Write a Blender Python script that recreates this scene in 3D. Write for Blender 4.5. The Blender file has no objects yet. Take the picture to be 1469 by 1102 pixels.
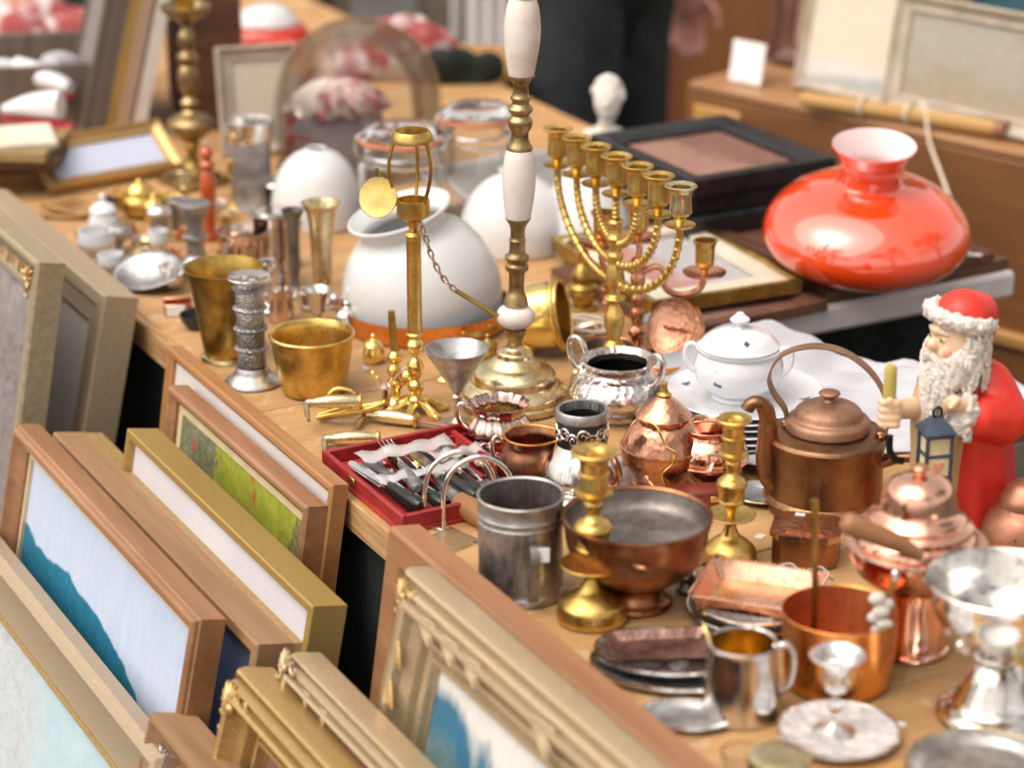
import bpy, bmesh, math, random
from mathutils import Vector, Matrix
random.seed(7)
R = math.radians
scene = bpy.context.scene
COL = scene.collection

# ------------------------------------------------------------------ camera, sky, sun, exposure
FPX = 3468.0            # focal length in pixels of the 1469 px wide photograph (85 mm on 36 mm film)
PITCH = R(20.9)
TZ = 0.72               # table top height
CAMZ = TZ + 1.03
cam = bpy.data.cameras.new('camera')
cam.sensor_width = 36.0
cam.lens = FPX / 1469.0 * 36.0
cam.clip_start = 0.05
cam.clip_end = 400
cam.dof.use_dof = True
cam.dof.focus_distance = 2.60
cam.dof.aperture_fstop = 3.1
cam.dof.aperture_blades = 0
camo = bpy.data.objects.new('camera', cam)
COL.objects.link(camo)
camo.location = (0, 0, CAMZ)
camo.rotation_euler = (R(90) - PITCH, 0, 0)
scene.camera = camo

world = bpy.data.worlds.new('World')
scene.world = world
world.use_nodes = True
wn = world.node_tree
for n_ in list(wn.nodes): wn.nodes.remove(n_)
wo = wn.nodes.new('ShaderNodeOutputWorld')
bg = wn.nodes.new('ShaderNodeBackground')
sky = wn.nodes.new('ShaderNodeTexSky')
sky.sky_type = 'NISHITA'
sky.sun_disc = False
SUN_EL, SUN_ROT = R(58), R(-125)
sky.sun_elevation = SUN_EL
sky.sun_rotation = SUN_ROT
sky.air_density = 1.0
sky.dust_density = 4.0
hs = wn.nodes.new('ShaderNodeHueSaturation')
hs.inputs['Saturation'].default_value = 0.10
wn.links.new(sky.outputs[0], hs.inputs['Color'])
wt = wn.nodes.new('ShaderNodeMix'); wt.data_type = 'RGBA'; wt.blend_type = 'MULTIPLY'; wt.inputs[0].default_value = 1.0   # warm veiled overcast
wt.inputs[7].default_value = (1.0, .935, .86, 1)
wn.links.new(hs.outputs[0], wt.inputs[6])
wn.links.new(wt.outputs[2], bg.inputs['Color'])
bg.inputs['Strength'].default_value = 0.15
wn.links.new(bg.outputs[0], wo.inputs['Surface'])

sl = bpy.data.lights.new('sun', 'SUN')
sl.energy = 0.8
sl.angle = R(75)
sl.color = (1.0, 0.93, 0.83)
so = bpy.data.objects.new('sun', sl)
COL.objects.link(so)
sd = Vector((math.sin(SUN_ROT) * math.cos(SUN_EL), math.cos(SUN_ROT) * math.cos(SUN_EL), math.sin(SUN_EL)))
so.rotation_euler = (-sd).to_track_quat('-Z', 'Y').to_euler()
so.location = (0, 0, 8)

vs = scene.view_settings
vs.view_transform = 'Standard'
vs.look = 'None'
vs.gamma = 1.0
vs.use_curve_mapping = False
vs.exposure = 0.82
scene.render.engine = 'CYCLES'
scene.cycles.use_denoising = True
scene.cycles.max_bounces = 12
scene.cycles.transparent_max_bounces = 12
scene.cycles.transmission_bounces = 10
scene.cycles.caustics_reflective = False
scene.cycles.caustics_refractive = True
scene.cycles.sample_clamp_indirect = 6.0

# ------------------------------------------------------------------ where things stand
CP = Vector((0, 0, CAMZ))
FW = Vector((0, math.cos(PITCH), -math.sin(PITCH)))
UPV = Vector((0, math.sin(PITCH), math.cos(PITCH)))
def ray(x, y):
    return FW + Vector((1, 0, 0)) * ((x - 734.5) / FPX) - UPV * ((y - 551.0) / FPX)
def at(x, y, z=0.0):
    """point at height z above the table top seen at a photograph pixel, and its depth"""
    r = ray(x, y)
    t = (TZ + z - CAMZ) / r.z
    return CP + r * t, t
P0 = at(555, 762)[0]
PA = at(205, 466)[0]
E = (P0 - PA).normalized()                 # along the front edge of the table, towards the viewer
N = Vector((-E.y, E.x, 0))                 # across the table, away from its front edge
def P(u, v, z=0.0):
    return P0 + E * u + N * v + Vector((0, 0, z))
ANG = math.atan2(E.y, E.x)

# ------------------------------------------------------------------ mesh building
def S(prof, n=4):
    """Catmull-Rom through the profile points"""
    out = []
    p = [Vector(q) for q in prof]
    for i in range(len(p) - 1):
        a = p[i - 1] if i else p[i] * 2 - p[i + 1]
        b, c = p[i], p[i + 1]
        d = p[i + 2] if i + 2 < len(p) else c * 2 - b
        for k in range(n):
            t = k / n
            out.append(0.5 * ((2 * b) + (c - a) * t + (2 * a - 5 * b + 4 * c - d) * t * t + (3 * b - a - 3 * c + d) * t ** 3))
    out.append(p[-1])
    r = [tuple(q) for q in out]
    if len(r[0]) == 2: r = [(max(q[0], 0.0), q[1]) for q in r]
    return r

def rotm(rx=0, ry=0, rz=0, at=(0, 0, 0)):
    return Matrix.Translation(at) @ Matrix.Rotation(R(rz), 4, 'Z') @ Matrix.Rotation(R(ry), 4, 'Y') @ Matrix.Rotation(R(rx), 4, 'X')

class M:
    def __init__(self):
        self.v, self.f = [], []
    def add(self, vs, fs, X=None):
        o = len(self.v)
        if X is not None: vs = [X @ Vector(q) for q in vs]
        self.v += [tuple(q) for q in vs]
        self.f += [tuple(i + o for i in q) for q in fs]
        return self
    def lathe(self, prof, seg=40, X=None, flute=None):
        vs, fs, rings = [], [], []
        for r, h in prof:
            if r < 1e-4:
                rings.append([len(vs)]); vs.append((0, 0, h))
            else:
                ring = []
                for k in range(seg):
                    a = 2 * math.pi * k / seg
                    q = r * (1 + (flute[1] * math.cos(a * flute[0] + flute[2] * h) if flute else 0)) * (1 + .010 * math.sin(2 * a + .9) + .007 * math.sin(3 * a + 2.1 + .02 * h) + .003 * math.sin(7 * a + .05 * h) if r < 4000 else 1)
                    ring.append(len(vs)); vs.append((q * math.cos(a), q * math.sin(a), h))
                rings.append(ring)
        for a, b in zip(rings, rings[1:]):
            if len(a) == 1 and len(b) == 1: continue
            for k in range(seg):
                j = (k + 1) % seg
                if len(a) == 1: fs.append((a[0], b[j], b[k]))
                elif len(b) == 1: fs.append((a[k], a[j], b[0]))
                else: fs.append((a[k], a[j], b[j], b[k]))
        return self.add(vs, fs, X)
    def tube(self, pts, r, seg=8, closed=False, X=None, flat=1.0):
        pts = [Vector(q) for q in pts]
        n = len(pts)
        rs = r if isinstance(r, (list, tuple)) else [r] * n
        vs, fs = [], []
        up = None
        for i, p in enumerate(pts):
            if closed: t = pts[(i + 1) % n] - pts[i - 1]
            else: t = pts[min(i + 1, n - 1)] - pts[max(i - 1, 0)]
            t.normalize()
            if up is None:
                up = Vector((0, 0, 1)) if abs(t.z) < .9 else Vector((0, 1, 0))
            up = (up - t * up.dot(t)).normalized()
            sd_ = t.cross(up)
            for k in range(seg):
                a = 2 * math.pi * k / seg
                vs.append(p + sd_ * (math.cos(a) * rs[i]) + up * (math.sin(a) * rs[i] * flat))
        m = n if closed else n - 1
        for i in range(m):
            for k in range(seg):
                a, b = i * seg, ((i + 1) % n) * seg
                j = (k + 1) % seg
                fs.append((a + k, a + j, b + j, b + k))
        if not closed:
            fs.append(tuple(range(seg - 1, -1, -1)))
            fs.append(tuple(range((n - 1) * seg, n * seg)))
        return self.add(vs, fs, X)
    def strap(self, pts, w, th, wdir, X=None):
        """flat band of width w (along wdir) and thickness th"""
        pts = [Vector(q) for q in pts]; wd = Vector(wdir).normalized()
        n = len(pts); vs, fs = [], []
        ws = w if isinstance(w, (list, tuple)) else [w] * n
        for i, p in enumerate(pts):
            t = (pts[min(i + 1, n - 1)] - pts[max(i - 1, 0)]).normalized()
            nn = t.cross(wd).normalized()
            for a, b in ((-1, -1), (1, -1), (1, 1), (-1, 1)):
                vs.append(p + wd * (a * ws[i] / 2) + nn * (b * th / 2))
        for i in range(n - 1):
            for k in range(4):
                j = (k + 1) % 4
                fs.append((i * 4 + k, i * 4 + j, i * 4 + 4 + j, i * 4 + 4 + k))
        fs.append((3, 2, 1, 0)); fs.append(tuple(range(4 * n - 4, 4 * n)))
        return self.add(vs, fs, X)
    def box(self, c, s, X=None, bev=0.0):
        x, y, z = [q / 2 for q in s]
        if bev <= 0:
            vs = [(c[0] + a * x, c[1] + b * y, c[2] + d * z) for d in (-1, 1) for a, b in ((-1, -1), (1, -1), (1, 1), (-1, 1))]
            fs = [(3, 2, 1, 0), (4, 5, 6, 7), (0, 1, 5, 4), (1, 2, 6, 5), (2, 3, 7, 6), (3, 0, 4, 7)]
            return self.add(vs, fs, X)
        b_ = min(bev, x * .9, y * .9, z * .9)
        ox = [(-x + b_, -y), (x - b_, -y), (x, -y + b_), (x, y - b_), (x - b_, y), (-x + b_, y), (-x, y - b_), (-x, -y + b_)]
        ix = [(max(-x + b_, min(x - b_, q[0])), max(-y + b_, min(y - b_, q[1]))) for q in ox]
        vs, fs = [], []
        for zz, o in ((-z, ix), (-z + b_, ox), (z - b_, ox), (z, ix)):
            vs += [(c[0] + q[0], c[1] + q[1], c[2] + zz) for q in o]
        for i in range(3):
            for k in range(8):
                j = (k + 1) % 8
                fs.append((i * 8 + k, i * 8 + j, i * 8 + 8 + j, i * 8 + 8 + k))
        fs.append(tuple(range(7, -1, -1))); fs.append(tuple(range(24, 32)))
        return self.add(vs, fs, X)
    def ell(self, c, r, seg=18, rings=10, X=None):
        if not isinstance(r, (tuple, list)): r = (r, r, r)
        prof = [(math.sin(math.pi * i / rings), -math.cos(math.pi * i / rings)) for i in range(rings + 1)]
        prof[0] = (0, -1); prof[-1] = (0, 1)
        Y = Matrix.Translation(c) @ Matrix.Diagonal((r[0], r[1], r[2], 1))
        return self.lathe(prof, seg, (X @ Y) if X is not None else Y)
    def caps(self, a, ra, b, rb, seg=14):
        """tapered capsule between two points"""
        a, b = Vector(a), Vector(b); d = b - a; L = d.length
        prof = [(0, -ra)] + [(ra * math.cos(t), -ra * math.sin(t)) for t in (1.2, .8, .4, 0)] + \
               [(rb * math.cos(t), L + rb * math.sin(t)) for t in (0, .4, .8, 1.2)] + [(0, L + rb)]
        X = Matrix.Translation(a) @ Vector((0, 0, 1)).rotation_difference(d).to_matrix().to_4x4()
        return self.lathe(prof, seg, X)
    def prism(self, pts, z0, z1, X=None):
        n = len(pts)
        vs = [(q[0], q[1], z0) for q in pts] + [(q[0], q[1], z1) for q in pts]
        fs = [tuple(range(n - 1, -1, -1)), tuple(range(n, 2 * n))] + [(i, (i + 1) % n, n + (i + 1) % n, n + i) for i in range(n)]
        return self.add(vs, fs, X)
    def mesh(self, name, s=1.0, k=1.0, ang=38):
        me = bpy.data.meshes.new(name)
        me.from_pydata([(q[0] * s, q[1] * s, q[2] * s * k) for q in self.v], [], self.f)
        bm = bmesh.new(); bm.from_mesh(me)
        bmesh.ops.recalc_face_normals(bm, faces=bm.faces)
        bm.to_mesh(me); bm.free()
        for p in me.polygons: p.use_smooth = True
        me.set_sharp_from_angle(angle=R(ang))
        return me

def tag(o, label=None, cat=None, group=None, kind=None):
    if label: o['label'] = label
    if cat: o['category'] = cat
    if group: o['group'] = group
    if kind: o['kind'] = kind
    return o
def link(o, parent=None):
    COL.objects.link(o)
    if parent is not None: o.parent = parent
    return o
def obj(name, mb, mat, parent=None, s=1.0, k=1.0, ang=38):
    me = mb.mesh(name, s, k, ang)
    me.materials.append(mat)
    return link(bpy.data.objects.new(name, me), parent)
def empty(name, loc, rz=0.0):
    o = bpy.data.objects.new(name, None)
    o.empty_display_size = 0.02
    o.location = loc; o.rotation_euler = (0, 0, rz)
    return link(o)
def vox(o, size, it=3):
    m = o.modifiers.new('skin', 'REMESH'); m.mode = 'VOXEL'; m.voxel_size = size; m.use_smooth_shade = True
    if it:
        m2 = o.modifiers.new('soft', 'SMOOTH'); m2.iterations = it; m2.factor = .5
    return o

class T:
    """a thing standing on the table: its Empty sits where the photograph shows its base; part meshes are
    given in photograph pixels at that distance and baked to metres"""
    def __init__(self, name, label, cat, px, py, z=0.0, rot=0, group=None, tilt=None, w=None, zs=1.0):
        if w is None: loc, t = at(px, py, z)
        else:
            loc = Vector(w); t = (loc - CP).dot(FW)
        self.s = t / FPX
        d = loc - CP
        self.k = zs / math.cos(math.asin(-d.z / d.length))
        self.o = empty(name, loc, R(rot))
        if tilt: self.o.rotation_euler = (R(tilt[0]), R(tilt[1]), R(rot))
        tag(self.o, label, cat, group)
    def part(self, name, mb, mat, parent=None, ang=38, label=None):
        o = obj(name, mb, mat, parent or self.o, self.s, self.k, ang)
        if label: o['label'] = label
        return o
    def turned(self, parts, seg=44):
        out = []
        for q in parts:
            out.append(self.part(q[0], M().lathe(q[1], seg), q[2]))
        return out

# ------------------------------------------------------------------ materials
def node(nt, t, **kw):
    n = nt.nodes.new(t)
    for a, b in kw.items():
        if a in n.inputs: n.inputs[a].default_value = b
        else: setattr(n, a, b)
    return n
def c4(c): return (c[0], c[1], c[2], 1.0)
def new_mat(name):
    m = bpy.data.materials.new(name); m.use_nodes = True
    nt = m.node_tree
    return m, nt, nt.nodes['Principled BSDF']
def coords(nt, kind='Object', scale=(1, 1, 1), rot=(0, 0, 0)):
    tc = nt.nodes.new('ShaderNodeTexCoord')
    mp = nt.nodes.new('ShaderNodeMapping')
    mp.inputs['Scale'].default_value = scale
    mp.inputs['Rotation'].default_value = rot
    nt.links.new(tc.outputs[kind], mp.inputs[0])
    return mp.outputs[0]
def noise(nt, vec, scale, detail=4, rough=.55, dist=0.0):
    n = node(nt, 'ShaderNodeTexNoise', Scale=scale, Detail=detail, Roughness=rough, Distortion=dist)
    nt.links.new(vec, n.inputs['Vector'])
    return n.outputs[0]
def ramp(nt, fac, stops):
    r = nt.nodes.new('ShaderNodeValToRGB')
    el = r.color_ramp.elements
    while len(el) < len(stops): el.new(.5)
    for e_, (p, c) in zip(el, stops):
        e_.position = p; e_.color = c4(c) if not isinstance(c, float) else (c, c, c, 1)
    nt.links.new(fac, r.inputs[0])
    return r.outputs[0]
def mix(nt, fac, a, b, mode='MIX'):
    m = nt.nodes.new('ShaderNodeMix'); m.data_type = 'RGBA'; m.blend_type = mode
    for i, q in ((0, fac), (6, a), (7, b)):
        if isinstance(q, (int, float)): m.inputs[i].default_value = q
        elif isinstance(q, tuple): m.inputs[i].default_value = c4(q)
        else: nt.links.new(q, m.inputs[i])
    return m.outputs[2]
def bump(nt, b, h, strength, dist=.002):
    n = nt.nodes.new('ShaderNodeBump')
    n.inputs['Strength'].default_value = strength; n.inputs['Distance'].default_value = dist
    nt.links.new(h, n.inputs['Height']); nt.links.new(n.outputs[0], b.inputs['Normal'])
def pm(name, col, rough=.5, metal=0.0, col2=None, scale=25, rvar=.12, bstr=0.0, bscale=150, bdist=.001, coat=0, stretch=(1, 1, 1), lo=.38, hi=.66, **kw):
    m, nt, b = new_mat(name)
    vec = coords(nt, 'Object', stretch)
    f = noise(nt, vec, scale, 5, .6)
    c2 = col2 if col2 else tuple(q * .72 for q in col)
    nt.links.new(ramp(nt, f, [(lo, c2), (hi, col)]), b.inputs['Base Color'])
    f2 = noise(nt, vec, scale * 2.3, 4)
    if metal > .5:      # spots of tarnish and fine scratches
        sp = ramp(nt, noise(nt, vec, scale * 5, 8, .75, .5), [(.56, 0.0), (.68, .75)])
        old = b.inputs['Base Color'].links[0].from_socket
        nt.links.new(mix(nt, sp, old, tuple(q * .55 for q in c2)), b.inputs['Base Color'])
        f2 = noise(nt, coords(nt, 'Object', (1, 1, .12)), scale * 9, 7, .7, .3)
    nt.links.new(ramp(nt, f2, [(.3, min(1.0, rough + rvar)), (.7, max(.02, rough - rvar))]), b.inputs['Roughness'])
    b.inputs['Metallic'].default_value = metal
    if coat: b.inputs['Coat Weight'].default_value = coat; b.inputs['Coat Roughness'].default_value = .06
    if bstr: bump(nt, b, noise(nt, vec, bscale, 3), bstr, bdist)
    for a, q in kw.items(): b.inputs[a.replace('_', ' ')].default_value = q
    return m
def hammered(name, col, col2, rough=.2, cells=130, strength=.5):
    m = pm(name, col, rough, 1.0, col2, 22)
    nt = m.node_tree; b = nt.nodes['Principled BSDF']
    v = nt.nodes.new('ShaderNodeTexVoronoi'); v.inputs['Scale'].default_value = cells
    nt.links.new(coords(nt), v.inputs['Vector'])
    bump(nt, b, v.outputs['Distance'], strength, .0015)
    return m
def wood(name, a, b_, rough=.5, along='X', scale=9, ring=14, coat=0, c=None):
    m, nt, b = new_mat(name)
    st = {'X': (.08, 1, 1), 'Y': (1, .08, 1), 'Z': (1, 1, .08)}[along]
    vec = coords(nt, 'Object', st)
    g = noise(nt, vec, scale * 9, 6, .65, .6)
    g2 = noise(nt, vec, ring, 3, .5, 1.5)
    col = mix(nt, ramp(nt, g, [(.35, 0.0), (.68, 1.0)]), b_, a)
    if c is None: c = tuple(q * .6 for q in b_)
    col = mix(nt, ramp(nt, g2, [(.45, 0.0), (.8, .7)]), col, c)
    nt.links.new(col, b.inputs['Base Color'])
    nt.links.new(ramp(nt, g, [(.3, min(1.0, rough + .15)), (.7, rough)]), b.inputs['Roughness'])
    wear = ramp(nt, noise(nt, vec, scale * 22, 8, .75, 1.0), [(.64, 0.0), (.72, .5)])
    nt.links.new(mix(nt, wear, col, tuple(min(1, q * 1.5 + .04) for q in a)), b.inputs['Base Color'])
    bump(nt, b, g, .3, .001)
    if coat: b.inputs['Coat Weight'].default_value = coat
    return m

BRASS = pm('brass', (.80, .56, .19), .34, 1, (.54, .35, .09), 32, bstr=.08)
BRASS_B = pm('bright_brass', (.95, .74, .30), .22, 1, (.80, .56, .16), 25, rvar=.06)
BRASS_O = pm('old_brass', (.60, .40, .11), .36, 1, (.30, .19, .05), 30, bstr=.12)
BRASS_P = pm('pale_brass', (.86, .74, .48), .27, 1, (.55, .44, .24), 35, bstr=.1)
BRONZE = pm('bronze', (.50, .36, .18), .38, 1, (.22, .15, .07), 45, bstr=.3, bscale=260)
COPPER = pm('copper', (.86, .44, .27), .22, 1, (.55, .23, .12), 22, bstr=.05)
COPPER_P = pm('polished_copper', (.95, .56, .42), .12, 1, (.80, .40, .28), 14, rvar=.05, bstr=.04, bscale=40)
COPPER_D = pm('dark_copper', (.47, .21, .10), .36, 1, (.19, .09, .055), 17, bstr=.15)
COPPER_O = pm('orange_copper', (.93, .42, .13), .3, 1, (.66, .25, .06), 14)
COPPER_M = pm('matt_copper', (.55, .27, .17), .48, .9, (.34, .16, .10), 26, bstr=.12)
COPPER_H = hammered('hammered_copper', (.86, .47, .30), (.48, .22, .14), .24, 170, .25)
SILVER = pm('silver', (.86, .83, .80), .17, 1, (.62, .58, .55), 20, bstr=.04)
SILVER_R = pm('rosy_silver', (.86, .70, .62), .19, 1, (.50, .36, .31), 26)
SILVER_H = hammered('hammered_silver', (.88, .84, .81), (.52, .45, .44), .2, 150, .7)
PEWTER = pm('pewter', (.62, .61, .61), .42, 1, (.34, .33, .33), 40, bstr=.15)
PEWTER_D = pm('dark_pewter', (.36, .34, .33), .46, 1, (.17, .16, .15), 22, bstr=.2)
PEWTER_E = hammered('embossed_pewter', (.56, .55, .56), (.26, .25, .26), .45, 320, .8)
TIN_IN = pm('worn_tin_lining', (.36, .33, .31), .55, .85, (.16, .13, .12), 18, bstr=.2)
DARKMETAL = pm('blackened_metal', (.05, .05, .05), .35, .8, (.02, .022, .022), 30)
CHROME = pm('chrome', (.82, .82, .84), .09, 1, (.7, .7, .72), 20, rvar=.03)
OPAL = pm('white_opal_glass', (.84, .84, .85), .20, 0, (.80, .80, .81), 6, rvar=.05, coat=.3)
OPAL.node_tree.nodes['Principled BSDF'].inputs['Subsurface Weight'].default_value = .25
OPAL.node_tree.nodes['Principled BSDF'].inputs['Subsurface Radius'].default_value = (.01, .01, .01)
_nt = OPAL.node_tree; _o = _nt.nodes['Material Output']; _b = _nt.nodes['Principled BSDF']; _b.inputs['Subsurface Weight'].default_value = 0
_tr = _nt.nodes.new('ShaderNodeBsdfTranslucent'); _tr.inputs[0].default_value = (.86, .85, .84, 1)
_ms = _nt.nodes.new('ShaderNodeMixShader'); _ms.inputs[0].default_value = .22
_nt.links.new(_b.outputs[0], _ms.inputs[1]); _nt.links.new(_tr.outputs[0], _ms.inputs[2]); _nt.links.new(_ms.outputs[0], _o.inputs[0])
PORCELAIN = pm('white_porcelain', (.74, .75, .78), .13, 0, (.70, .71, .74), 10, rvar=.04, coat=.5)
PORC_DARK = pm('grey_blue_glaze', (.10, .12, .17), .3, 0)
RED_GLASS = pm('red_cased_glass', (.86, .066, .006), .06, 0, (.78, .055, .005), 6, rvar=.02, coat=1.0, Specular_IOR_Level=.9, Coat_IOR=1.9)
MARBLE = pm('onyx_marble', (.82, .73, .68), .22, 0, (.66, .48, .38), 16, rvar=.05, coat=.3, lo=.25, hi=.5)
PLASTER = pm('white_plaster', (.78, .74, .69), .7, 0, (.62, .56, .50), 20, bstr=.15)
BLACK = pm('black_lacquer', (.018, .018, .020), .32, 0, (.010, .011, .012), 20)
DARKCLOTH = pm('dark_green_cloth', (.010, .019, .016), .95, 0, (.005, .010, .009), 30, bstr=.3)
PAPER = pm('white_paper', (.86, .85, .86), .7, 0, (.78, .76, .77), 30)
PAPER_C = pm('cream_card', (.74, .66, .55), .75, 0, (.62, .53, .42), 12)
LINEN = pm('white_linen', (.56, .56, .60), .85, 0, (.47, .47, .51), 12, bstr=.25, bscale=500)
RED_WOOD = pm('red_lacquered_wood', (.55, .10, .025), .3, 0, (.36, .06, .015), 40, coat=.4)
RED_CASE = pm('red_leatherette', (.36, .022, .025), .45, 0, (.24, .013, .016), 60, bstr=.25, bscale=400)
RED_LINING = pm('red_lining', (.46, .025, .022), .8, 0)
LEATHER = pm('brown_leather', (.34, .15, .08), .5, 0, (.20, .08, .045), 40, bstr=.3, bscale=300)
RUBBER = pm('orange_rubber', (.70, .23, .12), .55, 0)
def stained(m):
    nt = m.node_tree; b = nt.nodes['Principled BSDF']
    vec = coords(nt)
    old = b.inputs['Base Color'].links[0].from_socket
    c = mix(nt, ramp(nt, noise(nt, vec, 6, 8, .7, .8), [(.50, 0.0), (.70, .75)]), old, (.30, .16, .075))
    c = mix(nt, ramp(nt, noise(nt, vec, 11, 6, .6, 2.0), [(.60, 0.0), (.64, .45)]), c, (.66, .47, .30))
    k = node(nt, 'ShaderNodeTexVoronoi', Scale=5.0); nt.links.new(vec, k.inputs['Vector'])
    c = mix(nt, ramp(nt, k.outputs['Distance'], [(.03, .8), (.09, 0.0)]), c, (.16, .07, .03))
    nt.links.new(c, b.inputs['Base Color'])
    return m
TABLEWOOD = wood('table_plywood', (.60, .36, .165), (.48, .255, .10), .5, 'Y', 5, 9)
stained(TABLEWOOD)
PLYEDGE = wood('plywood_edge', (.62, .40, .19), (.34, .17, .06), .6, 'X', 16, 60)
WICKER = wood('wicker', (.56, .34, .14), (.34, .18, .06), .6, 'X', 30)
def glass(name, col=(1, 1, 1), rough=0.0, ior=1.45):
    m, nt, b = new_mat(name)
    b.inputs['Base Color'].default_value = c4(col)
    b.inputs['Roughness'].default_value = rough
    b.inputs['Transmission Weight'].default_value = 1.0
    b.inputs['IOR'].default_value = ior
    return m
GLASS = glass('clear_glass', (.97, .98, .98))
def thin_glass(name, tint=(.96, .97, .97)):
    m, nt, b = new_mat(name)
    out = nt.nodes['Material Output']
    tr = nt.nodes.new('ShaderNodeBsdfTransparent'); tr.inputs[0].default_value = c4(tint)
    gl = nt.nodes.new('ShaderNodeBsdfGlossy'); gl.inputs['Roughness'].default_value = .02
    lw = nt.nodes.new('ShaderNodeFresnel'); lw.inputs[0].default_value = 1.5
    bp = nt.nodes.new('ShaderNodeBump'); bp.inputs['Strength'].default_value = .35; bp.inputs['Distance'].default_value = .01
    nt.links.new(noise(nt, coords(nt), 9, 2), bp.inputs['Height'])
    nt.links.new(bp.outputs[0], gl.inputs['Normal'])
    ml = nt.nodes.new('ShaderNodeMath'); ml.operation = 'MULTIPLY'; ml.inputs[1].default_value = .55; nt.links.new(lw.outputs[0], ml.inputs[0])
    ms = nt.nodes.new('ShaderNodeMixShader')
    nt.links.new(ml.outputs[0], ms.inputs[0]); nt.links.new(tr.outputs[0], ms.inputs[1]); nt.links.new(gl.outputs[0], ms.inputs[2])
    nt.links.new(ms.outputs[0], out.inputs[0])
    return m
SPARKLE = hammered('wrought_bright_silver', (.92, .90, .90), (.80, .77, .77), .30, 75, 1.0)
PRESSED = pm('pressed_white_glass', (.78, .78, .81), .10, 0, (.60, .58, .60), 60, coat=1.0)
_v = node(PRESSED.node_tree, 'ShaderNodeTexVoronoi', Scale=80.0); PRESSED.node_tree.links.new(coords(PRESSED.node_tree), _v.inputs['Vector']); bump(PRESSED.node_tree, PRESSED.node_tree.nodes['Principled BSDF'], _v.outputs['Distance'], 1.0, .003)
def wrap_mat():
    m, nt, b = new_mat('clear_wrap')
    tr = nt.nodes.new('ShaderNodeBsdfTransparent'); ms = nt.nodes.new('ShaderNodeMixShader'); ms.inputs[0].default_value = .42
    b.inputs['Base Color'].default_value = (.75, .73, .74, 1); b.inputs['Roughness'].default_value = .2
    nt.links.new(tr.outputs[0], ms.inputs[1]); nt.links.new(b.outputs[0], ms.inputs[2]); nt.links.new(ms.outputs[0], nt.nodes['Material Output'].inputs[0])
    return m
WRAP = wrap_mat()
CUTGLASS = glass('cut_glass', (.97, .97, .98), .04)
_nt = CUTGLASS.node_tree; _b = _nt.nodes['Principled BSDF']; _b.inputs['Transmission Weight'].default_value = .72; _b.inputs['Base Color'].default_value = (.88, .88, .90, 1)
_v = node(_nt, 'ShaderNodeTexVoronoi', Scale=90.0); _nt.links.new(coords(_nt), _v.inputs['Vector']); bump(_nt, _b, _v.outputs['Distance'], .9, .003)
KETTLE = pm('kettle_copper', (.40, .20, .10), .40, 1, (.20, .115, .06), 15, bstr=.15)
KETTLE_T = pm('kettle_top_copper', (.46, .27, .18), .55, .85, (.32, .18, .115), 24, bstr=.12)
GLASS_N = thin_glass('thin_clear_glass')
GLASS_T = glass('tile_glass', (.85, .92, .93), .12)

# ================================================================== the setting
def paving():
    m, nt, b = new_mat('worn_asphalt')
    vec = coords(nt)
    n1 = noise(nt, vec, 3, 6); n2 = noise(nt, vec, 140, 3)
    c = mix(nt, ramp(nt, n1, [(.35, 0.0), (.7, 1.0)]), (.075, .070, .066), (.13, .12, .11))
    c = mix(nt, ramp(nt, n2, [(.4, 0.0), (.7, .5)]), c, (.05, .05, .05))
    nt.links.new(c, b.inputs['Base Color']); b.inputs['Roughness'].default_value = .9
    bump(nt, b, n2, .5, .004)
    return m
g = M().box((0, 0, -.05), (160, 160, .1))
tag(obj('ground', g, paving()), kind='structure')

def local_box(name, u0, u1, v0, v1, z0, z1, mat, parent=None, bev=.0015):
    """box in table coordinates, own origin at its centre so grain runs along it"""
    c = P((u0 + u1) / 2, (v0 + v1) / 2, 0); c.z = (z0 + z1) / 2
    o = obj(name, M().box((0, 0, 0), (u1 - u0, v1 - v0, z1 - z0), bev=bev), mat, parent)
    o.location = c; o.rotation_euler = (0, 0, ANG)
    return o
def legs(root, u0, u1, v0, v1, top, mat, r=.022):
    for u in (u0 + .07, u1 - .07):
        for v in (v0 + .07, v1 - .07):
            p = P(u, v); p.z = 0
            o = obj('leg', M().box((0, 0, top / 2), (r * 2, r * 2, top), bev=.002), mat, root)
            o.location = p; o.rotation_euler = (0, 0, ANG)
def plank_table(name, label, u0, u1, v0, v1, first, step, th=.033):
    root = empty(name, (0, 0, 0)); tag(root, label, 'table')
    us = [u0]
    u = first
    while u < u1 - .05:
        if u > u0 + .05: us.append(u)
        u += step
    us.append(u1)
    for i, (a, b) in enumerate(zip(us, us[1:])):
        local_box('plank', a + .0010, b - .0010, v0 + .014, v1, TZ - th, TZ - (.0008 if i % 2 else 0), TABLEWOOD, root)
    local_box('edge_strip', u0, u1, v0, v0 + .0135, TZ - th - .004, TZ - .0006, PLYEDGE, root)
    local_box('rail', u0 + .05, u1 - .05, v0 + .05, v0 + .07, TZ - th - .08, TZ - th - .0005, TABLEWOOD, root)
    local_box('rail', u0 + .05, u1 - .05, v1 - .07, v1 - .05, TZ - th - .08, TZ - th - .0005, TABLEWOOD, root)
    legs(root, u0, u1, v0, v1, TZ - th - .001, TABLEWOOD)
    return root
plank_table('market_table', 'long pale wooden market table carrying the brass and copper ware', -1.222, 1.25, 0, .615, -.374 - .298 * 3, .298)
plank_table('market_table', 'wooden table at the far end behind the lying gilt frame', -2.9, -1.228, 0, 1.0, -2.6, .298)

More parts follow.
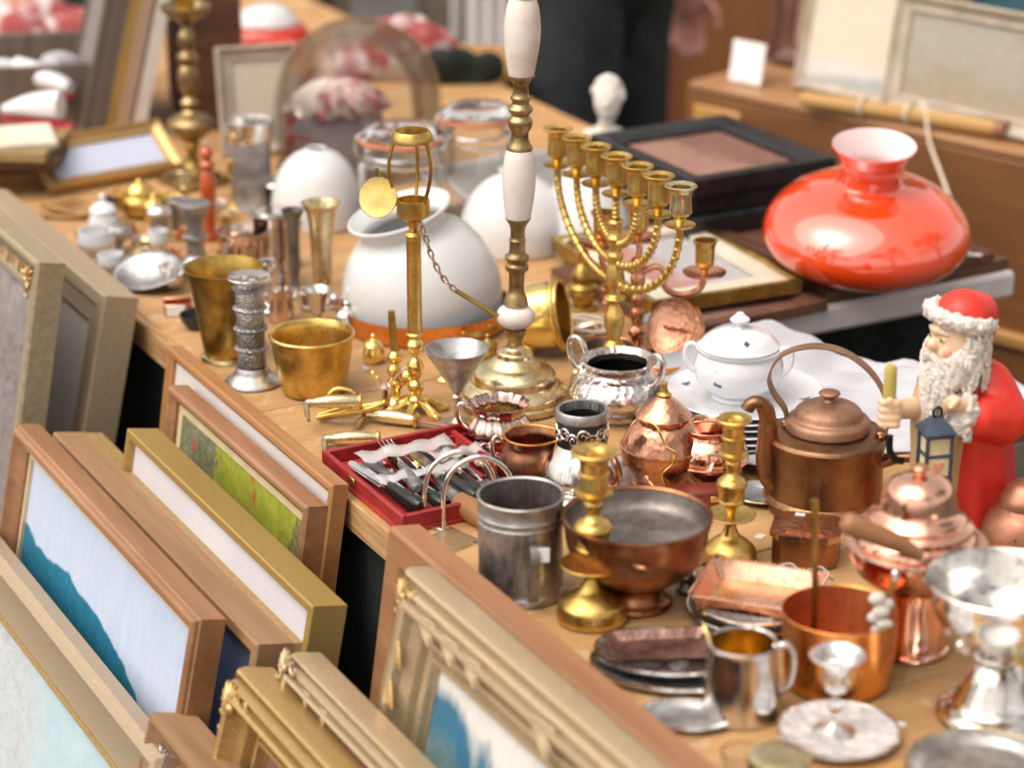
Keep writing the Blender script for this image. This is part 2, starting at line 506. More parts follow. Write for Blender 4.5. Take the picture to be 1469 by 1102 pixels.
# dark cloth hanging behind the leaning frames
vs_, fs_ = [], []
nx = 90
for i in range(nx + 1):
    u = -2.85 + 4.05 * i / nx
    for j in range(5):
        zz = TZ - .04 - (TZ - .06) * j / 4
        vs_.append(P(u, .022 + .008 * math.sin(u * 41) * j / 4 + .006 * math.sin(u * 17 + 1) * j / 4 - .0, 0)[:2] + (zz,))
for i in range(nx):
    for j in range(4):
        a = i * 5 + j
        fs_.append((a, a + 1, a + 6, a + 5))
o = obj('table_skirt', M().add(vs_, fs_), DARKCLOTH)
sm = o.modifiers.new('cloth', 'SOLIDIFY'); sm.thickness = .002
tag(o, 'dark green cloth hanging under the front edge of the wooden table', 'cloth')

# folding table with an aluminium rim
ALU = pm('aluminium_rim', (.66, .61, .61), .5, .2, (.56, .52, .52), 20, stretch=(.1, 1, 1))
GREYTOP = pm('grey_laminate', (.30, .29, .28), .45, 0, (.22, .21, .20), 8)
root = empty('folding_table', (0, 0, 0)); tag(root, 'grey folding table with pale aluminium rim under the red shade', 'table')
local_box('table_top', -1.205, -.378, .635, 1.105, TZ - .030, TZ - .001, GREYTOP, root)
local_box('rim', -1.216, -.366, .624, .634, TZ - .034, TZ + .001, ALU, root)
local_box('rim', -1.216, -.366, 1.106, 1.118, TZ - .034, TZ + .001, ALU, root)
local_box('rim', -.377, -.362, .623, 1.120, TZ - .036, TZ + .0025, ALU, root, bev=.006)
local_box('rim', -1.218, -1.206, .635, 1.105, TZ - .034, TZ + .001, ALU, root)
vs_, fs_ = [], []
for i in range(41):
    for j in range(4):
        q = P(-.50 + .012 * math.sin(i * .8) * j / 3, .645 + .47 * i / 40); vs_.append((q.x, q.y, TZ - .036 - (TZ - .05) * j / 3))
for i in range(40):
    for j in range(3): fs_.append((i * 4 + j, i * 4 + j + 1, i * 4 + 5 + j, i * 4 + 4 + j))
o = obj('shade_sheet', M().add(vs_, fs_), DARKCLOTH); sm = o.modifiers.new('c', 'SOLIDIFY'); sm.thickness = .002  # dark sheet added for the shade in the gap under the folding table
tag(o, 'added dark sheet standing in for the shade under the folding table', 'cloth')
for vv in (.68, 1.06):
    for ua, ub in ((-.395, -.46), (-1.14, -.96)):
        a = P(ua, vv); a.z = TZ - .032; b = P(ub, vv); b.z = .012
        obj('leg', M().tube([a, b], .011, 10), ALU, root)

# ================================================================== leaning picture frames
def gilt(name, a, b_, rough=.42, metal=.65, scale=140, bstr=.25, stretch=(1, 1, 1)):
    return pm(name, a, rough, metal, b_, scale, bstr=bstr, bscale=220, stretch=stretch)
FR_PINK = wood('pinkish_wood', (.38, .195, .10), (.26, .12, .055), .36, 'X', 5, 8)
FR_ORANGE = wood('orange_brown_wood', (.44, .22, .085), (.33, .145, .05), .38, 'X', 5, 8)
FR_FLAT = wood('flat_brown_wood', (.42, .205, .098), (.31, .14, .06), .42, 'X', 4, 6)
FR_GOLD = gilt('flat_gold_paint', (.52, .36, .12), (.44, .295, .085), .42, .6, 500, .2)
FR_GREY = gilt('grey_gold_paint', (.44, .36, .25), (.35, .28, .18), .5, .35, 120, .3)
FR_OCHRE = gilt('ochre_paint', (.45, .31, .13), (.36, .235, .09), .5, .3, 120)
FR_BROWN2 = wood('dull_brown_wood', (.40, .235, .125), (.29, .155, .07), .5, 'X', 5, 8)
FR_ANT = gilt('antique_gold', (.70, .48, .22), (.50, .31, .115), .36, .7, 420, .25)
FR_ANT2 = gilt('worn_pale_gold', (.64, .50, .33), (.48, .355, .205), .38, .55, 420, .25)
FR_TAUPE = gilt('taupe_wash', (.46, .36, .25), (.38, .285, .19), .5, .15, 400, .2)
FR_CREAM = pm('cream_slip', (.68, .56, .36), .5, .1, (.62, .50, .30), 40)
FR_WALNUT = wood('dark_walnut', (.16, .07, .04), (.08, .03, .018), .4, 'X', 5, 8)
MATB = pm('white_mat_board', (.64, .60, .57), .8, 0, (.60, .56, .53), 14, bstr=.1, bscale=300)
MATB2 = pm('white_canvas', (.61, .59, .63), .85, 0, (.55, .53, .58), 6, bstr=.2, bscale=420)
BACK = wood('backing_board', (.30, .19, .10), (.22, .13, .07), .8)

def sweep_rails(L, H, prof):
    """four mitred rails; prof = closed loop of (inset, height)"""
    out = []
    n = len(prof)
    for side in range(4):
        ring = []
        for end in (0, 1):
            for i, h in prof:
                if side == 0: p = ((i if not end else L - i), H - i, h)          # top
                elif side == 1: p = ((i if not end else L - i), i, h)            # bottom
                elif side == 2: p = (i, (i if not end else H - i), h)            # left
                else: p = (L - i, (i if not end else H - i), h)                  # right
                ring.append(p)
        if side < 2: ring = [(q[0] + (.0003 if i < n else -.0003), q[1], q[2]) for i, q in enumerate(ring)]
        fs = [(k, (k + 1) % n, n + (k + 1) % n, n + k) for k in range(n)] + [tuple(range(n - 1, -1, -1)), tuple(range(n, 2 * n))]
        out.append((ring, fs))
    return out
def ring_board(L, H, i0, i1, h0, h1):
    m = M()
    for vs, fs in sweep_rails(L, H, [(i0, h0), (i0, h1), (i1, h1), (i1, h0)]): m.add(vs, fs)
    return m
def build_frame(root, L, H, prof, mat, pic, pic_in, pic_h, slip=None, board=None, ang=30, railname='rail'):
    for vs, fs in sweep_rails(L, H, prof): obj(railname, M().add(vs, fs), mat, root, ang=ang)
    if slip: obj('slip', ring_board(L, H, *slip[0]), slip[1], root)
    if board: obj('mat_board', ring_board(L, H, *board[0]), board[1], root)
    if pic:
        o = obj('picture', M().box((L / 2, H / 2, pic_h - .0015), (L - 2 * pic_in + .004, H - 2 * pic_in + .004, .003)), pic, root)
    return root

def wall_at(x, y, v):
    r = ray(x, y)
    t = (v + P0.dot(N)) / r.dot(N)
    return CP + r * t
FRAMES = {}
def leaning(name, label, l, r, v, lean, prof, depth, mat, pic, pic_in, pic_h, slip=None, board=None, ext=(0, 0), H=None, cat='picture frame', ang=30):
    A, B = wall_at(l[0], l[1], v), wall_at(r[0], r[1], v)
    z = (A.z + B.z) / 2; A.z = B.z = z
    A -= E * ext[0]; B += E * ext[1]
    ez = (-N) * math.cos(R(lean)) + Vector((0, 0, 1)) * math.sin(R(lean))
    ey = Vector((0, 0, 1)) * math.cos(R(lean)) + N * math.sin(R(lean))
    if H is None: H = (z - depth * math.sin(R(lean)) - .003) / math.cos(R(lean))
    org = A - ey * H - ez * depth
    root = bpy.data.objects.new(name, None); root.empty_display_size = .03
    link(root)
    root.matrix_world = Matrix(((E.x, ey.x, ez.x, org.x), (E.y, ey.y, ez.y, org.y), (E.z, ey.z, ez.z, org.z), (0, 0, 0, 1)))
    tag(root, label, cat, 'picture frames leaning against the table')
    L = (B - A).length
    build_frame(root, L, H, prof, mat, pic, pic_in, pic_h, slip, board, ang)
    return root, L, H

# ---- paintings
def painting(name, sky_a, sky_b, layers, nscale=(6, 2.0, 1), rough=.6, spots=None):
    m, nt, b = new_mat(name)
    tc = nt.nodes.new('ShaderNodeTexCoord')
    vec = tc.outputs['Generated']
    mp = node(nt, 'ShaderNodeMapping'); mp.inputs['Scale'].default_value = nscale
    nt.links.new(vec, mp.inputs[0])
    f = noise(nt, mp.outputs[0], 3, 9, .78, 1.2)
    col = mix(nt, ramp(nt, f, [(.32, 0.0), (.68, 1.0)]), sky_a, sky_b)
    sep = nt.nodes.new('ShaderNodeSeparateXYZ'); nt.links.new(vec, sep.inputs[0])
    for (a, bx, amp, freq, ca, cb, soft) in layers:
        w = noise(nt, vec, freq, 4, .5)
        def mth(op, p, q):
            k = nt.nodes.new('ShaderNodeMath'); k.operation = op
            for i, z in enumerate((p, q)):
                if isinstance(z, (int, float)): k.inputs[i].default_value = z
                else: nt.links.new(z, k.inputs[i])
            return k.outputs[0]
        line = mth('ADD', mth('ADD', mth('MULTIPLY', sep.outputs[0], bx), a), mth('MULTIPLY', mth('SUBTRACT', w, .5), amp))
        d = mth('DIVIDE', mth('SUBTRACT', line, sep.outputs[1]), soft)
        mask = ramp(nt, d, [(0.0, 0.0), (1.0, 1.0)])
        tex = noise(nt, mp.outputs[0], 7, 9, .8, 1.6)
        lc = mix(nt, ramp(nt, tex, [(.35, 0.0), (.65, 1.0)]), ca, cb)
        col = mix(nt, mask, col, lc)
    if spots:
        v = node(nt, 'ShaderNodeTexVoronoi', Scale=spots[0]); nt.links.new(vec, v.inputs['Vector'])
        f3 = noise(nt, vec, 5, 2)
        k = nt.nodes.new('ShaderNodeMath'); k.operation = 'MULTIPLY'
        nt.links.new(ramp(nt, v.outputs['Distance'], [(.12, 1.0), (.3, 0.0)]), k.inputs[0])
        nt.links.new(ramp(nt, f3, [(.48, 0.0), (.56, 1.0)]), k.inputs[1])
        col = mix(nt, k.outputs[0], col, spots[1])
    nt.links.new(col, b.inputs['Base Color'])
    b.inputs['Roughness'].default_value = rough
    bump(nt, b, noise(nt, mp.outputs[0], 40, 6, .7, 1.5), .5, .0012)
    return m
PIC_HILL = painting('misty_teal_hill_painting', (.54, .60, .73), (.42, .51, .69),
    [(.885, -.13, .16, 3.2, (.012, .20, .40), (.008, .10, .10), .006)], (7, 2.0, 1))
PIC_SEA = painting('pale_sea_painting', (.34, .48, .54), (.48, .58, .62), [(1.86, -1.55, .5, 6, (.36, .40, .42), (.54, .56, .58), .30)], (3, 4, 1))
PIC_FIELD = painting('green_yellow_field_painting', (.46, .45, .05), (.19, .24, .03),
    [(1.16, -.75, .5, 14, (.03, .045, .025), (.34, .34, .20), .02), (.24, .80, .34, 12, (.07, .055, .03), (.34, .29, .12), .03), (.84, .0, .14, 16, (.44, .42, .05), (.16, .12, .04), .03)], (5, 9, 1), .45, (15, (.50, .08, .03)))
PIC_COAST = painting('blue_white_coast_painting', (.64, .60, .56), (.78, .76, .72),
    [(.97, -.10, .16, 7, (.04, .12, .30), (.03, .19, .22), .03), (.90, .05, .2, 5, (.10, .22, .12), (.30, .36, .42), .04)], (5, 6, 1))
PIC_GREY = painting('faded_grey_landscape', (.46, .42, .44), (.14, .11, .09), [(.93, .05, .2, 5, (.09, .065, .045), (.36, .31, .33), .08)], (4, 7, 1))
PIC_PALE = painting('pale_watercolour', (.84, .80, .74), (.66, .65, .60), [(.62, 0, .2, 4, (.36, .40, .30), (.52, .50, .44), .1)], (4, 8, 1))
PIC_BLUE = painting('plain_blue_print', (.20, .30, .55), (.32, .42, .66), [], (4, 4, 1))
PIC_DARK = painting('dark_pink_still_life', (.30, .13, .09), (.10, .06, .05), [(.5, .2, .5, 4, (.45, .25, .20), (.16, .08, .06), .2)], (4, 4, 1))
PIC_PINK = painting('grey_and_orange_print', (.34, .34, .38), (.50, .46, .46), [(.45, .1, .6, 5, (.55, .16, .07), (.30, .26, .27), .2)], (4, 4, 1))

flatp = lambda w, d, lip=.006: [(0, 0), (0, d), (w, d), (w, 0)]
def step_prof(w, d):
    return [(0, 0), (0, d * .82), (w * .06, d * .94), (w * .16, d), (w * .30, d), (w * .36, d * .90), (w * .50, d * .82), (w * .72, d * .72), (w * .80, d * .74), (w * .88, d * .66), (w, d * .55), (w, 0)]
def scoop_prof(w, d):
    return [(0, 0), (0, d * .9), (w * .05, d), (w * .14, d), (w * .2, d * .90), (w * .35, d * .70), (w * .55, d * .58), (w * .75, d * .55), (w * .8, d * .64), (w * .9, d * .64), (w, d * .5), (w, 0)]
def carved_prof(w, d):
    return [(0, 0), (0, d * .55), (w * .03, d * .70), (w * .07, d * .74), (w * .10, d * .62), (w * .14, d * .62), (w * .17, d * .84), (w * .22, d * .92), (w * .26, d * .80), (w * .30, d * .80), (w * .33, d * .97), (w * .39, d), (w * .45, d * .95), (w * .48, d * .72), (w * .56, d * .60), (w * .63, d * .48), (w * .66, d * .60), (w * .71, d * .62), (w * .74, d * .42), (w * .84, d * .36), (w * .87, d * .48), (w * .94, d * .48), (w * .96, d * .30), (w, d * .30), (w, 0)]

def ornament(root, x, y, z, s, mat, rz, n=7):
    """carved shell with flanking scrolls on a frame corner"""
    m2 = M()
    for k in range(n):
        a = R(-75 + 150 * k / (n - 1)); l = s * (1.0 - .10 * abs(k - (n - 1) / 2))
        X = Matrix.Rotation(-a, 4, 'Z')
        m2.ell((0, l * .52, s * .12), (s * .105, l * .50, s * .17), 10, 6, X)
    m2.ell((0, 0, s * .16), (s * .22, s * .22, s * .2), 12, 8)
    for sg in (-1, 1):
        pts = []
        for k in range(15):
            t = k / 14; a = t * 4.4; r_ = s * (.42 - .30 * t)
            pts.append((sg * (s * .85 + r_ * math.cos(a + 2.0)), -s * .18 + r_ * math.sin(a + 2.0), s * .12))
        m2.tube(pts, [s * (.12 - .05 * k / 14) for k in range(15)], 7)
    o = obj('corner_ornament', m2, mat, root)
    o.location = (x, y, z); o.rotation_euler = (0, 0, R(rz))
    return o
def acanthus(root, L, H, i, h, mat, side, n, a0=.1, step=.05, s=.02):
    """carved leaf pieces along a rail"""
    for k in range(n):
        m = M()
        for q in range(4):
            X = Matrix.Rotation(R(-18 + 12 * q), 4, 'Z')
            m.ell((s * .75, 0, .0), (s * .85, s * .13, s * .10), 8, 5, X)
        o = obj('carved_leaf', m, mat, root)
        t = a0 + step * k
        o.location = (t, H - i, h) if side == 'top' else (i, H - t, h)
        o.rotation_euler = (0, 0, R(-12) if side == 'top' else R(-78))

# from the back of each pile to its front
root, L, H = leaning('picture_frame', 'wide taupe grey frame with pale picture, leaning under the small silver bowls', (0, 284), (151, 440), -.055, 13,
        [(0, 0), (0, .043), (.002, .046), (.018, .046), (.020, .042), (.040, .041), (.044, .043), (.050, .038), (.050, 0)], .046, FR_TAUPE, PIC_PALE, .049, .036, ext=(.12, 0))
root, L, H = leaning('picture_frame', 'ornate grey gold frame with murky landscape at the far left', (0, 325), (54, 382), -.145, 11,
        scoop_prof(.055, .036), .036, FR_GREY, PIC_GREY, .053, .012, ext=(.28, 0))
ornament(root, L - .030, H - .030, .034, .022, FR_ANT, -45)
acanthus(root, L, H, .028, .022, FR_ANT, 'top', 7, .12, .045, .018)
root, L, H = leaning('picture_frame', 'thin orange brown frame with broad white mat touching the table edge', (241, 504), (478, 687), -.020, 9,
        [(0, 0), (0, .017), (.003, .019), (.008, .019), (.010, .016), (.014, .014), (.014, 0)], .018, FR_ORANGE, PIC_FIELD, .09, .006, board=((.0135, .10, .004, .0095), MATB))
root, L, H = leaning('picture_frame', 'brown frame with cream slip around a yellow green field painting', (241, 559), (439, 721), -.050, 9,
        [(0, 0), (0, .022), (.003, .025), (.007, .025), (.011, .020), (.015, .018), (.015, 0)], .025, FR_PINK, PIC_FIELD, .026, .010, slip=((.0152, .0275, .008, .0135), FR_CREAM))
root, L, H = leaning('picture_frame', 'deep flat gold box frame around blank white canvas', (182, 617), (448, 868), -.12, 11,
        [(0, 0), (0, .037), (.0015, .0385), (.009, .0385), (.010, .037), (.010, 0)], .0385, FR_GOLD, MATB2, .009, .029)
root, L, H = leaning('picture_frame', 'dull brown and ochre frame squeezed behind the teal hill painting', (76, 622), (369, 923), -.17, 11,
        [(0, 0), (0, .038), (.002, .040), (.012, .040), (.016, .034), (.024, .026), (.032, .024), (.032, 0)], .040, FR_BROWN2, PIC_BLUE, .031, .015)
obj('back_ledge', ring_board(L, H, .0005, .006, -.022, -.0005), FR_OCHRE, root)
root, L, H = leaning('picture_frame', 'pinkish brown frame with misty blue painting of a teal hill', (19, 624), (278, 871), -.22, 12,
        [(0, 0), (0, .026), (.0025, .0275), (.003, .031), (.006, .034), (.010, .034), (.013, .028), (.020, .023), (.022, .024), (.026, .020), (.026, 0)], .034, FR_PINK, PIC_HILL, .031, .012,
        slip=((.0262, .032, .008, .0165), FR_CREAM))
root, L, H = leaning('picture_frame', 'large taupe frame with ochre inner lip and pale sea painting, bottom left', (0, 818), (209, 1052), -.28, 20,
        [(0, 0), (0, .020), (.004, .026), (.012, .028), (.020, .023), (.060, .014), (.060, 0)], .028, FR_TAUPE, PIC_SEA, .066, .007, ext=(.20, .03),
        slip=((.0603, .067, .004, .0155), FR_OCHRE))
root, L, H = leaning('picture_frame', 'plain brown scooped frame poking up at the bottom edge', (215, 1035), (330, 1150), -.27, 16,
        scoop_prof(.05, .05), .05, FR_BROWN2, PIC_BLUE, .049, .015, ext=(0, .08))
ornament(root, .032, H - .032, .040, .012, PEWTER, 45, 5)
root, L, H = leaning('picture_frame', 'ribbed gilt frame with carved shell corner, bottom centre left', (319, 961), (470, 1115), -.22, 16,
        carved_prof(.060, .055), .055, FR_ANT, PIC_DARK, .059, .015, ext=(0, .1))
ornament(root, .030, H - .032, .046, .030, FR_ANT, 45, 9)
acanthus(root, L, H, .022, .052, FR_ANT, 'left', 4, .08, .05, .022)
root, L, H = leaning('picture_frame', 'worn pale gold frame with leafy corner crest behind the shell frame', (400, 925), (560, 1110), -.17, 15,
        carved_prof(.048, .045), .045, FR_ANT2, PIC_PALE, .047, .012, ext=(0, .1))
ornament(root, .016, H - .010, .040, .020, FR_ANT2, 30, 7)
acanthus(root, L, H, .017, .040, FR_ANT2, 'top', 2, .05, .04, .014)
root, L, H = leaning('picture_frame', 'flat plain brown frame standing proud of the table edge', (557, 749), (960, 1102), -.040, 8,
        [(0, 0), (0, .030), (.003, .034), (.030, .034), (.034, .030), (.040, .022), (.040, 0)], .034, FR_FLAT, PIC_BLUE, .039, .012, ext=(0, .14))
root, L, H = leaning('picture_frame', 'broad carved antique gold frame with blue and white coast painting', (565, 815), (900, 1102), -.09, 13,
        carved_prof(.072, .040), .040, FR_ANT2, PIC_COAST, .071, .010, ext=(0, .14))
ornament(root, .020, H - .022, .032, .020, FR_ANT, 45, 7)
acanthus(root, L, H, .026, .037, FR_ANT2, 'top', 3, .055, .045, .024)
acanthus(root, L, H, .026, .037, FR_ANT, 'left', 3, .055, .04, .024)
acanthus(root, L, H, .026, .037, FR_ANT2, 'top', 1, .27, .045, .030)

# ================================================================== ware on the table
def cup_prof(pts, th=2.5, floor=4):
    """outer profile bottom-to-top -> closed vessel with inner wall"""
    inner = [(max(r - th, .5), h) for r, h in reversed(pts) if h > floor]
    return [(0, 0)] + pts + inner + [(0, floor)]

# ---- front left: gold bucket, tall cup, pewter candlestick
t = T('brass_bucket', 'shiny gold coloured tapering brass pot beside the pewter candlestick', 'pot', 450, 562)
t.part('body', M().lathe([(0, 0), (38, 0)] + S([(40, 1), (46, 8), (52, 38), (58, 74)]) + [(60, 79), (61, 82), (59.5, 84), (57, 82)] + S([(55, 74), (50, 38), (44, 10)]) + [(0, 8)], 56), BRASS)
t.part('rim', M().tube([(59.5 * math.cos(a * .1309), 59.5 * math.sin(a * .1309), 83) for a in range(48)], 1.8, 6, True), BRASS_B)
for dx, dy, r_ in ((-16, 5, 12), (15, -2, 14), (0, 20, 11)):
    q = T('bell_ball', 'grey metal ball lying in the gold coloured brass pot', 'ball', 450, 562, group='balls in the brass pot')
    q.o.location += Vector((dx * t.s, dy * t.s, 8.4 * t.s * t.k))
    q.part('ball', M().ell((0, 0, r_), r_, 20, 12), PEWTER)

t = T('tall_brass_cup', 'tall flaring tarnished brass cup behind the pewter candlestick', 'cup', 326, 514)
t.turned([('foot', [(0, 0), (37, 0), (38, 3), (36, 7), (31, 9), (0, 9)], BRASS_P),
          ('cup', [(0, 9.2), (31, 9.2)] + S([(33, 14), (39, 55), (46, 98), (52, 120), (56, 128)]) + [(56.5, 130), (54, 130)] + S([(50, 120), (44, 98), (36, 50), (31, 18)]) + [(0, 16)], BRASS_O)])

t = T('pewter_candlestick', 'grey pewter candlestick of stacked ribbed drums by the gold pot', 'candlestick', 363, 550, zs=.90)
seg = []
for k in range(4):
    h = 28 + k * 31
    seg += [(19, h + 2), (20.5, h + 5), (19.5, h + 14), (20.5, h + 24), (19, h + 27), (24, h + 28), (24.5, h + 30), (23, h + 31)]
t.turned([('base', [(0, 0), (39, 0), (41, 3), (39, 7)] + S([(34, 11), (27, 17), (24, 24), (22, 28)]) + [(0, 28)], PEWTER),
          ('stem', [(0, 28.2)] + seg + [(0, 153)], PEWTER_E),
          ('drip_cap', [(0, 153.2), (19, 153.2), (21, 158), (29, 164), (31, 167), (30, 169), (22, 167), (13, 166), (12, 150), (0, 150)][:8] + [(12, 160), (0, 160)], SILVER)])

# ---- silver cups behind
def goblet(name, label, px, py, prof, mat, cat='cup', parts=None, th=2.2, floor=4):
    t = T(name, label, cat, px, py)
    t.part('bowl', M().lathe(cup_prof(prof, th, floor), 40), mat)
    return t
t = goblet('silver_beaker', 'rosy silver beaker with bright flared rim behind the tall brass cup', 352, 418, S([(27, 0), (28, 8), (30, 50), (32, 74), (37, 86)]) + [(37.5, 88)], SILVER_R)
t.part('foot_ring', M().tube([(27.5 * math.cos(a * .2618), 27.5 * math.sin(a * .2618), 2) for a in range(24)], 2.0, 6, True), SILVER_R)
t = goblet('silver_beaker', 'taller pale silver beaker behind the rosy one', 396, 408, S([(26, 0), (27, 10), (29, 60), (31, 86), (35, 100)]) + [(35.5, 102)], SILVER)
t.part('foot_ring', M().tube([(26 * math.cos(a * .2618), 26 * math.sin(a * .2618), 2) for a in range(24)], 2.0, 6, True), SILVER_R)
t = T('trumpet_vase', 'gilt silver trumpet vase with flared white lip near the opal dome', 'vase', 464, 432)
t.turned([('foot', [(0, 0), (23, 0), (24, 3)] + S([(20, 8), (13, 14), (11, 20)]) + [(0, 20)], SILVER_R),
          ('vase', [(0, 20.2), (11, 20.2)] + S([(13, 30), (15, 70), (17, 105), (21, 128), (27, 138)]) + [(27.5, 140), (25, 139)] + S([(18, 126), (14, 100), (11, 40)]) + [(0, 30)], BRASS_P)])
t = T('trumpet_vase', 'slender dark tarnished trumpet vase beside the silver beakers', 'vase', 424, 424)
t.turned([('foot', [(0, 0), (17, 0), (18, 3)] + S([(13, 8), (7, 14), (6, 22)]) + [(0, 22)], PEWTER_D),
          ('vase', [(0, 22.2), (6, 22.2)] + S([(8, 40), (8, 80), (10, 105), (16, 120)]) + [(16.5, 122), (14, 121)] + S([(8, 104), (6, 80), (5, 45)]) + [(0, 40)], PEWTER_D)])
t = T('trophy_cup', 'small silver trophy cup with two handles behind the gold pot', 'cup', 456, 466)
t.turned([('foot', [(0, 0), (13, 0), (14, 3), (9, 6), (5, 10), (5, 14), (0, 14)], SILVER),
          ('bowl', [(0, 14.2), (6, 14.2)] + S([(11, 20), (13, 34), (17, 46), (20, 50)]) + [(20, 51), (17, 49)] + S([(12, 36), (9, 22)]) + [(0, 19)], SILVER)])
for sg in (-1, 1):
    t.part('handle', M().tube(S([(sg * 14, 0, 42, ), (sg * 25, 0, 44), (sg * 27, 0, 34), (sg * 20, 0, 26), (sg * 12, 0, 24)]), 1.8, 8), SILVER)
q = T('silver_egg', 'small shiny silver ball among the cups by the trophy cup', 'ornament', 481, 443)
q.part('ball', M().lathe(S([(0, 0), (8, 2), (10, 10), (7, 19), (2, 22), (0, 22)]), 24), CHROME)
t = T('copper_mug', 'little copper mug with ring handle between the beakers and the gold pot', 'mug', 404, 462)
t.part('body', M().lathe(cup_prof(S([(14, 0), (18, 10), (17, 34), (20, 46)]), 2), 32), SILVER_R)
t.part('handle', M().tube(S([(-15, 0, 38), (-27, 0, 34), (-27, 0, 14), (-16, 0, 10)]), 2.6, 8), SILVER_R)

# ---- tumbler, mill, oil lamp, small bits at the far left
t = T('pewter_tumbler', 'tall embossed grey pewter tumbler in front of the cream frame', 'tumbler', 362, 298)
t.turned([('body', [(0, 0), (30, 0), (31, 3)] + S([(29, 8), (29, 60), (31, 96)]) + [(31, 97), (28, 97), (26, 12), (0, 10)], PEWTER_E),
          ('rim', [(31.2, 97), (33, 100), (34, 118), (35, 124), (33, 125), (31, 118), (29, 98)], SILVER)])
t = T('pepper_mill', 'slim turned red wooden pepper mill standing among small silver', 'mill', 302, 345)
t.turned([('body', [(0, 0), (10, 0)] + S([(10.5, 2), (11, 8), (8, 20), (9, 45), (12, 78), (9, 96), (7, 100)]) + [(0, 100)], RED_WOOD),
          ('head', [(0, 100.2), (7, 100.2)] + S([(7, 101), (11, 105), (11, 109), (6, 114), (9, 120), (9, 126), (4, 132), (0, 133)]), RED_WOOD),
          ('knob', [(0, 133.2), (2.5, 133.2), (3, 137), (1.5, 140), (0, 140)], SILVER)])
t = T('brass_oil_lamp', 'tall dark brass oil lamp with round reservoir and square foot, far left', 'lamp', 278, 262)
t.part('foot', M().box((0, 0, 5), (74, 74, 10), rotm(0, 0, 42), 2).box((0, 0, 13), (58, 58, 6), rotm(0, 0, 42), 2), BRONZE)
t.turned([('stem', [(0, 16.2), (22, 16.2)] + S([(20, 17), (10, 30), (8, 45), (11, 52), (9, 58)]) + [(0, 58)], BRASS_O),
          ('reservoir', [(0, 58.2), (10, 58.2)] + S([(12, 60), (28, 74), (34, 84), (28, 93), (14, 100), (10, 104)]) + [(0, 104)], BRONZE),
          ('column', [(0, 104.2), (8, 104.2)] + S([(10, 108), (14, 114), (9, 120), (8, 126), (14, 134), (16, 146), (14, 160), (10, 166), (15, 172), (15, 180), (9, 186), (13, 196), (13, 206), (9, 214), (8, 222)]) + [(0, 222)], BRONZE),
          ('drip_pan', [(0, 222.2), (10, 222.2)] + S([(14, 226), (24, 232), (34, 242), (36, 247)]) + [(34, 248), (22, 238), (0, 236)], BRONZE),
          ('burner', [(0, 236.3), (12, 236.3), (13, 250), (18, 262), (18, 280), (10, 290), (9, 310), (0, 310)], BRASS)])

def small_bulb(label, px, py, r_, h, mat, cat='bowl', name='egg_cup'):
    t = T(name, label, cat, px, py)
    t.part('bowl', M().lathe(cup_prof(S([(r_ * .55, 0), (r_ * .9, h * .25), (r_, h * .6), (r_ * .85, h)]), 1.8, 2), 28), mat)
    return t
t = T('eye_bath', 'dark knobbed bell standing on the wicker end among the brass bits', 'bell', 155, 318)
t.turned([('bell', S([(0, 0), (11, 0.5), (10, 8), (5, 14)]) + [(0, 14)], BRASS_O), ('knob', [(0, 14.2)] + S([(5, 14.2), (13, 20), (14, 28), (8, 36), (0, 38)]), BLACK)])
t = T('silver_shaker', 'round grey metal shaker on a foot beside white crockery, left edge', 'shaker', 172, 362)
t.turned([('foot', S([(0, 0), (10, 1), (6, 8), (5, 14)]) + [(0, 14)], PEWTER), ('bowl', [(0, 14.2)] + S([(5, 14.2), (16, 20), (20, 28), (17, 36), (8, 40), (0, 41)]), PEWTER)])
for (px, py, r_, h, lab) in ((140, 370, 27, 40, 'larger white china egg cup near the table edge'), (160, 394, 19, 30, 'smaller white china egg cup near the table edge'),
                        (228, 362, 15, 32, 'white china thimble cup behind the leaf shaped silver dish')):
    t = T('china_egg_cup', lab, 'egg cup', px, py)
    t.part('bowl', M().lathe(cup_prof(S([(r_ * .55, 0), (r_ * .5, h * .2), (r_, h * .5), (r_ * .95, h)]), 2, h * .3), 26), PORCELAIN)
t = T('silver_dish', 'grey leaf shaped silver dish with white sticker at the table edge', 'dish', 212, 410, rot=-38)
m = M(); vs_, fs_ = [], []
for i in range(9):
    for j in range(25):
        a = 2 * math.pi * j / 24; q = i / 8
        px_ = 56 * q * (math.cos(a) + .25 * max(0, math.cos(a)) ** 5); py_ = 40 * q * math.sin(a)
        vs_.append((px_, py_, 3 + 20 * q ** 2.0 + 6 * q * max(0, math.cos(a)) ** 3 + 16 * q * math.sin(a)))
for i in range(8):
    for j in range(24): fs_.append((i * 25 + j, i * 25 + j + 1, i * 25 + 26 + j, i * 25 + 25 + j))
o = t.part('dish', m.add(vs_, fs_), PEWTER); sm = o.modifiers.new('wall', 'SOLIDIFY'); sm.thickness = .0018; sm.offset = 0
t.part('foot', M().lathe([(0, 0), (16, 0), (16, 2), (10, 3.5), (0, 3.5)], 20), PEWTER)
t.part('sticker', M().box((-2, -17, 11), (18, 1, 9), rotm(-35), .3), PAPER)
t = T('copper_ashtray', 'tiny square copper ashtray with white price tag', 'ashtray', 256, 448, rot=10)
t.part('tray', M().box((0, 0, 2), (40, 34, 4), None, 1).box((0, 16, 9), (40, 3, 14), None, 1).box((0, -16, 9), (40, 3, 14), None, 1).box((-19, 0, 9), (3, 30, 14), None, 1).box((19, 0, 9), (3, 30, 14), None, 1), COPPER)
t.part('price_tag', M().box((-4, -18.2, 8), (26, 1, 15), None, .3), PAPER)
t = T('black_bowl', 'small black enamel bowl next to the foot of the tall brass cup', 'bowl', 286, 470)
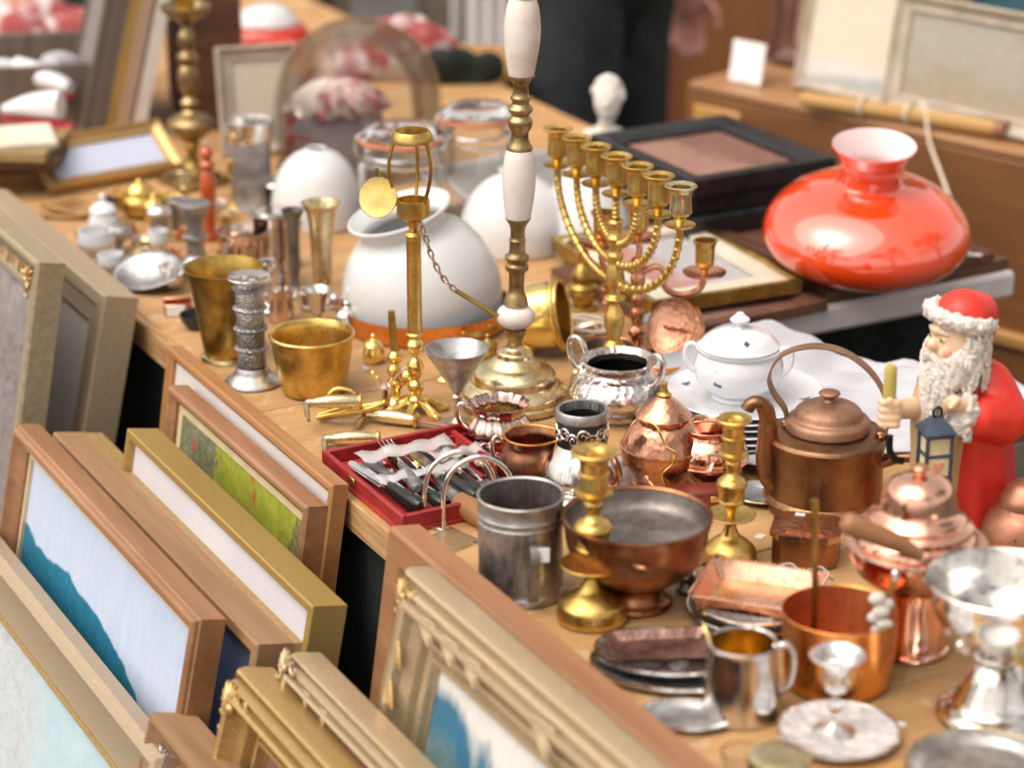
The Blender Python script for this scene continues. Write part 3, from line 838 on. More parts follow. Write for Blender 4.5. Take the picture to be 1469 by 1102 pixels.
t.part('bowl', M().lathe(cup_prof(S([(14, 0), (18, 2), (25, 12), (28, 20)]), 2, 3), 32), BLACK)
# short silver candlestick parts and pots
t = T('pewter_stand', 'short ringed pewter stand between the red mill and white china', 'candlestick', 282, 378)
t.turned([('base', [(0, 0), (22, 0), (23, 4), (16, 9), (14, 14), (0, 14)], PEWTER), ('stem', [(0, 14.2), (13, 14.2), (13, 34), (18, 36), (18, 40), (13, 42), (13, 66), (18, 68), (19, 74), (24, 82), (24, 86), (18, 88), (0, 84)], PEWTER_E)])
t = T('salt_cellar', 'silver salt cellar with bright lid behind the leaf shaped dish', 'salt cellar', 230, 338)
t.turned([('body', S([(0, 0), (12, 0), (14, 6), (13, 28)]) + [(0, 28)], PEWTER), ('lid', [(0, 28.2), (16, 28.2), (19, 34), (18, 38)] + S([(12, 43), (0, 46)]), SILVER)])
t = T('brass_pot', 'small bright brass bowl lying in front of the lying gilt frame', 'pot', 202, 310)
t.turned([('body', cup_prof(S([(14, 0), (24, 8), (26, 22), (20, 32), (22, 36)]), 2, 3), BRASS), ('lid', [(0, 30), (19, 30)] + S([(19, 37), (12, 46), (4, 50), (0, 54)]), BRASS_B)])
t = T('brass_pot', 'shallow bright brass dish to the left of the lamp foot', 'dish', 245, 300)
t.turned([('body', cup_prof(S([(10, 0), (16, 5), (22, 16), (23, 20)]), 2, 3), BRASS_B), ('foot_ring', [(8, 0), (12, 0), (12, 2), (8, 2), (8, 0)], BRASS)])
t = T('brass_spoon_rest', 'pale brass scoop lying beyond the white china', 'scoop', 205, 352, rot=30)
t.part('bowl', M().lathe(cup_prof(S([(8, 0), (15, 4), (19, 11)]), 1.5, 2), 26), BRASS_P)
t.part('handle', M().tube(S([(17, 0, 10), (35, 0, 14), (55, 0, 8), (64, 0, 3)]), [2.4, 2.4, 2.4, 2.6, 2.6, 2.8, 2.8, 3, 3, 3, 3, 3, 2.4], 8), BRASS_P)
# coiled wicker
t = T('wicker_coil', 'coil of tan wicker and cord at the far left table edge', 'cord', 108, 306)
for k in range(5):
    rr = 20 + 5 * k
    t.part('strand', M().tube([((rr + 2 * math.sin(a * 1.3)) * math.cos(a * .2618) * 1.25, (rr * .9) * math.sin(a * .2618), 3 + (k % 3) * 4 + 2.0 * math.sin(a * .8 + k)) for a in range(24)], 2.6, 7, True), WICKER)
t = T('wicker_coil', 'small tan wooden ring beside the wicker coil', 'ring', 124, 336)
t.part('ring', M().tube([(16 * math.cos(a * .3491), 12 * math.sin(a * .3491), 3.2) for a in range(18)], 3.0, 8, True), WICKER)
random.seed(3)
for i, (px, py, lab_) in enumerate(((188, 335, 'tiny trinket pot just in front of the bright brass bowl'), (252, 372, 'tiny trinket pot left of the short ringed pewter stand'), (262, 345, 'tiny trinket pot behind the short ringed pewter stand'),
        (318, 372, 'tiny trinket pot between the red mill and the rosy beaker'), (240, 392, 'tiny trinket pot right of the leaf shaped dish'), (196, 356, 'tiny trinket pot between the white china and the silver salt cellar'),
        (270, 400, 'tiny trinket pot in front of the ringed pewter stand'), (322, 352, 'tiny trinket pot at the foot of the red mill'))):
    t = T('brass_trinket', lab_, 'trinket', px, py, group='trinkets among the small ware')
    r_ = random.uniform(7, 12)
    t.part('body', M().lathe(cup_prof(S([(r_ * .6, 0), (r_, r_ * .6), (r_ * .8, r_ * 1.5), (r_ * .95, r_ * 1.9)]), 1.5, 2), 20), random.choice([BRASS, SILVER, SILVER_R, BRASS_P, COPPER]))
for (px, py, r_, h, mt, lab) in ((258, 330, 15, 44, PEWTER, 'slim pewter beaker just left of the red mill'), (330, 335, 16, 30, BRASS_P, 'pale brass pot between the red mill and the tall tumbler'),
        (205, 385, 14, 26, BRASS_P, 'pale brass thimble pot above the leaf shaped dish'), (246, 412, 17, 30, SILVER, 'silver beaker between the leaf dish and the copper ashtray'),
        (300, 430, 13, 40, SILVER, 'small silver vase left of the tall brass cup'), (420, 380, 16, 60, SILVER, 'silver tube vase between the two trumpet vases'),
        (440, 446, 12, 30, SILVER_R, 'rosy silver thimble cup beside the trophy cup'), (312, 318, 18, 26, SILVER_R, 'rosy silver bowl just behind the red mill'), (178, 300, 15, 24, BRASS, 'yellow brass pot beside the black knobbed bell')):
    t = T('little_beaker', lab, 'beaker', px, py, group='little beakers in the small ware')
    t.part('body', M().lathe(cup_prof(S([(r_ * .7, 0), (r_ * .8, h * .1), (r_ * .82, h * .6), (r_, h)]), 1.8, 3), 26), mt)
    t.part('rim', M().tube([(r_ * math.cos(a * .2618), r_ * math.sin(a * .2618), h) for a in range(24)], 1.3, 6, True), mt)
for (px, py, sc, kind, mt, lab) in ((338, 300, 1.0, 0, BRASS_O, 'little dark brass candlestick behind the rosy silver bowl'), (268, 310, .9, 0, BRASS_P, 'little pale brass candlestick left of the red mill'), (222, 318, .8, 1, BRASS_B, 'bright brass thimble jar near the lying frame'),
        (520, 440, .8, 1, SILVER_R, 'rosy silver lidded jar beside the copper pan'), (498, 478, .9, 1, SILVER, 'silver lidded jar between the gold pot and the copper pan'), (385, 448, 1.0, 0, SILVER, 'little silver candlestick behind the gold pot'),
        (536, 520, .8, 1, BRASS_B, 'bright brass lidded jar left of the brass tap'), (700, 520, .8, 1, BRASS_O, 'dark brass lidded jar left of the onyx lamp'), (640, 545, .7, 0, BRASS_B, 'tiny bright brass candlestick behind the conical goblet'),
        (835, 560, .9, 1, BRASS_P, 'pale brass lidded jar between the onyx lamp and the hammered bowl'), (870, 470, .8, 0, COPPER, 'tiny copper candlestick behind the menorah'), (150, 335, 1.1, 1, PORCELAIN, 'white china lidded pot beside the wicker coil')):
    t = T('little_candlestick' if kind == 0 else 'little_jar', lab, 'candlestick' if kind == 0 else 'jar', px, py)
    q_ = lambda pr: [(a * sc, b * sc) for a, b in pr]
    if kind == 0:
        t.turned([('base', q_([(0, 0), (20, 0), (21, 3)] + S([(16, 7), (8, 12), (5, 18)]) + [(0, 18)]), mt), ('stem', q_([(0, 18.2), (5, 18.2)] + S([(8, 24), (5, 30), (6, 40), (9, 46), (5, 50)]) + [(0, 50)]), mt), ('socket', q_([(0, 50.2), (6, 50.2), (10, 54), (9, 68), (14, 72), (13, 74), (7, 72), (7, 60), (0, 60)]), mt)], 24)
    else:
        t.turned([('body', q_([(0, 0), (14, 0)] + S([(18, 6), (20, 16), (16, 28)]) + [(0, 28)]), mt), ('lid', q_([(0, 28.2), (17, 28.2), (18, 31)] + S([(14, 37), (6, 41), (3, 44), (5, 48), (3, 51)]) + [(0, 52)]), mt)], 26)
random.seed(41)
for i, (px, py, lab) in enumerate(((330, 462, 'white price sticker on the table behind the tall brass cup'), (560, 640, 'white price sticker by the brass handles'), (1290, 1040, 'torn paper scrap on bare table at the lower right'), (1255, 1075, 'white price sticker near the glass dish'), (690, 480, 'paper scrap by the copper pan'), (1090, 770, 'white price sticker near the second candlestick'))):
    t = T('paper_scrap', lab, 'paper', px, py, .0005, rot=random.uniform(0, 90))
    t.part('scrap', M().prism([(-9, -6), (8, -7), (10, 3), (4, 7), (-8, 6)], 0, .5), PAPER if i % 2 == 0 else PAPER_C)
t = T('pewter_plate', 'small pewter plate half under the kettle spout side, by the second candlestick', 'plate', 1092, 716)
t.part('plate', M().lathe([(0, 0), (24, 0), (26, 2)] + S([(32, 5), (40, 8)]) + [(42, 9), (41, 11)] + S([(32, 8), (26, 5)]) + [(0, 3)], 40), PEWTER)
t.part('rim', M().tube([(41 * math.cos(a * .1309), 41 * math.sin(a * .1309), 10) for a in range(48)], 1.6, 6, True), BRASS_P)
t = T('dark_bell', 'black bodied bell with silver lid left of the opal dome', 'bell', 396, 300)
t.turned([('body', S([(0, 0), (10, 0), (9, 8), (7, 16), (14, 26), (17, 34)]) + [(0, 34)], DARKMETAL), ('lid', [(0, 34.2)] + S([(18, 34.2), (18, 37), (10, 43), (3, 46), (0, 48)]), SILVER)])

# ---- opal shades, jars, cloche
t = T('opal_dome_shade', 'white opal glass dome shade behind the trumpet vase', 'lamp shade', 456, 318)
t.part('shade', M().lathe(S([(64, 0), (66, 8), (64, 40), (52, 74), (34, 94), (18, 102)]) + [(16, 104), (15, 102)] + S([(32, 91), (49, 72), (60, 40), (61, 4)]) + [(64, 0)], 56), OPAL)
t.part('fitter_ring', M().lathe([(15.2, 101), (17, 103), (15, 105), (13, 103), (15.2, 101)], 32), OPAL)
t = T('opal_lampshade', 'white opal glass shade with wide collar standing in a copper pan', 'lamp shade', 611, 452, .006)
X = rotm(5, -15, 0, (4, 0, 2))
mm = M().lathe([(100, -34), (107, -6)] + S([(111, 14), (112, 44), (104, 78), (86, 108), (66, 124)]) + S([(61, 128), (60, 134), (66, 144), (73, 150)]) + [(74, 153), (71, 154)] + S([(64, 146), (57, 136), (58, 126), (64, 121), (83, 105), (100, 77), (108, 44), (107, 12)]) + [(103, -6), (96, -34), (100, -34)], 72, X)
mm.v = [(q[0], q[1], max(q[2], 1.0)) for q in mm.v]
t.part('shade', mm, OPAL)
t.part('collar_bead', M().tube([(73 * math.cos(a * .1309), 73 * math.sin(a * .1309), 153) for a in range(48)], 2.4, 8, True, X), OPAL)
t = T('copper_pan', 'wide shallow copper pan under the big white opal shade', 'pan', 611, 463)
t.part('pan', M().lathe([(0, 0), (112, 0), (116, 3), (121, 28), (123, 31), (120, 31), (114, 8), (0, 6)], 64), COPPER_O)
t.part('handle', M().strap(S([(55, -104, 18), (75, -116, 22), (92, -108, 26), (103, -92, 24)]), 7, 3, (0, .3, 1)), BRASS_O)
for a in (-62, -40): t.part('rivet', M().ell((119 * math.cos(R(a)), 119 * math.sin(R(a)), 20), 4, 10, 6), BRASS)
t = T('opal_dome_shade', 'white opal glass dome shade behind the onyx lamp column', 'lamp shade', 738, 352)
t.part('shade', M().lathe(S([(76, 0), (78, 8), (76, 40), (62, 72), (40, 92), (22, 100)]) + [(20, 102), (19, 100)] + S([(38, 89), (59, 70), (72, 40), (73, 4)]) + [(76, 0)], 56), OPAL)
t.part('collar', M().lathe([(19.2, 98), (22, 103), (22, 110), (19, 111), (17, 103), (19.2, 98)], 32), OPAL)
t = T('opal_dome_shade', 'white opal glass cone shade behind the menorah branches', 'lamp shade', 836, 348)
t.part('shade', M().lathe(S([(74, 0), (75, 6), (66, 40), (48, 74), (26, 96)]) + [(24, 98), (23, 95)] + S([(45, 72), (62, 40), (71, 4)]) + [(74, 0)], 56), OPAL)
t.part('collar', M().lathe([(23.2, 94), (25, 98), (25, 106), (22, 107), (21, 98), (23.2, 94)], 32), OPAL)

def jar(label, px, py, r_, h):
    t = T('preserving_jar', label, 'jar', px, py)
    o = S([(r_ * .88, 0), (r_ * .97, 4), (r_, 14), (r_, h * .72), (r_ * .96, h * .82), (r_ * .86, h * .9)]) + [(r_ * .86, h * .96), (r_ * .9, h)]
    t.part('glass_body', M().lathe([(0, 0)] + o + [(q - 4, z) for q, z in reversed(o) if z > 6] + [(0, 7)], 48), GLASS)
    t.part('rubber_ring', M().lathe([(r_ * .70, h + .3), (r_ * .98, h + .3), (r_ * 1.0, h + 3), (r_ * .98, h + 5), (r_ * .70, h + 5), (r_ * .70, h + .3)], 48), RUBBER)
    t.part('glass_lid', M().lathe([(0, h + 5.4), (r_ * .96, h + 5.4), (r_ * .98, h + 11)] + S([(r_ * .90, h + 15), (r_ * .75, h + 20), (r_ * .5, h + 24), (r_ * .2, h + 26)]) + [(0, h + 26)], 48), GLASS)
    for a in (200, 20):
        c_, s_ = math.cos(R(a)), math.sin(R(a))
        t.part('wire_clip', M().tube(S([(c_ * r_ * .93, s_ * r_ * .93, h * .86), (c_ * r_ * 1.1, s_ * r_ * 1.1, h * .9), (c_ * r_ * 1.12, s_ * r_ * 1.12, h + 6), (c_ * r_ * 1.0, s_ * r_ * 1.0, h + 14), (c_ * r_ * .55, s_ * r_ * .55, h + 26)]), 1.5, 6), CHROME)
    t.part('wire_band', M().tube([(r_ * .90 * math.cos(a * .1963), r_ * .90 * math.sin(a * .1963), h * .88) for a in range(32)], 1.4, 6, True), CHROME)
    return t
jar('clear glass preserving jar with pink rubber ring, behind the opal collar shade', 577, 338, 60, 134)
jar('clear glass preserving jar with orange rubber ring, left of the onyx column', 684, 314, 53, 140)

t = T('glass_cloche', 'huge clear glass dome over red flowered stuff', 'cloche', 517, 236)
t.part('dome', M().lathe(S([(117, 0), (120, 30), (120, 76), (112, 126), (88, 168), (50, 194)]) + S([(30, 201), (0, 205)], 3) + S([(0, 202), (30, 198)], 3) + S([(48, 191), (85, 165), (108, 124), (114, 76), (114, 30), (112, 0)]) + [(117, 0)], 72), GLASS_N)
t.part('base_ring', M().tube([(117 * math.cos(a * .1047), 117 * math.sin(a * .1047), 2) for a in range(60)], 2.4, 6, True), GLASS)
FLORAL = painting('red_floral_print', (.62, .05, .04), (.44, .03, .03), [(.70, .1, 1.2, 9, (.02, .06, .05), (.10, .18, .14), .04), (.62, -.2, 1.3, 11, (.66, .08, .06), (.30, .02, .03), .04), (.30, .2, 1.2, 8, (.62, .40, .38), (.22, .28, .36), .05)], (6, 6, 6), .7, (9, (.74, .66, .62)))
PINKST = pm('pink_stuff', (.62, .50, .44), .6, 0, (.46, .12, .13), 30, lo=.42, hi=.52)
t = T('flowered_box', 'box covered in red flowered cloth under the glass dome', 'box', 495, 246)
t.part('body', M().box((-14, 0, 40), (128, 64, 80), rotm(0, 0, -12), 3), FLORAL)
t.part('lid', M().box((-14, 0, 84.5), (132, 68, 8), rotm(0, 0, -12), 3), FLORAL)
t.part('cloth_cover', M().lathe(S([(0, 88.6), (40, 88.7), (60, 89), (66, 94), (56, 108), (34, 124), (14, 130), (0, 131)]), 72, Matrix.Translation((-8, 0, 0)), (11, .18, .14)), PINKST)
t = T('china_bowl', 'white and pink china bowl on the flowered box inside the glass dome', 'bowl', 545, 236)
t.part('bowl', M().lathe(cup_prof(S([(16, 0), (18, 4), (32, 18), (38, 34)]), 3, 4), 36), PORCELAIN)
t.part('foot_ring', M().lathe([(12, 0), (15, 0), (15, 2), (12, 2), (12, 0)], 28), PORCELAIN)

# ---- brass lamp with cage top, chain, reflector
t = T('brass_gas_lamp', 'slim brass tube lamp with open cage top and petalled foot', 'lamp', 597, 592)
m = M()
for k in range(6):
    a = R(60 * k + 15); c_, s_ = math.cos(a), math.sin(a)
    m.tube(S([(c_ * 8, s_ * 8, 16), (c_ * 20, s_ * 20, 14), (c_ * 34, s_ * 34, 6), (c_ * 44, s_ * 44, 4)]), [5, 5.5, 6, 6, 6, 6, 6.5, 7, 7.5, 7.5, 7, 6, 4], 8)
    m.ell((c_ * 42, s_ * 42, 5), (7, 7, 5), 10, 6)
t.part('foot', m, BRASS_B)
t.turned([('knop', [(0, 10)] + S([(12, 12), (12, 20), (7, 26), (11, 34), (11, 42), (6, 48), (10, 56), (12, 66), (9, 74), (5, 80), (9, 88), (13, 96), (9, 104), (8, 110)]) + [(0, 110)], BRASS_B),
          ('tube', [(0, 110.2), (12, 110.2), (13, 112), (10.5, 114), (10.5, 246), (13, 249), (10, 253), (0, 253)], BRASS),
          ('gallery', [(0, 253.2), (5, 253.2)] + S([(6, 258), (12, 268), (22, 274)]) + [(23, 276), (23, 296), (20, 296), (20, 280), (0, 278)], BRASS),
          ('top_ring', [(25, 372), (29, 374), (29, 380), (24, 388), (22, 388), (26, 380), (25, 372)], BRASS)])
for a in (80, 200, 320):
    c_, s_ = math.cos(R(a)), math.sin(R(a))
    t.part('cage_wire', M().tube(S([(c_ * 21, s_ * 21, 294), (c_ * 30, s_ * 30, 318), (c_ * 34, s_ * 34, 345), (c_ * 27, s_ * 27, 375)]), 2.6, 8), BRASS_O)
t.part('arm', M().tube(S([(-20, 0, 288), (-34, 2, 300), (-44, 4, 322), (-50, 6, 336)]), 3, 8), BRASS_O)
t.part('reflector', M().lathe([(0, 0), (22, 2), (27, 6), (26, 8), (0, 4)], 36, rotm(72, 0, -8, (-47, -6, 300))), BRASS_B)
# chain to the lying brass mug
t2 = T('brass_chain', 'brass link chain hanging from the slim brass lamp', 'chain', 597, 592)
pts = S([(11, -10, 268), (17, -12, 250), (26, -14, 222), (40, -16, 196), (58, -18, 178)], 3)
for i in range(len(pts) - 1):
    a, b = Vector(pts[i]), Vector(pts[i + 1]); d = (b - a); c_ = (a + b) / 2
    q = d.to_track_quat('X', 'Z').to_matrix().to_4x4()
    X = Matrix.Translation(c_) @ q @ Matrix.Rotation(R(90 * (i % 2)), 4, 'X')
    t2.part('link', M().tube([(d.length * .68 * math.cos(k * .5236), 3.2 * math.sin(k * .5236), 0) for k in range(12)], 1.3, 6, True, X), SILVER_R)
t2.part('pull_rod', M().tube([(58, -18, 178), (88, -18, 160), (118, -18, 142)], [3.4, 3.2, 3.6], 8), BRASS_O)

t = T('brass_mug', 'yellow brass mug lying on its side behind the onyx lamp foot', 'mug', 772, 505)
X = rotm(0, 78, -12, (-26, 0, 46))
t.part('body', M().lathe([(0, 0), (40, 0), (43, 3)] + S([(44, 10), (46, 40), (45, 52)]) + [(49, 56), (49, 64), (45, 66), (42, 64), (41, 10), (0, 8)], 44, X), BRASS_B)
t.part('rim', M().tube([(49 * math.cos(a * .1745), 49 * math.sin(a * .1745), 60) for a in range(36)], 3, 8, True, X), BRASS)
t.part('handle', M().tube(S([(0, 47, 50), (0, 62, 46), (0, 62, 22), (0, 46, 14)]), 3.2, 8, False, X), BRASS)

# ---- onyx and bronze column lamp
t = T('onyx_lamp', 'tall column lamp of pale onyx spindles and bronze collars', 'lamp', 737, 578, tilt=(0, 1.2))
k0 = lambda y: 578 - y
t.turned([('base', [(0, 0), (76, 0), (79, 4), (78, 10)] + S([(74, 13), (76, 20), (68, 27), (62, 30)]) + S([(60, 32), (58, 44), (48, 52), (38, 56)]) + S([(34, 60), (27, 66), (25, 74), (14, 78), (12, 84)]) + [(0, 84)], BRASS_P),
          ('collar', [(0, 84.2), (9, 84.2)] + S([(10, 90), (14, 98), (16, 106)]) + [(0, 106)], BRONZE),
          ('onyx_ball', [(0, 106.2)] + S([(14, 106.2), (24, 114), (27, 123), (24, 132), (16, 138)]) + [(0, 138)], MARBLE),
          ('bronze_stem', [(0, 138.2), (17, 138.2)] + S([(18, 140), (15, 150), (11, 160), (11, 182)]) + S([(12, 184), (16, 188), (16, 194), (13, 197), (16, 201), (17, 206), (12, 210), (11, 224), (12, 228), (10, 232), (11, 246), (17, 256)]) + [(18, 258), (0, 258)], BRONZE),
          ('onyx_spindle', [(0, 258.2), (17, 258.2)] + S([(18, 262), (22, 290), (23, 315), (21, 338), (18, 350)]) + [(0, 350)], MARBLE),
          ('bronze_stem', [(0, 350.2), (18, 350.2)] + S([(18, 353), (13, 362), (12, 372), (16, 380), (17, 386), (16, 390), (12, 395), (15, 399), (17, 404), (12, 410), (12, 414), (14, 418), (11, 424), (11, 436), (18, 445)]) + [(19, 447), (0, 447)], BRONZE),
          ('onyx_spindle', [(0, 447.2), (17, 447.2)] + S([(18, 450), (23, 478), (25, 506), (22, 534), (17, 548)]) + [(0, 548)], MARBLE),
          ('bronze_finial', [(0, 548.2), (19, 548.2), (19, 553)] + S([(17, 556), (10, 568), (7, 578), (8, 590), (12, 596), (8, 606)]) + [(0, 606)], BRONZE),
          ('onyx_spindle', [(0, 606.2)] + S([(10, 606.2), (20, 640), (22, 670), (14, 700)]) + [(0, 700)], MARBLE),
          ('socket', [(0, 700.2), (14, 700.2), (15, 720), (11, 724), (11, 760), (0, 760)], BRASS)])

# ---- seven branched candelabrum: its row of cups runs along the table
c0 = at(884, 222)[0]
base_w = at(880, 537)[0]
t = T('menorah', 'seven branched brass candelabrum with twisted curved arms', 'candelabrum', 880, 537)
s_, k_ = t.s, t.k
# metres -> local px
r0 = ray(884, 222)
tt = (base_w - CP).dot(Vector((r0.x, r0.y, 0)).normalized()) / Vector((r0.x, r0.y, 0)).length
ztop = (CP + r0 * tt).z - TZ                        # height of the cup rims above the table
HT = ztop / (s_ * k_)
ex = (E.x, E.y)
def along(d, h):                                     # d metres along the arm plane, h px height
    return (d / s_ * E.x, d / s_ * E.y, h)
t.turned([('base', [(0, 0), (44, 0), (45, 4), (42, 8)] + S([(36, 12), (22, 18), (12, 30)]) + [(0, 30)], BRASS),
          ('shaft', [(0, 30.2), (11, 30.2)] + S([(11, 34), (15, 40), (15, 44), (9, 50), (10, 56), (14, 74), (14, 84), (9, 96), (8, 102), (15, 107), (15, 110), (9, 114), (11, 124), (14, 134), (12, 148), (9, 158)]) +
             S([(10, 162), (12, 168), (9, 174), (9, 186), (13, 192), (9, 198), (8, 210), (12, 214), (8, 218)]) + [(0, 218)], BRASS)])
tw = [(0, 218.2)]
for k in range(8): tw += [(4.5, 218.4 + k * 6), (6.5, 221 + k * 6), (4.5, 223.6 + k * 6)]
t.part('twisted_stem', M().lathe(tw + [(4, HT - 62), (0, HT - 62)], 16), BRASS)
def socket(d, hb):
    X = Matrix.Translation(along(d, hb))
    o = t.part('candle_cup', M().lathe([(0, 0), (5, 0)] + S([(6, 6), (8, 12), (14, 17), (15, 22), (14, 42), (16, 48), (21, 52)]) + [(22, 54), (20, 55), (13, 52), (12, 30), (0, 28)], 28, X), BRASS_P if d > .12 else BRASS)
    t.part('drip_pan', M().lathe([(0, -3), (6, -3), (20, 2), (21, 4), (6, 2), (0, 2)], 28, X), BRASS, o)
HB = HT - 55
socket(0, HB)
for i, (rad, drop) in enumerate(((.048, 62), (.094, 90), (.141, 118))):
    for sg in (-1, 1):
        socket(sg * rad, HB)
        pts = []
        for k in range(15):
            a = math.pi / 2 * k / 14
            pts.append(along(sg * rad * math.cos(a), HB - 3 - drop * math.sin(a)))
        m = M().tube(pts, [5.0] * 15, 10)
        for k in range(1, 14, 1):
            p, q = Vector(pts[k - 1]), Vector(pts[k + 1])
            X = Matrix.Translation(pts[k]) @ (q - p).to_track_quat('Z', 'X').to_matrix().to_4x4()
            m.lathe([(4.6, -2.6), (6.3, 0), (4.6, 2.6)], 10, X)
        t.part('arm', m, BRASS)

# ---- smaller copper candelabrum behind
t = T('copper_candelabrum', 'small copper candelabrum with curled arms behind the menorah', 'candelabrum', 913, 512)
t.turned([('base', [(0, 0), (30, 0), (30, 4)] + S([(22, 8), (12, 16), (8, 26)]) + [(0, 26)], COPPER),
          ('stem', [(0, 26.2), (8, 26.2)] + S([(13, 34), (13, 40), (7, 46), (10, 56), (10, 66), (6, 72), (9, 84), (6, 92), (11, 110), (8, 122), (12, 134), (8, 140)]) + [(0, 140)], COPPER)])
for nm, pts, cupx, cupy in (('r', [(6, 0, 120), (26, 0, 128), (38, 0, 118), (36, 0, 104), (46, 0, 92), (66, 0, 88), (88, 2, 96), (94, 2, 112)], 94, 112), ('l', [(-6, 0, 120), (-26, 0, 130), (-44, 0, 124), (-52, 4, 138), (-50, 6, 150)], -50, 150), ('m', [(0, 4, 138), (2, 8, 150), (0, 10, 158)], 0, 158)):
    o = t.part('arm', M().tube(S(pts, 5), 4.4, 10), COPPER)
    X = Matrix.Translation((cupx, pts[-1][1], cupy))
    t.part('drip_pan', M().lathe([(0, 0), (6, 0), (30, 6), (31, 9), (6, 4), (0, 4)], 28, X), COPPER, o)
    t.part('candle_cup', M().lathe([(0, 4.2), (5, 4.2)] + S([(6, 12), (13, 20), (14, 42), (17, 50)]) + [(18, 52), (14, 52), (12, 26), (0, 24)], 28, X), BRASS, o)
t = T('brass_lamp_font', 'squat brass lamp font with flat collar left of the menorah shaft', 'lamp', 836, 444)
t.turned([('foot', [(0, 0), (18, 0), (19, 4), (13, 8), (0, 8)], BRASS_O),
          ('body', [(0, 8.2), (13, 8.2)] + S([(18, 16), (22, 24), (20, 30), (22, 34), (16, 40), (18, 48), (12, 60), (7, 66)]) + [(0, 66)], BRASS_O),
          ('collar', [(0, 66.2), (7, 66.2), (9, 76), (8, 86), (24, 92), (24, 95), (8, 94), (0, 94)], BRASS)])
t = T('coiled_flex', 'loosely coiled pale cord behind the menorah foot', 'cord', 832, 478)
for k in range(4):
    t.part('loop', M().tube([((26 + 5 * k) * math.cos(a * .2618) + 3 * k, (20 + 4 * k) * math.sin(a * .2618), 4 + 3 * k + 2.5 * math.sin(a * .7 + k)) for a in range(24)], 3.0, 7, True), [SILVER_R, BRASS_P, PAPER_C, PAPER_C][k])

# ---- plaster bust
t = T('plaster_bust', 'small white plaster bust with curled hair behind the candelabrum', 'bust', 868, 240)
m = M()
m.lathe([(0, 0), (26, 0), (27, 8), (18, 12), (16, 20), (20, 26), (0, 28)], 24)
m.ell((0, 0, 34), (34, 20, 20)); m.ell((-22, 0, 38), (12, 14, 11)); m.ell((22, 0, 38), (12, 14, 11))
m.caps((0, 0, 50), 11, (2, -2, 72), 10)
m.ell((2, -2, 86), (19, 20, 26)); m.ell((0, -20, 84), (5, 6, 5)); m.ell((2, -16, 74), (9, 6, 6))
m.ell((2, -19, 92), (10, 3, 3))
random.seed(5)
for k in range(46):
    a = random.uniform(0, 6.283); e_ = random.uniform(-.1, 1.5)
    if math.sin(a) < -.45 and e_ < .75: continue
    m.ell((2 + 19 * math.cos(a) * math.cos(e_), 1 + 19 * math.sin(a) * math.cos(e_), 90 + 22 * math.sin(e_)), (6, 6, 6), 8, 6)
m.v = [(q[0] * 1.05, q[1] * 1.05, q[2] * 1.12) for q in m.v]
o = t.part('bust', m, PLASTER); vox(o, .0028, 2)

# ---- copper pots behind the sugar bowl
def open_pot(label, px, py, r_, h, mat, inmat, name='copper_pot', cat='pot', seg=44, foot=.8):
    t = T(name, label, cat, px, py)
    t.part('body', M().lathe([(0, 0), (r_ * foot * .95, 0)] + S([(r_ * foot, 1), (r_ * .96, h * .3), (r_, h * .9)]) + [(r_ * 1.03, h), (r_ * 1.0, h + 1), (r_ * .97, h)], seg), mat)
    t.part('lining', M().lathe([(r_ * .968, h - .3)] + S([(r_ * .95, h * .85), (r_ * .92, h * .3), (r_ * foot * .85, 4)]) + [(0, 4)], seg), inmat)
    return t
open_pot('small copper pan with dark lining behind the menorah shaft', 872, 524, 37, 28, COPPER_O, TIN_IN)
t = open_pot('copper pan holding a tilted copper lid', 955, 540, 42, 26, COPPER_O, TIN_IN)
t = T('copper_cover', 'round hammered copper lid propped up in the copper pan', 'lid', 968, 515, .012)
t.part('disc', M().lathe([(0, 0), (36, 0), (41, 2), (43, 6), (41, 9), (37, 6), (0, 4)], 48, rotm(62, 0, -24, (2, 6, 40))), COPPER_H)
t.part('handle', M().tube(S([(-14, 0, 4), (-12, 0, 14), (12, 0, 14), (14, 0, 4)]), 2.4, 8, False, rotm(62, 0, -24, (2, 6, 40))), COPPER)
t = T('white_cup', 'white china cup with looped handle behind the copper lid', 'cup', 946, 490)
t.part('body', M().lathe(cup_prof(S([(12, 0), (18, 6), (22, 22), (24, 34)]), 2, 4), 32), PORCELAIN)
t.part('handle', M().tube(S([(-20, -8, 30), (-34, -10, 34), (-34, -10, 14), (-18, -8, 10)]), 3.2, 8), PORCELAIN)

# ---- plates, sugar bowl, cloth
PX, PY = 1064, 622
t0 = T('plate', 'white porcelain plate, lowest of the stack beside the copper kettle', 'plate', PX, PY, group='stack of white plates')
plate_prof = [(0, 0), (66, 0), (68, 3)] + S([(74, 6), (96, 11), (112, 15)]) + [(114, 16.5), (112, 18)] + S([(94, 14), (72, 9)]) + [(66, 6), (0, 5)]
mesh0 = M().lathe(plate_prof, 72).mesh('plate', t0.s, t0.k); mesh0.materials.append(PORCELAIN)
link(bpy.data.objects.new('dish', mesh0), t0.o)
NPL = 6; step_ = 9.0
ords = ['', 'second lowest white plate of the stack beside the copper kettle', 'third white plate from the bottom of the stack', 'fourth white plate from the bottom of the stack', 'fifth white plate, just under the topmost of the stack', 'topmost white plate of the stack, under the sugar bowl']
for k in range(1, NPL):
    q = T('plate', ords[k], 'plate', PX, PY, group='stack of white plates')
    q.o.location.z += k * step_ * t0.s * t0.k
    q.o.location.x += random.uniform(-.0015, .0015)
    q.o.rotation_euler.z = random.uniform(0, 6)
    link(bpy.data.objects.new('dish', mesh0), q.o)
ptop = Vector(t0.o.location) + Vector((0, 0, ((NPL - 1) * step_ + 5.2) * t0.s * t0.k))
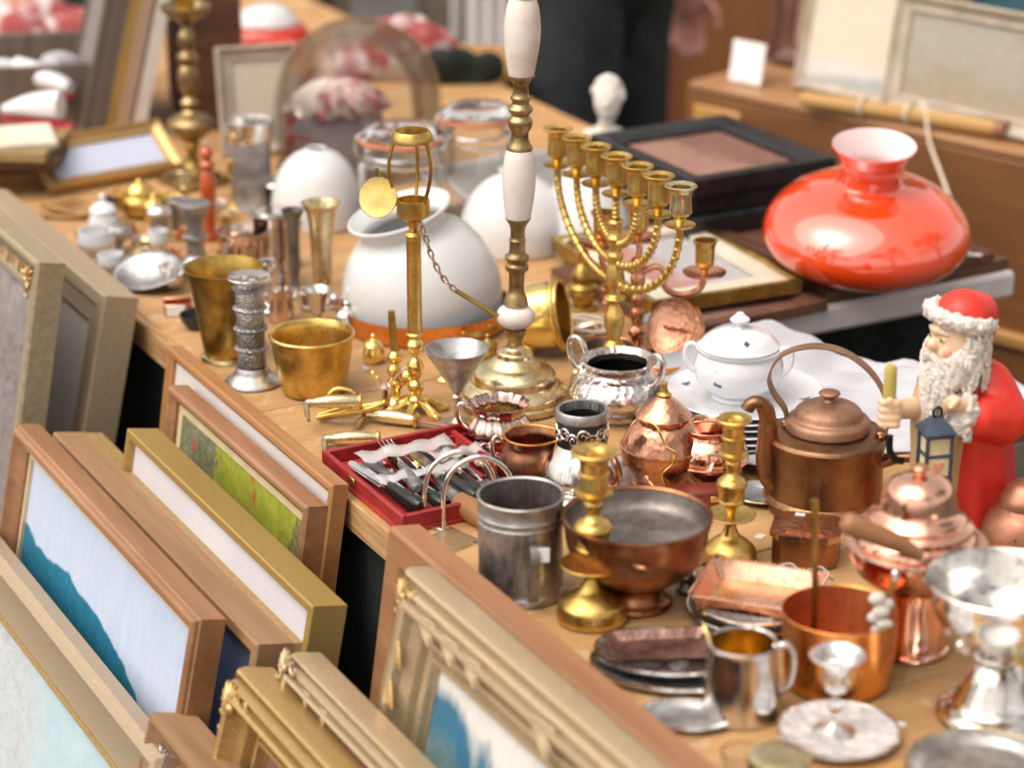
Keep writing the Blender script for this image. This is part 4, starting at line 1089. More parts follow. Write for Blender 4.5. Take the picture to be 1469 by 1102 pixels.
for (dx, dy, a) in ((-84, 30, 20), (-60, -62, -20), (80, -40, 10)):
    q_ = M().prism([(-10, -6), (0, 6), (11, -5), (2, -2)], 0, .5, rotm(0, 0, a, (dx, dy, 13.5)))
    o = obj('motif', q_, PORC_DARK, q.o, t0.s, t0.k)
t = T('sugar_bowl', 'white porcelain sugar bowl with domed lid and two handles on the plates', 'sugar bowl', 0, 0, w=ptop + Vector((-.006, .004, .0)), zs=.92)
t.part('foot', M().lathe([(0, 0), (36, 0), (38, 3), (34, 8), (0, 8)], 48), PORCELAIN)
t.part('body', M().lathe([(0, 8.2), (34, 8.2)] + S([(40, 12), (58, 28), (64, 46), (61, 62), (56, 72)]) + [(60, 76), (61, 79), (54, 78), (52, 70), (54, 40), (0, 14)], 56), PORCELAIN)
lid = t.part('lid', M().lathe([(0, 79.3), (57, 79.3), (58, 82)] + S([(55, 85), (44, 96), (26, 104), (12, 107)]) + [(0, 108)], 56), PORCELAIN)
t.part('knob', M().lathe([(0, 107)] + S([(8, 107), (6, 112), (13, 117), (14, 121), (7, 127), (5, 130), (0, 132)]), 28), PORCELAIN, lid)
for sg, a in ((-1, 0), (1, -18)):
    X = Matrix.Rotation(R(a), 4, 'Z')
    t.part('handle', M().tube(S([(sg * 54, 0, 66), (sg * 64, 0, 82), (sg * 74, 0, 80), (sg * 76, 0, 62), (sg * 68, 0, 46), (sg * 58, 0, 40)]), 4.2, 10, False, X), PORCELAIN)
t.part('motif', M().prism([(-13, -9), (-11, 12), (13, 5), (2, 2), (-2, -12)], 0, .8, rotm(86, 0, -26, (-27, -55.5, 47))), PORC_DARK)
t.part('motif', M().prism([(-4, 0), (0, 5), (5, 0), (0, -6)], 0, .6, rotm(40, 0, 10, (6, -42, 97))), PORC_DARK)

# crumpled white cloth behind the plates, lying over a low carton
wc = [at(1105, 480)[0], at(1330, 600)[0]]
CARTON = pm('grey_carton', (.22, .18, .15), .9)
cb = local_box('carton', -.12, .10, .635, .84, .46, TZ - .012, CARTON)
tag(cb, 'low carton on its crate beside the wooden table, under the white cloth', 'box')
cr = local_box('crate', -.13, .11, .63, .85, .002, .459, FR_WALNUT)
tag(cr, 'dark wooden crate in the gap behind the wooden table', 'crate')
vs_, fs_ = [], []
NU, NV = 60, 50
for i in range(NU + 1):
    for j in range(NV + 1):
        v = .40 + .43 * j / NV
        ulo = -.30 + max(0, v - .56) * .92 + .012 * math.sin(23 * v); u = ulo + (.10 - ulo) * i / NU
        hgt = .008 + .042 * math.exp(-((u + .24) ** 2 / .004 + (v - .61) ** 2 / .010)) + .014 * math.exp(-((u + .06) ** 2 / .004 + (v - .72) ** 2 / .004))
        hgt += .007 * math.sin(31 * u + 17 * v) * math.sin(23 * v - 9 * u) + .005 * abs(math.sin(40 * u - 28 * v)) + .003 * math.sin(90 * u + 66 * v)
        edge = .5 * (math.sin(9 * v + 2) * .01)
        if v > .615: hgt -= .05 * max(0, (v - .86)) 
        p = P(u + edge, v + .012 * math.sin(14 * u), max(hgt, .003))
        vs_.append(tuple(p))
for i in range(NU):
    for j in range(NV):
        a = i * (NV + 1) + j
        fs_.append((a, a + 1, a + NV + 2, a + NV + 1))
o = obj('white_cloth', M().add(vs_, fs_), LINEN, ang=180)
sm = o.modifiers.new('cloth', 'SOLIDIFY'); sm.thickness = .002
tag(o, 'crumpled white linen cloth behind the plates and copper kettle', 'cloth')

# ---- copper kettle
t = T('copper_kettle', 'big dull copper kettle with strap handle and hooked spout', 'kettle', 1182, 728, zs=.775)
body = t.part('body', M().lathe([(0, 0), (78, 0)] + S([(82, 4), (84, 12), (83, 20)]) + [(87, 22), (88, 25), (84, 28)] + S([(81, 32), (80, 70), (81, 108), (84, 126)]) + S([(86, 131), (82, 137), (70, 141), (58, 144)]) + [(0, 144)], 64), KETTLE)
t.part('base_ring', M().tube([(86 * math.cos(a * .1309), 86 * math.sin(a * .1309), 24) for a in range(48)], 3, 8, True), COPPER_M)
lid = t.part('lid', M().lathe([(0, 144.2), (58, 144.2), (60, 147), (60, 158)] + S([(57, 163), (50, 167)]) + S([(49, 169), (44, 180), (30, 189), (12, 193)]) + [(0, 194)], 56), KETTLE_T)
t.part('knob', M().lathe([(0, 193)] + S([(9, 193), (7, 199), (14, 205), (15, 209), (8, 213), (0, 215)]), 28), KETTLE_T, lid)
t.part('spout', M().tube(S([(-74, -12, 50), (-84, -14, 70), (-88, -14, 104), (-87, -15, 140), (-88, -16, 172), (-96, -18, 196), (-110, -20, 200), (-118, -20, 188)], 5), [16] * 6 + [15] * 6 + [14] * 6 + [12.5] * 6 + [11] * 6 + [10] * 6, 16), KETTLE)
hp = S([(-58, 0, 146), (-62, 0, 172), (-80, 0, 202), (-86, 0, 230), (-70, 0, 268), (-30, 0, 288), (14, 0, 284), (54, 0, 254), (78, 0, 210), (86, 0, 166), (78, 0, 140)], 5)
t.part('handle', M().strap(hp, [21] * len(hp), 3, (0, 1, 0), rotm(0, 0, -14)), KETTLE_T)
for p in ((-58, 0, 146), (76, 0, 140)):
    X = rotm(0, 0, -14)
    lug = t.part('lug', M().box((p[0], 0, p[2] - 2), (16, 20, 22), X, 3), COPPER_D)
    t.part('rivet', M().ell((p[0], -11, p[2] + 2), 5, 12, 8, X), BRASS_O, lug)
t.part('bail_stub', M().tube([(74, -30, 96), (98, -40, 112), (112, -44, 114)], [9, 8.5, 9], 12), COPPER_D)

# ---- lidded copper pot, small copper pot with wire
t = T('copper_sugar_pot', 'round copper pot with peaked lid tied with yellow wire', 'pot', 950, 690)
t.turned([('foot', [(0, 0), (44, 0), (46, 3), (44, 6), (0, 6)], COPPER),
          ('body', [(0, 6.2), (44, 6.2)] + S([(50, 12), (59, 34), (60, 48)]) + [(62, 50), (62, 53), (59, 54)] + S([(56, 62), (46, 78), (36, 86)]) + [(37, 90), (0, 90)], COPPER_H),
          ('lid', [(0, 90.2), (39, 90.2), (40, 94)] + S([(37, 98), (26, 108), (14, 117), (10, 120)]) + [(0, 121)], COPPER_H)])
t.part('lid_ring', M().lathe([(0, 121.2), (10, 121.2), (11, 123), (6, 126), (4, 134), (5, 138), (0, 140)], 24), BRASS)
t.part('wire', M().tube(S([(-30, -28, 98), (-12, -42, 92), (0, -50, 70), (14, -58, 62), (8, -60, 46), (-4, -62, 34), (0, -60, 20), (14, -56, 8), (40, -50, 3)], 5), 1.6, 6), BRASS_B)
t = T('copper_cauldron', 'small shiny copper cauldron with torn white tag next to the lidded pot', 'pot', 1014, 690)
t.part('body', M().lathe([(0, 0), (40, 0), (42, 4)] + S([(52, 20), (57, 38), (52, 56), (40, 68)]) + [(39, 74), (43, 79), (41, 80), (37, 76), (36, 70)] + S([(48, 54), (52, 38), (46, 18)]) + [(0, 8)], 52), COPPER_P)
t.part('belly_ring', M().tube([(57 * math.cos(a * .1309), 57 * math.sin(a * .1309), 34) for a in range(48)], 2, 6, True), COPPER)
t.part('lug', M().tube([(-44 + 7 * math.cos(a * .5236), -6, 74 + 7 * math.sin(a * .5236)) for a in range(12)], 2, 6, True), COPPER)
t.part('price_tag', M().prism([(-10, -8), (-12, 6), (-2, 2), (11, 8), (6, -9)], 0, .7, rotm(78, 0, -12, (-6, -54.5, 40))), PAPER)
t = T('red_case', 'flat dark red leather case under the small copper cauldron', 'case', 1000, 722, rot=8)
t.part('case', M().box((0, 0, 11), (90, 40, 22), None, 3), pm('maroon_leather', (.22, .035, .022), .35, 0, (.14, .02, .015), 40, bstr=.2))
t.part('clasp', M().box((20, -20.5, 12), (10, 1.5, 8), None, .5), BRASS)

# ---- silver two handled bowl, patterned vase, pewter dish
t = T('hammered_silver_bowl', 'hammered silver bowl with two scrolled handles and dark inside', 'bowl', 886, 596)
t.turned([('foot', [(0, 0), (40, 0), (42, 3), (36, 8), (0, 8)], SILVER),
          ('body', [(0, 8.2), (36, 8.2)] + S([(48, 14), (68, 30), (70, 42), (60, 56), (48, 64), (46, 70), (54, 78)]) + [(55, 80), (52, 81), (44, 74)] + S([(43, 66), (54, 54), (62, 40), (54, 24)]) + [(0, 14)], SILVER_H)])
t.part('lining', M().lathe([(43.5, 73)] + S([(42, 66), (53, 54), (60, 40), (52, 25)]) + [(0, 15)], 40), DARKMETAL)
for sg, a in ((-1, -28), (1, -40)):
    X = Matrix.Rotation(R(a), 4, 'Z')
    t.part('handle', M().tube(S([(sg * 50, 0, 74), (sg * 56, 0, 92), (sg * 68, 0, 100), (sg * 78, 0, 92), (sg * 76, 0, 74), (sg * 66, 0, 60), (sg * 58, 0, 56)], 5), [4] * 10 + [4.6] * 10 + [5] * 11, 10, False, X), SILVER)
t = T('scrollwork_vase', 'pewter vase with black and silver scrollwork neck band', 'vase', 834, 712)
t.turned([('body', [(0, 0), (46, 0), (48, 4)] + S([(52, 14), (58, 30), (52, 50), (42, 66), (36, 76)]) + [(0, 76)], SILVER),
          ('neck_band', [(0, 76.2), (35, 76.2), (36, 78), (36, 108), (35, 110), (31, 110), (31, 80), (0, 80)], BLACK),
          ('rim', [(31.2, 110.2), (36, 110.2), (38, 112), (38, 122), (36, 125), (32, 124), (31, 112)], PEWTER)])
for k in range(8):
    a0 = k * math.pi / 4
    for sg, z0 in ((1, 98), (-1, 88)):
        pts = []
        for q in range(22):
            w_ = q / 21; rr = 9.5 * (1 - .82 * w_); aa = a0 + (.0 if sg > 0 else .39) + sg * (rr * math.cos(w_ * 9.5)) / 36.4; zz = 93 + sg * 3 + rr * math.sin(w_ * 9.5) * 1.05
            pts.append((36.6 * math.cos(aa), 36.6 * math.sin(aa), max(80, min(106.5, zz))))
        t.part('scroll', M().tube(pts, [2.2 - .9 * q / 21 for q in range(22)], 6), SILVER)
t = T('pewter_plate', 'small pale pewter plate tilted behind the front candlestick', 'plate', 906, 690, tilt=(9, 0))
t.part('plate', M().lathe([(0, 0), (34, 0), (36, 2)] + S([(42, 6), (50, 9)]) + [(53, 10), (52, 12)] + S([(42, 10), (36, 6)]) + [(34, 4), (0, 3)], 52), PEWTER)
t.part('rim', M().tube([(52 * math.cos(a * .1309), 52 * math.sin(a * .1309), 11) for a in range(48)], 1.6, 6, True), SILVER)
t = T('pewter_lidded_jar', 'squat shiny pewter lid lying beside the scrollwork vase', 'lid', 822, 735)
t.part('lid', M().lathe(S([(0, 26), (10, 25), (22, 20), (30, 10), (32, 2)]) + [(32, 0), (0, 0)], 36), SILVER)
t.part('knob', M().ell((0, 0, 29), (5, 5, 4), 14, 8), SILVER)

# ---- goblet, copper creamer and jug
t = T('silver_goblet', 'tarnished conical silver goblet on a thin stem', 'goblet', 656, 612)
t.turned([('foot', [(0, 0), (34, 0), (35, 2)] + S([(24, 4), (10, 8), (5, 14)]) + [(0, 14)], PEWTER),
          ('stem', [(0, 14.2), (4.5, 14.2)] + S([(4.5, 20), (4, 34), (8, 40), (8, 44), (4, 48)]) + [(0, 48)], SILVER_R),
          ('bowl', [(0, 48.2), (6, 48.2)] + S([(10, 54), (27, 82), (45, 108)]) + [(46.5, 111), (44, 111)] + S([(26, 86), (10, 60)]) + [(0, 58)], PEWTER)])
t = T('fluted_creamer', 'fluted copper cream jug with silvery wear and looped handle', 'jug', 716, 642)
t.part('body', M().lathe([(0, 0), (30, 0)] + S([(34, 4), (44, 20), (44, 34), (36, 46), (36, 54), (43, 64)]) + [(41, 64)] + S([(33, 54), (33, 46), (40, 34), (38, 18)]) + [(0, 6)], 72, None, (14, .035, .05)), SILVER_R)
t.part('handle', M().tube(S([(-40, 0, 58), (-56, 0, 62), (-58, 0, 42), (-46, 0, 26), (-40, 0, 22)]), 3.6, 10), SILVER_R)
t.part('lining', M().lathe([(32.6, 54), (32, 46), (38, 34), (36, 18), (0, 7)], 40), BRASS_P)
t = T('copper_jug', 'dark copper jug with pouring lip and thin handle in front of the creamer', 'jug', 762, 694)
m = M(); vs_, fs_ = [], []
hs_ = [(28, 0), (36, 8), (44, 26), (42, 44), (36, 56), (40, 68)]
ps = S(hs_, 4)
SEG = 40
def jug_ring(r_, h, top):
    out = []
    for k in range(SEG):
        a = 2 * math.pi * k / SEG
        lip = max(0, math.cos(a - R(-12))) ** 6 * max(0, (h / top - .55) / .45) 
        out.append((r_ * math.cos(a) * (1 + .45 * lip), r_ * math.sin(a) * (1 + .45 * lip), h + 8 * lip))
    return out
rings = [jug_ring(r_, h, 68) for r_, h in ps] + [jug_ring(r_ - 2.5, h, 68) for r_, h in reversed(ps) if h > 4]
for rg in rings: vs_ += rg
for i in range(len(rings) - 1):
    for k in range(SEG): fs_.append((i * SEG + k, i * SEG + (k + 1) % SEG, (i + 1) * SEG + (k + 1) % SEG, (i + 1) * SEG + k))
fs_.append(tuple(range(SEG))); fs_.append(tuple(range((len(rings) - 1) * SEG, len(rings) * SEG)))
t.part('body', m.add(vs_, fs_), COPPER_D)
t.part('handle', M().tube(S([(-38, -8, 62), (-50, -12, 72), (-56, -14, 58), (-50, -12, 30), (-40, -8, 14)]), 3, 10), SILVER_R)
t.part('lip_trim', M().tube([(39 * math.cos(a) * (1 + .45 * max(0, math.cos(a + R(12))) ** 6), 39 * math.sin(a) * (1 + .45 * max(0, math.cos(a + R(12))) ** 6), 68.6 + 8 * max(0, math.cos(a + R(12))) ** 6) for a in [2 * math.pi * k / 40 for k in range(40)]], 1.8, 6, True), COPPER_O)

# ---- brass door hardware, lever corkscrew
def lever(label, px, py, rot, z=0.0, tilt=None):
    t = T('door_handle', label, 'door handle', px, py, z, rot, 'old brass door hardware', tilt)
    t.part('grip', M().tube(S([(0, 0, 10), (30, 0, 11), (62, 0, 10)], 4), [7, 8, 9, 9.5, 9.5, 9.5, 9, 8.5, 7], 14), BRASS_P)
    t.part('neck', M().tube(S([(0, 0, 10), (-8, 0, 10), (-12, -4, 8), (-12, -28, 6), (-10, -52, 4)], 4), [6, 6, 6, 6, 6, 6, 6, 5.6, 5.2, 4.8, 4.4, 4, 4, 3.6, 3.2, 2.8, 2.4], 12), BRASS_P)
    t.part('collar', M().lathe([(0, 0), (9, 0), (11, 3), (9, 6), (0, 6)], 20, rotm(0, 90, 0, (62, 0, 10))), BRASS)
    return t
lever('bent pale brass lever handle at the table edge in front of the gold pot', 452, 588, 6, .022)
lever('pale brass lever handle lying under the bent one, beside the red case', 478, 640, 4)
t = lever('brass handle with wooden end lying across behind the red case', 536, 606, -18)
t.part('tang', M().tube([(68, 0, 10), (120, 0, 8), (150, 0, 6)], [5, 6, 4], 10, False, None, .5), LEATHER)
t = T('brass_tongs', 'curved bright brass tongs crossing over the lever handles', 'tongs', 500, 604)
for sg in (-1, 1):
    t.part('arm', M().tube(S([(-44, 4 * sg, 6), (-10, 10 * sg, 14), (24, 7 * sg, 18), (52, 2 * sg, 26)], 5), [4, 4, 4, 4, 4, 4.5, 5, 5, 5, 5, 5, 5, 4, 4, 3.5, 3], 10), BRASS)
t.part('hinge', M().ell((52, 0, 26), 5, 12, 8), BRASS)
t.part('spring', M().tube(S([(-36, 6, 24), (-20, 8, 42), (4, 8, 40), (12, 8, 24)], 5), 2.6, 8), BRASS_B)
t = T('corkscrew', 'silver winged corkscrew standing behind the brass handles', 'corkscrew', 554, 594)
t.part('shaft', M().lathe([(0, 0), (7, 0), (6, 20), (5, 34), (8, 38), (6, 44), (0, 46)], 18), SILVER_R)
for sg in (-1, 1):
    t.part('wing', M().strap(S([(sg * 4, -2, 36), (sg * 12, -3, 52), (sg * 24, -4, 64), (sg * 33, -4, 68)], 4), 6, 3, (0, 1, .2)), CHROME)
t = T('brass_tap', 'small brass tap fitting with balls left of the slim lamp foot', 'tap', 568, 580)
t.turned([('body', S([(0, 0), (14, 0), (15, 4), (9, 10), (7, 20), (12, 28), (12, 34), (6, 42), (5, 56), (9, 62), (11, 68), (6, 76)]) + [(0, 78)], BRASS_B)])
t.part('ball', M().ell((-1, -12, 52), 10, 18, 10), BRASS_B)
t.part('ball', M().ell((18, -14, 44), 11, 18, 10), BRASS_B)
t.part('lever', M().tube([(0, 0, 74), (-3, 0, 108), (-4, 0, 132)], [6, 5.5, 5], 12), BRASS_O)

# ---- red cutlery case
a_, b_, c_ = at(461, 646, .022)[0], at(572, 742, .022)[0], at(655, 622, .022)[0]
cu0, cv0 = (a_ - P0).dot(E), (a_ - P0).dot(N)
cu1 = (b_ - P0).dot(E); cv1 = cv0 + .215
cu = (cu0 + cu1) / 2; cv = (cv0 + cv1) / 2
CL, CW = cu1 - cu0, cv1 - cv0
root = empty('cutlery_case', P(cu, cv), ANG); tag(root, 'open red case with lined tray of old cutlery at the table edge', 'case')
CH = .016
obj('tray', M().box((0, 0, .003), (CL, CW, .006), bev=.001), RED_LINING, root)
for nm, c__, s__ in (('side', (0, -CW / 2 + .003, .006 + CH / 2), (CL, .006, CH)), ('side', (0, CW / 2 - .003, .006 + CH / 2), (CL, .006, CH)), ('side', (-CL / 2 + .003, 0, .006 + CH / 2), (.006, CW - .0122, CH)), ('side', (CL / 2 - .003, 0, .006 + CH / 2), (.006, CW - .0122, CH))):
    obj(nm, M().box(c__, s__, bev=.0012), RED_CASE, root)
obj('clasp', M().box((-.02, -CW / 2 - .001, .016), (.014, .0022, .009), bev=.0008), BRASS, root)
obj('divider', M().box((0, .05, .012), (CL - .0125, .005, .0115)), RED_LINING, root)
PLASTIC_W = WRAP
GREYHANDLE = pm('grey_horn_handle', (.20, .19, .19), .3, 0, (.10, .095, .095), 60)
random.seed(21)
labels = {0: 'black handled knife lying in the open red case', 1: 'steel fork with grey handle lying in the open red case'}
def cutlery(i, u, v, ang, fork, z=.0075):
    p = P(u, v, z)
    r_ = empty('fork' if fork else 'knife', p, ang)
    tag(r_, labels[1 if fork else 0], 'fork' if fork else 'knife', 'cutlery in the red case')
    hm = GREYHANDLE if fork else BLACK
    obj('handle', M().tube([(-.062, 0, .006), (-.055, 0, .006), (-.03, 0, .006), (-.005, 0, .006), (.0, 0, .006)], [.004, .0075, .0065, .0052, .0045], 12), hm, r_)
    obj('ferrule', M().tube([(.0002, 0, .006), (.010, 0, .006)], [.0048, .0038], 10), CHROME, r_)
    if fork:
        obj('shank', M().tube([(.0102, 0, .006), (.03, 0, .006), (.045, 0, .005)], [.003, .0025, .0025], 8), CHROME, r_)
        hd = obj('head', M().box((.052, 0, .005), (.016, .018, .002), bev=.0006), CHROME, r_)
        for k in range(4):
            obj('tine', M().tube([(.0601, -.0075 + .005 * k, .005), (.083, -.0075 + .005 * k, .004)], [.0011, .0008], 6), CHROME, hd)
    else:
        obj('blade', M().prism([(.0102, -.004), (.07, -.006), (.082, .0), (.075, .007), (.0102, .006)], .0052, .0066), CHROME, r_)
for i in range(11):
    v = cv0 + .026 + i * .0145
    if abs(v - (cv + .05)) < .007: continue
    side = i % 2
    cutlery(i, cu + (.018 if side == 0 else -.012) + random.uniform(-.006, .006), v, ANG + (math.pi if side == 0 else 0) + random.uniform(-.14, .14), i % 3 == 1)
for i, (du, dv, a) in enumerate(((.03, .02, .1), (-.01, .055, -.2), (.035, .085, .05))):
    cutlery(30 + i, cu + du, cv0 + dv, ANG + math.pi + a, i == 1, .0190)
for (du, dv, ww, ll, lab) in ((-.045, .075, .03, .11, 'strip of crumpled clear wrap over the blades in the red case'), (.02, .06, .022, .10, 'strip of clear wrap over the handles in the red case'), (-.01, .12, .025, .06, 'short strip of clear wrap near the divider of the red case')):
    vs_, fs_ = [], []
    for i in range(13):
        for j in range(4):
            vs_.append((ww * (j / 3 - .5) + .002 * math.sin(i), ll * (i / 12 - .5), .0215 + .0022 * math.sin(i * 1.7 + j)))
    for i in range(12):
        for j in range(3): fs_.append((i * 4 + j, i * 4 + j + 1, i * 4 + j + 5, i * 4 + j + 4))
    o = obj('plastic_wrap', M().add(vs_, fs_), PLASTIC_W); o.location = P(cu + du, cv0 + dv, .008); o.rotation_euler = (0, 0, ANG)
    sm = o.modifiers.new('w', 'SOLIDIFY'); sm.thickness = .0006
    tag(o, lab, 'wrap')
# second open red tray behind
t = T('wooden_tray', 'shallow wooden tray with red lining behind the cutlery case', 'tray', 700, 665, rot=math.degrees(ANG) + 90 - 90 + 0)
t.part('floor', M().box((0, 0, 2), (150, 96, 4), None, .8), FR_ORANGE)
for c__, s__ in (((0, 48.5, 9), (156, 5, 18)), ((0, -48.5, 9), (156, 5, 18)), ((-75.5, 0, 9), (5, 91, 18)), ((75.5, 0, 9), (5, 91, 18))):
    t.part('side', M().box(c__, s__, None, 1), RED_CASE)

# ---- toast rack, leather roll, glass tile
t = T('toast_rack', 'chrome toast rack of two tall hoops beside the cutlery case', 'rack', 652, 760)
X = rotm(0, 0, 8)
for dx, dy in ((-10, 16), (14, -8)):
    t.part('hoop', M().tube(S([(-30 + dx, dy, 0), (-30 + dx, dy, 55), (-16 + dx, dy, 88), (20 + dx, dy, 104), (56 + dx, dy, 88), (72 + dx, dy, 50), (74 + dx, dy, 0)], 5), 3.6, 10, False, X), CHROME)
t.part('foot_rail', M().tube([(-40, 16, 3.2), (-16, -8, 3.2)], 3, 8, False, X), CHROME)
t.part('foot_rail', M().tube([(64, 16, 3.2), (88, -8, 3.2)], 3, 8, False, X), CHROME)
t = T('leather_roll', 'short brown wooden roll between the toast rack and the pewter tankard', 'roll', 682, 752, rot=-52)
t.part('roll', M().tube([(-40, 0, 17), (-36, 0, 17), (36, 0, 17), (40, 0, 17)], [14, 17, 17, 14], 26), FR_ORANGE)
t.part('end_disc', M().tube([(40.2, 0, 17), (43, 0, 17)], [11, 10], 20), LEATHER)
t = T('glass_tile', 'rippled clear glass tile lying under the toast rack', 'tile', 648, 778)
t.part('tile', M().box((0, 0, 3), (58, 46, 6), rotm(0, 0, -46), 1), GLASS_T)
t.part('frame', M().box((0, 23.6, 3), (60, 1.6, 7), rotm(0, 0, -46)), CHROME)

# ---- pewter tankard
t = T('pewter_tankard', 'tall grey pewter tankard with white tag, nearest the flat brown frame', 'tankard', 747, 848, zs=.93)
t.part('body', M().lathe([(0, 0), (63, 0), (65, 4), (64, 10), (62, 13)] + S([(61, 16), (60, 60), (60, 110)]) + [(62, 112), (60.5, 114), (60.5, 120), (62, 122), (60.5, 124), (61, 142), (62.5, 146), (61, 148), (58, 146), (57, 12), (0, 10)], 64), PEWTER)
t.part('lining', M().lathe([(56.8, 144), (56, 13), (0, 11)], 48), TIN_IN)
hp = S([(18, -59, 96), (19, -76, 98), (20, -84, 84), (20, -82, 50), (18, -72, 24), (17, -62, 14)], 5)
t.part('handle', M().strap(hp, 13, 5, (1, .2, 0)), PEWTER_D)
t.part('price_tag', M().box((24, -88, 84), (15, 1.2, 21), rotm(-4, 0, 6), .3), PAPER)

# ---- big copper bowl on a pedestal
t = T('copper_pedestal_bowl', 'large copper bowl with worn grey lining behind the front candlestick', 'bowl', 912, 866)
t.turned([('foot', [(0, 0), (50, 0), (52, 4), (50, 9)] + S([(44, 12), (38, 22), (40, 30), (46, 36)]) + [(0, 36)], COPPER_D),
          ('bowl', [(0, 36.2), (46, 36.2)] + S([(60, 40), (84, 58), (98, 84), (102, 108)]) + [(107, 122), (107, 125), (103, 126), (100, 122)], COPPER_D),
          ('lining', [(99.8, 121)] + S([(99, 116), (96, 106), (88, 98), (70, 94)]) + [(0, 92)], TIN_IN)])
t.part('lug', M().box((58, -82, 92), (26, 16, 12), rotm(0, 0, -35), 3), COPPER_D)
t.part('price_tag', M().box((60, -92, 80), (20, 1.2, 15), rotm(-14, 0, 22), .3), PAPER)

# ---- two brass candlesticks
def candlestick(label, px, py, w, h):
    t = T('brass_candlestick', label, 'candlestick', px, py, group='pair of turned brass candlesticks', zs=.93)
    W = lambda pr: [(r_ * w, z * h) for r_, z in pr]
    t.turned([('base', W([(0, 0), (48, 0), (51, 4), (51, 9)] + S([(50, 13), (46, 26), (32, 38), (18, 48), (11, 62), (9, 74)]) + [(0, 74)]), BRASS),
              ('drip_pan', W([(0, 74.2), (9, 74.2), (30, 77), (45, 83), (46, 85), (44, 86), (28, 81), (10, 79), (0, 79)]), BRASS),
              ('stem', W([(0, 79.2), (8, 79.2)] + S([(7, 84), (11, 96), (18, 104)]) + [(24, 107), (25, 110), (23, 113), (24, 126)] + S([(26, 132), (28, 138), (24, 145), (14, 152), (10, 160), (13, 168), (14, 175), (10, 181)]) + [(0, 181)]), BRASS),
              ('socket', W([(0, 181.2), (13, 181.2), (22, 184), (28, 189), (28, 192), (20, 194)] + S([(20, 196), (18, 214)]) + [(22, 216), (22, 219), (19, 221), (20, 236), (22, 241), (32, 247), (33, 250), (30, 252), (18, 249), (14, 244), (14, 210), (0, 208)]), BRASS)], 48)
    return t
candlestick('turned brass candlestick in front of the worn copper bowl', 849, 888, 1.0, 1.0)
candlestick('turned brass candlestick beside the small copper cauldron', 1046, 806, .78, .86)

# ---- copper bits right of centre
t = T('copper_tin', 'angular copper tin with engraved lid in front of the big kettle', 'tin', 1156, 800, rot=-14)
oct_ = lambda a, b, c: [(-a + c, -b), (a - c, -b), (a, -b + c), (a, b - c), (a - c, b), (-a + c, b), (-a, b - c), (-a, -b + c)]
t.part('body', M().prism(oct_(46, 40, 14), 0, 38), COPPER_D)
t.part('lid', M().prism(oct_(50, 44, 15), 38.2, 46).prism(oct_(38, 32, 11), 46, 48.5), COPPER_H)
t.part('price_tag', M().box((-14, 26, 49.4), (14, 9, 1), None, .2), PAPER)
t = T('bell_lidded_pot', 'gleaming polished copper pot with bell shaped lid and flared foot', 'pot', 1304, 930, zs=.93)
t.turned([('foot', [(0, 0), (54, 0), (57, 3), (56, 7)] + S([(52, 10), (44, 50), (40, 80), (38, 92)]) + [(0, 92)], COPPER_P),
          ('bowl', [(0, 92.2), (38, 92.2)] + S([(58, 100), (82, 120), (94, 146), (96, 158)]) + [(98, 160), (98, 164), (0, 164)], COPPER_P),
          ('lid', [(0, 164.2), (88, 164.2)] + S([(88, 166), (84, 174), (78, 180)]) + [(80, 183), (79, 187)] + S([(74, 190), (68, 194)]) + [(70, 197), (68, 201)] + S([(62, 204), (55, 212), (52, 226), (46, 244), (30, 256), (12, 260)]) + [(0, 261)], COPPER_P)])
t.part('finial', M().lathe([(0, 260)] + S([(8, 260), (7, 264), (12, 268), (12, 271), (5, 275), (0, 276)]), 24), COPPER)
t.part('rim_wire', M().tube([(98 * math.cos(a * .1309), 98 * math.sin(a * .1309), 162) for a in range(48)], 2.6, 8, True), SILVER_R)
t.part('handle', M().tube(S([(-10, -100, 184), (-50, -106, 208), (-104, -112, 232), (-122, -114, 240)], 4), [8, 9, 11, 12, 13, 14, 14.5, 15, 15, 15, 14.5, 13, 9], 16), FR_FLAT)
t.part('hinge', M().lathe([(0, 0), (13, 0), (14, 3), (8, 6), (6, 11), (0, 12)], 24, rotm(84, 0, 10, (8, -98, 152))), PEWTER)
t = T('brown_teapot', 'dull copper teapot cut off at the right picture edge', 'teapot', 1466, 800)
t.turned([('body', [(0, 0), (46, 0), (48, 4)] + S([(58, 18), (62, 38), (52, 62), (36, 76)]) + [(0, 76)], COPPER_M),
          ('lid', [(0, 76.2), (38, 76.2), (38, 82)] + S([(36, 88), (24, 104), (10, 110)]) + [(0, 111)], COPPER_M)])
t.part('handle_boss', M().ell((-22, -50, 44), (6, 6, 6), 12, 8), DARKMETAL)
t.part('handle', M().tube(S([(50, 0, 60), (78, 0, 66), (80, 0, 34), (54, 0, 18)]), 5, 10), COPPER_M)

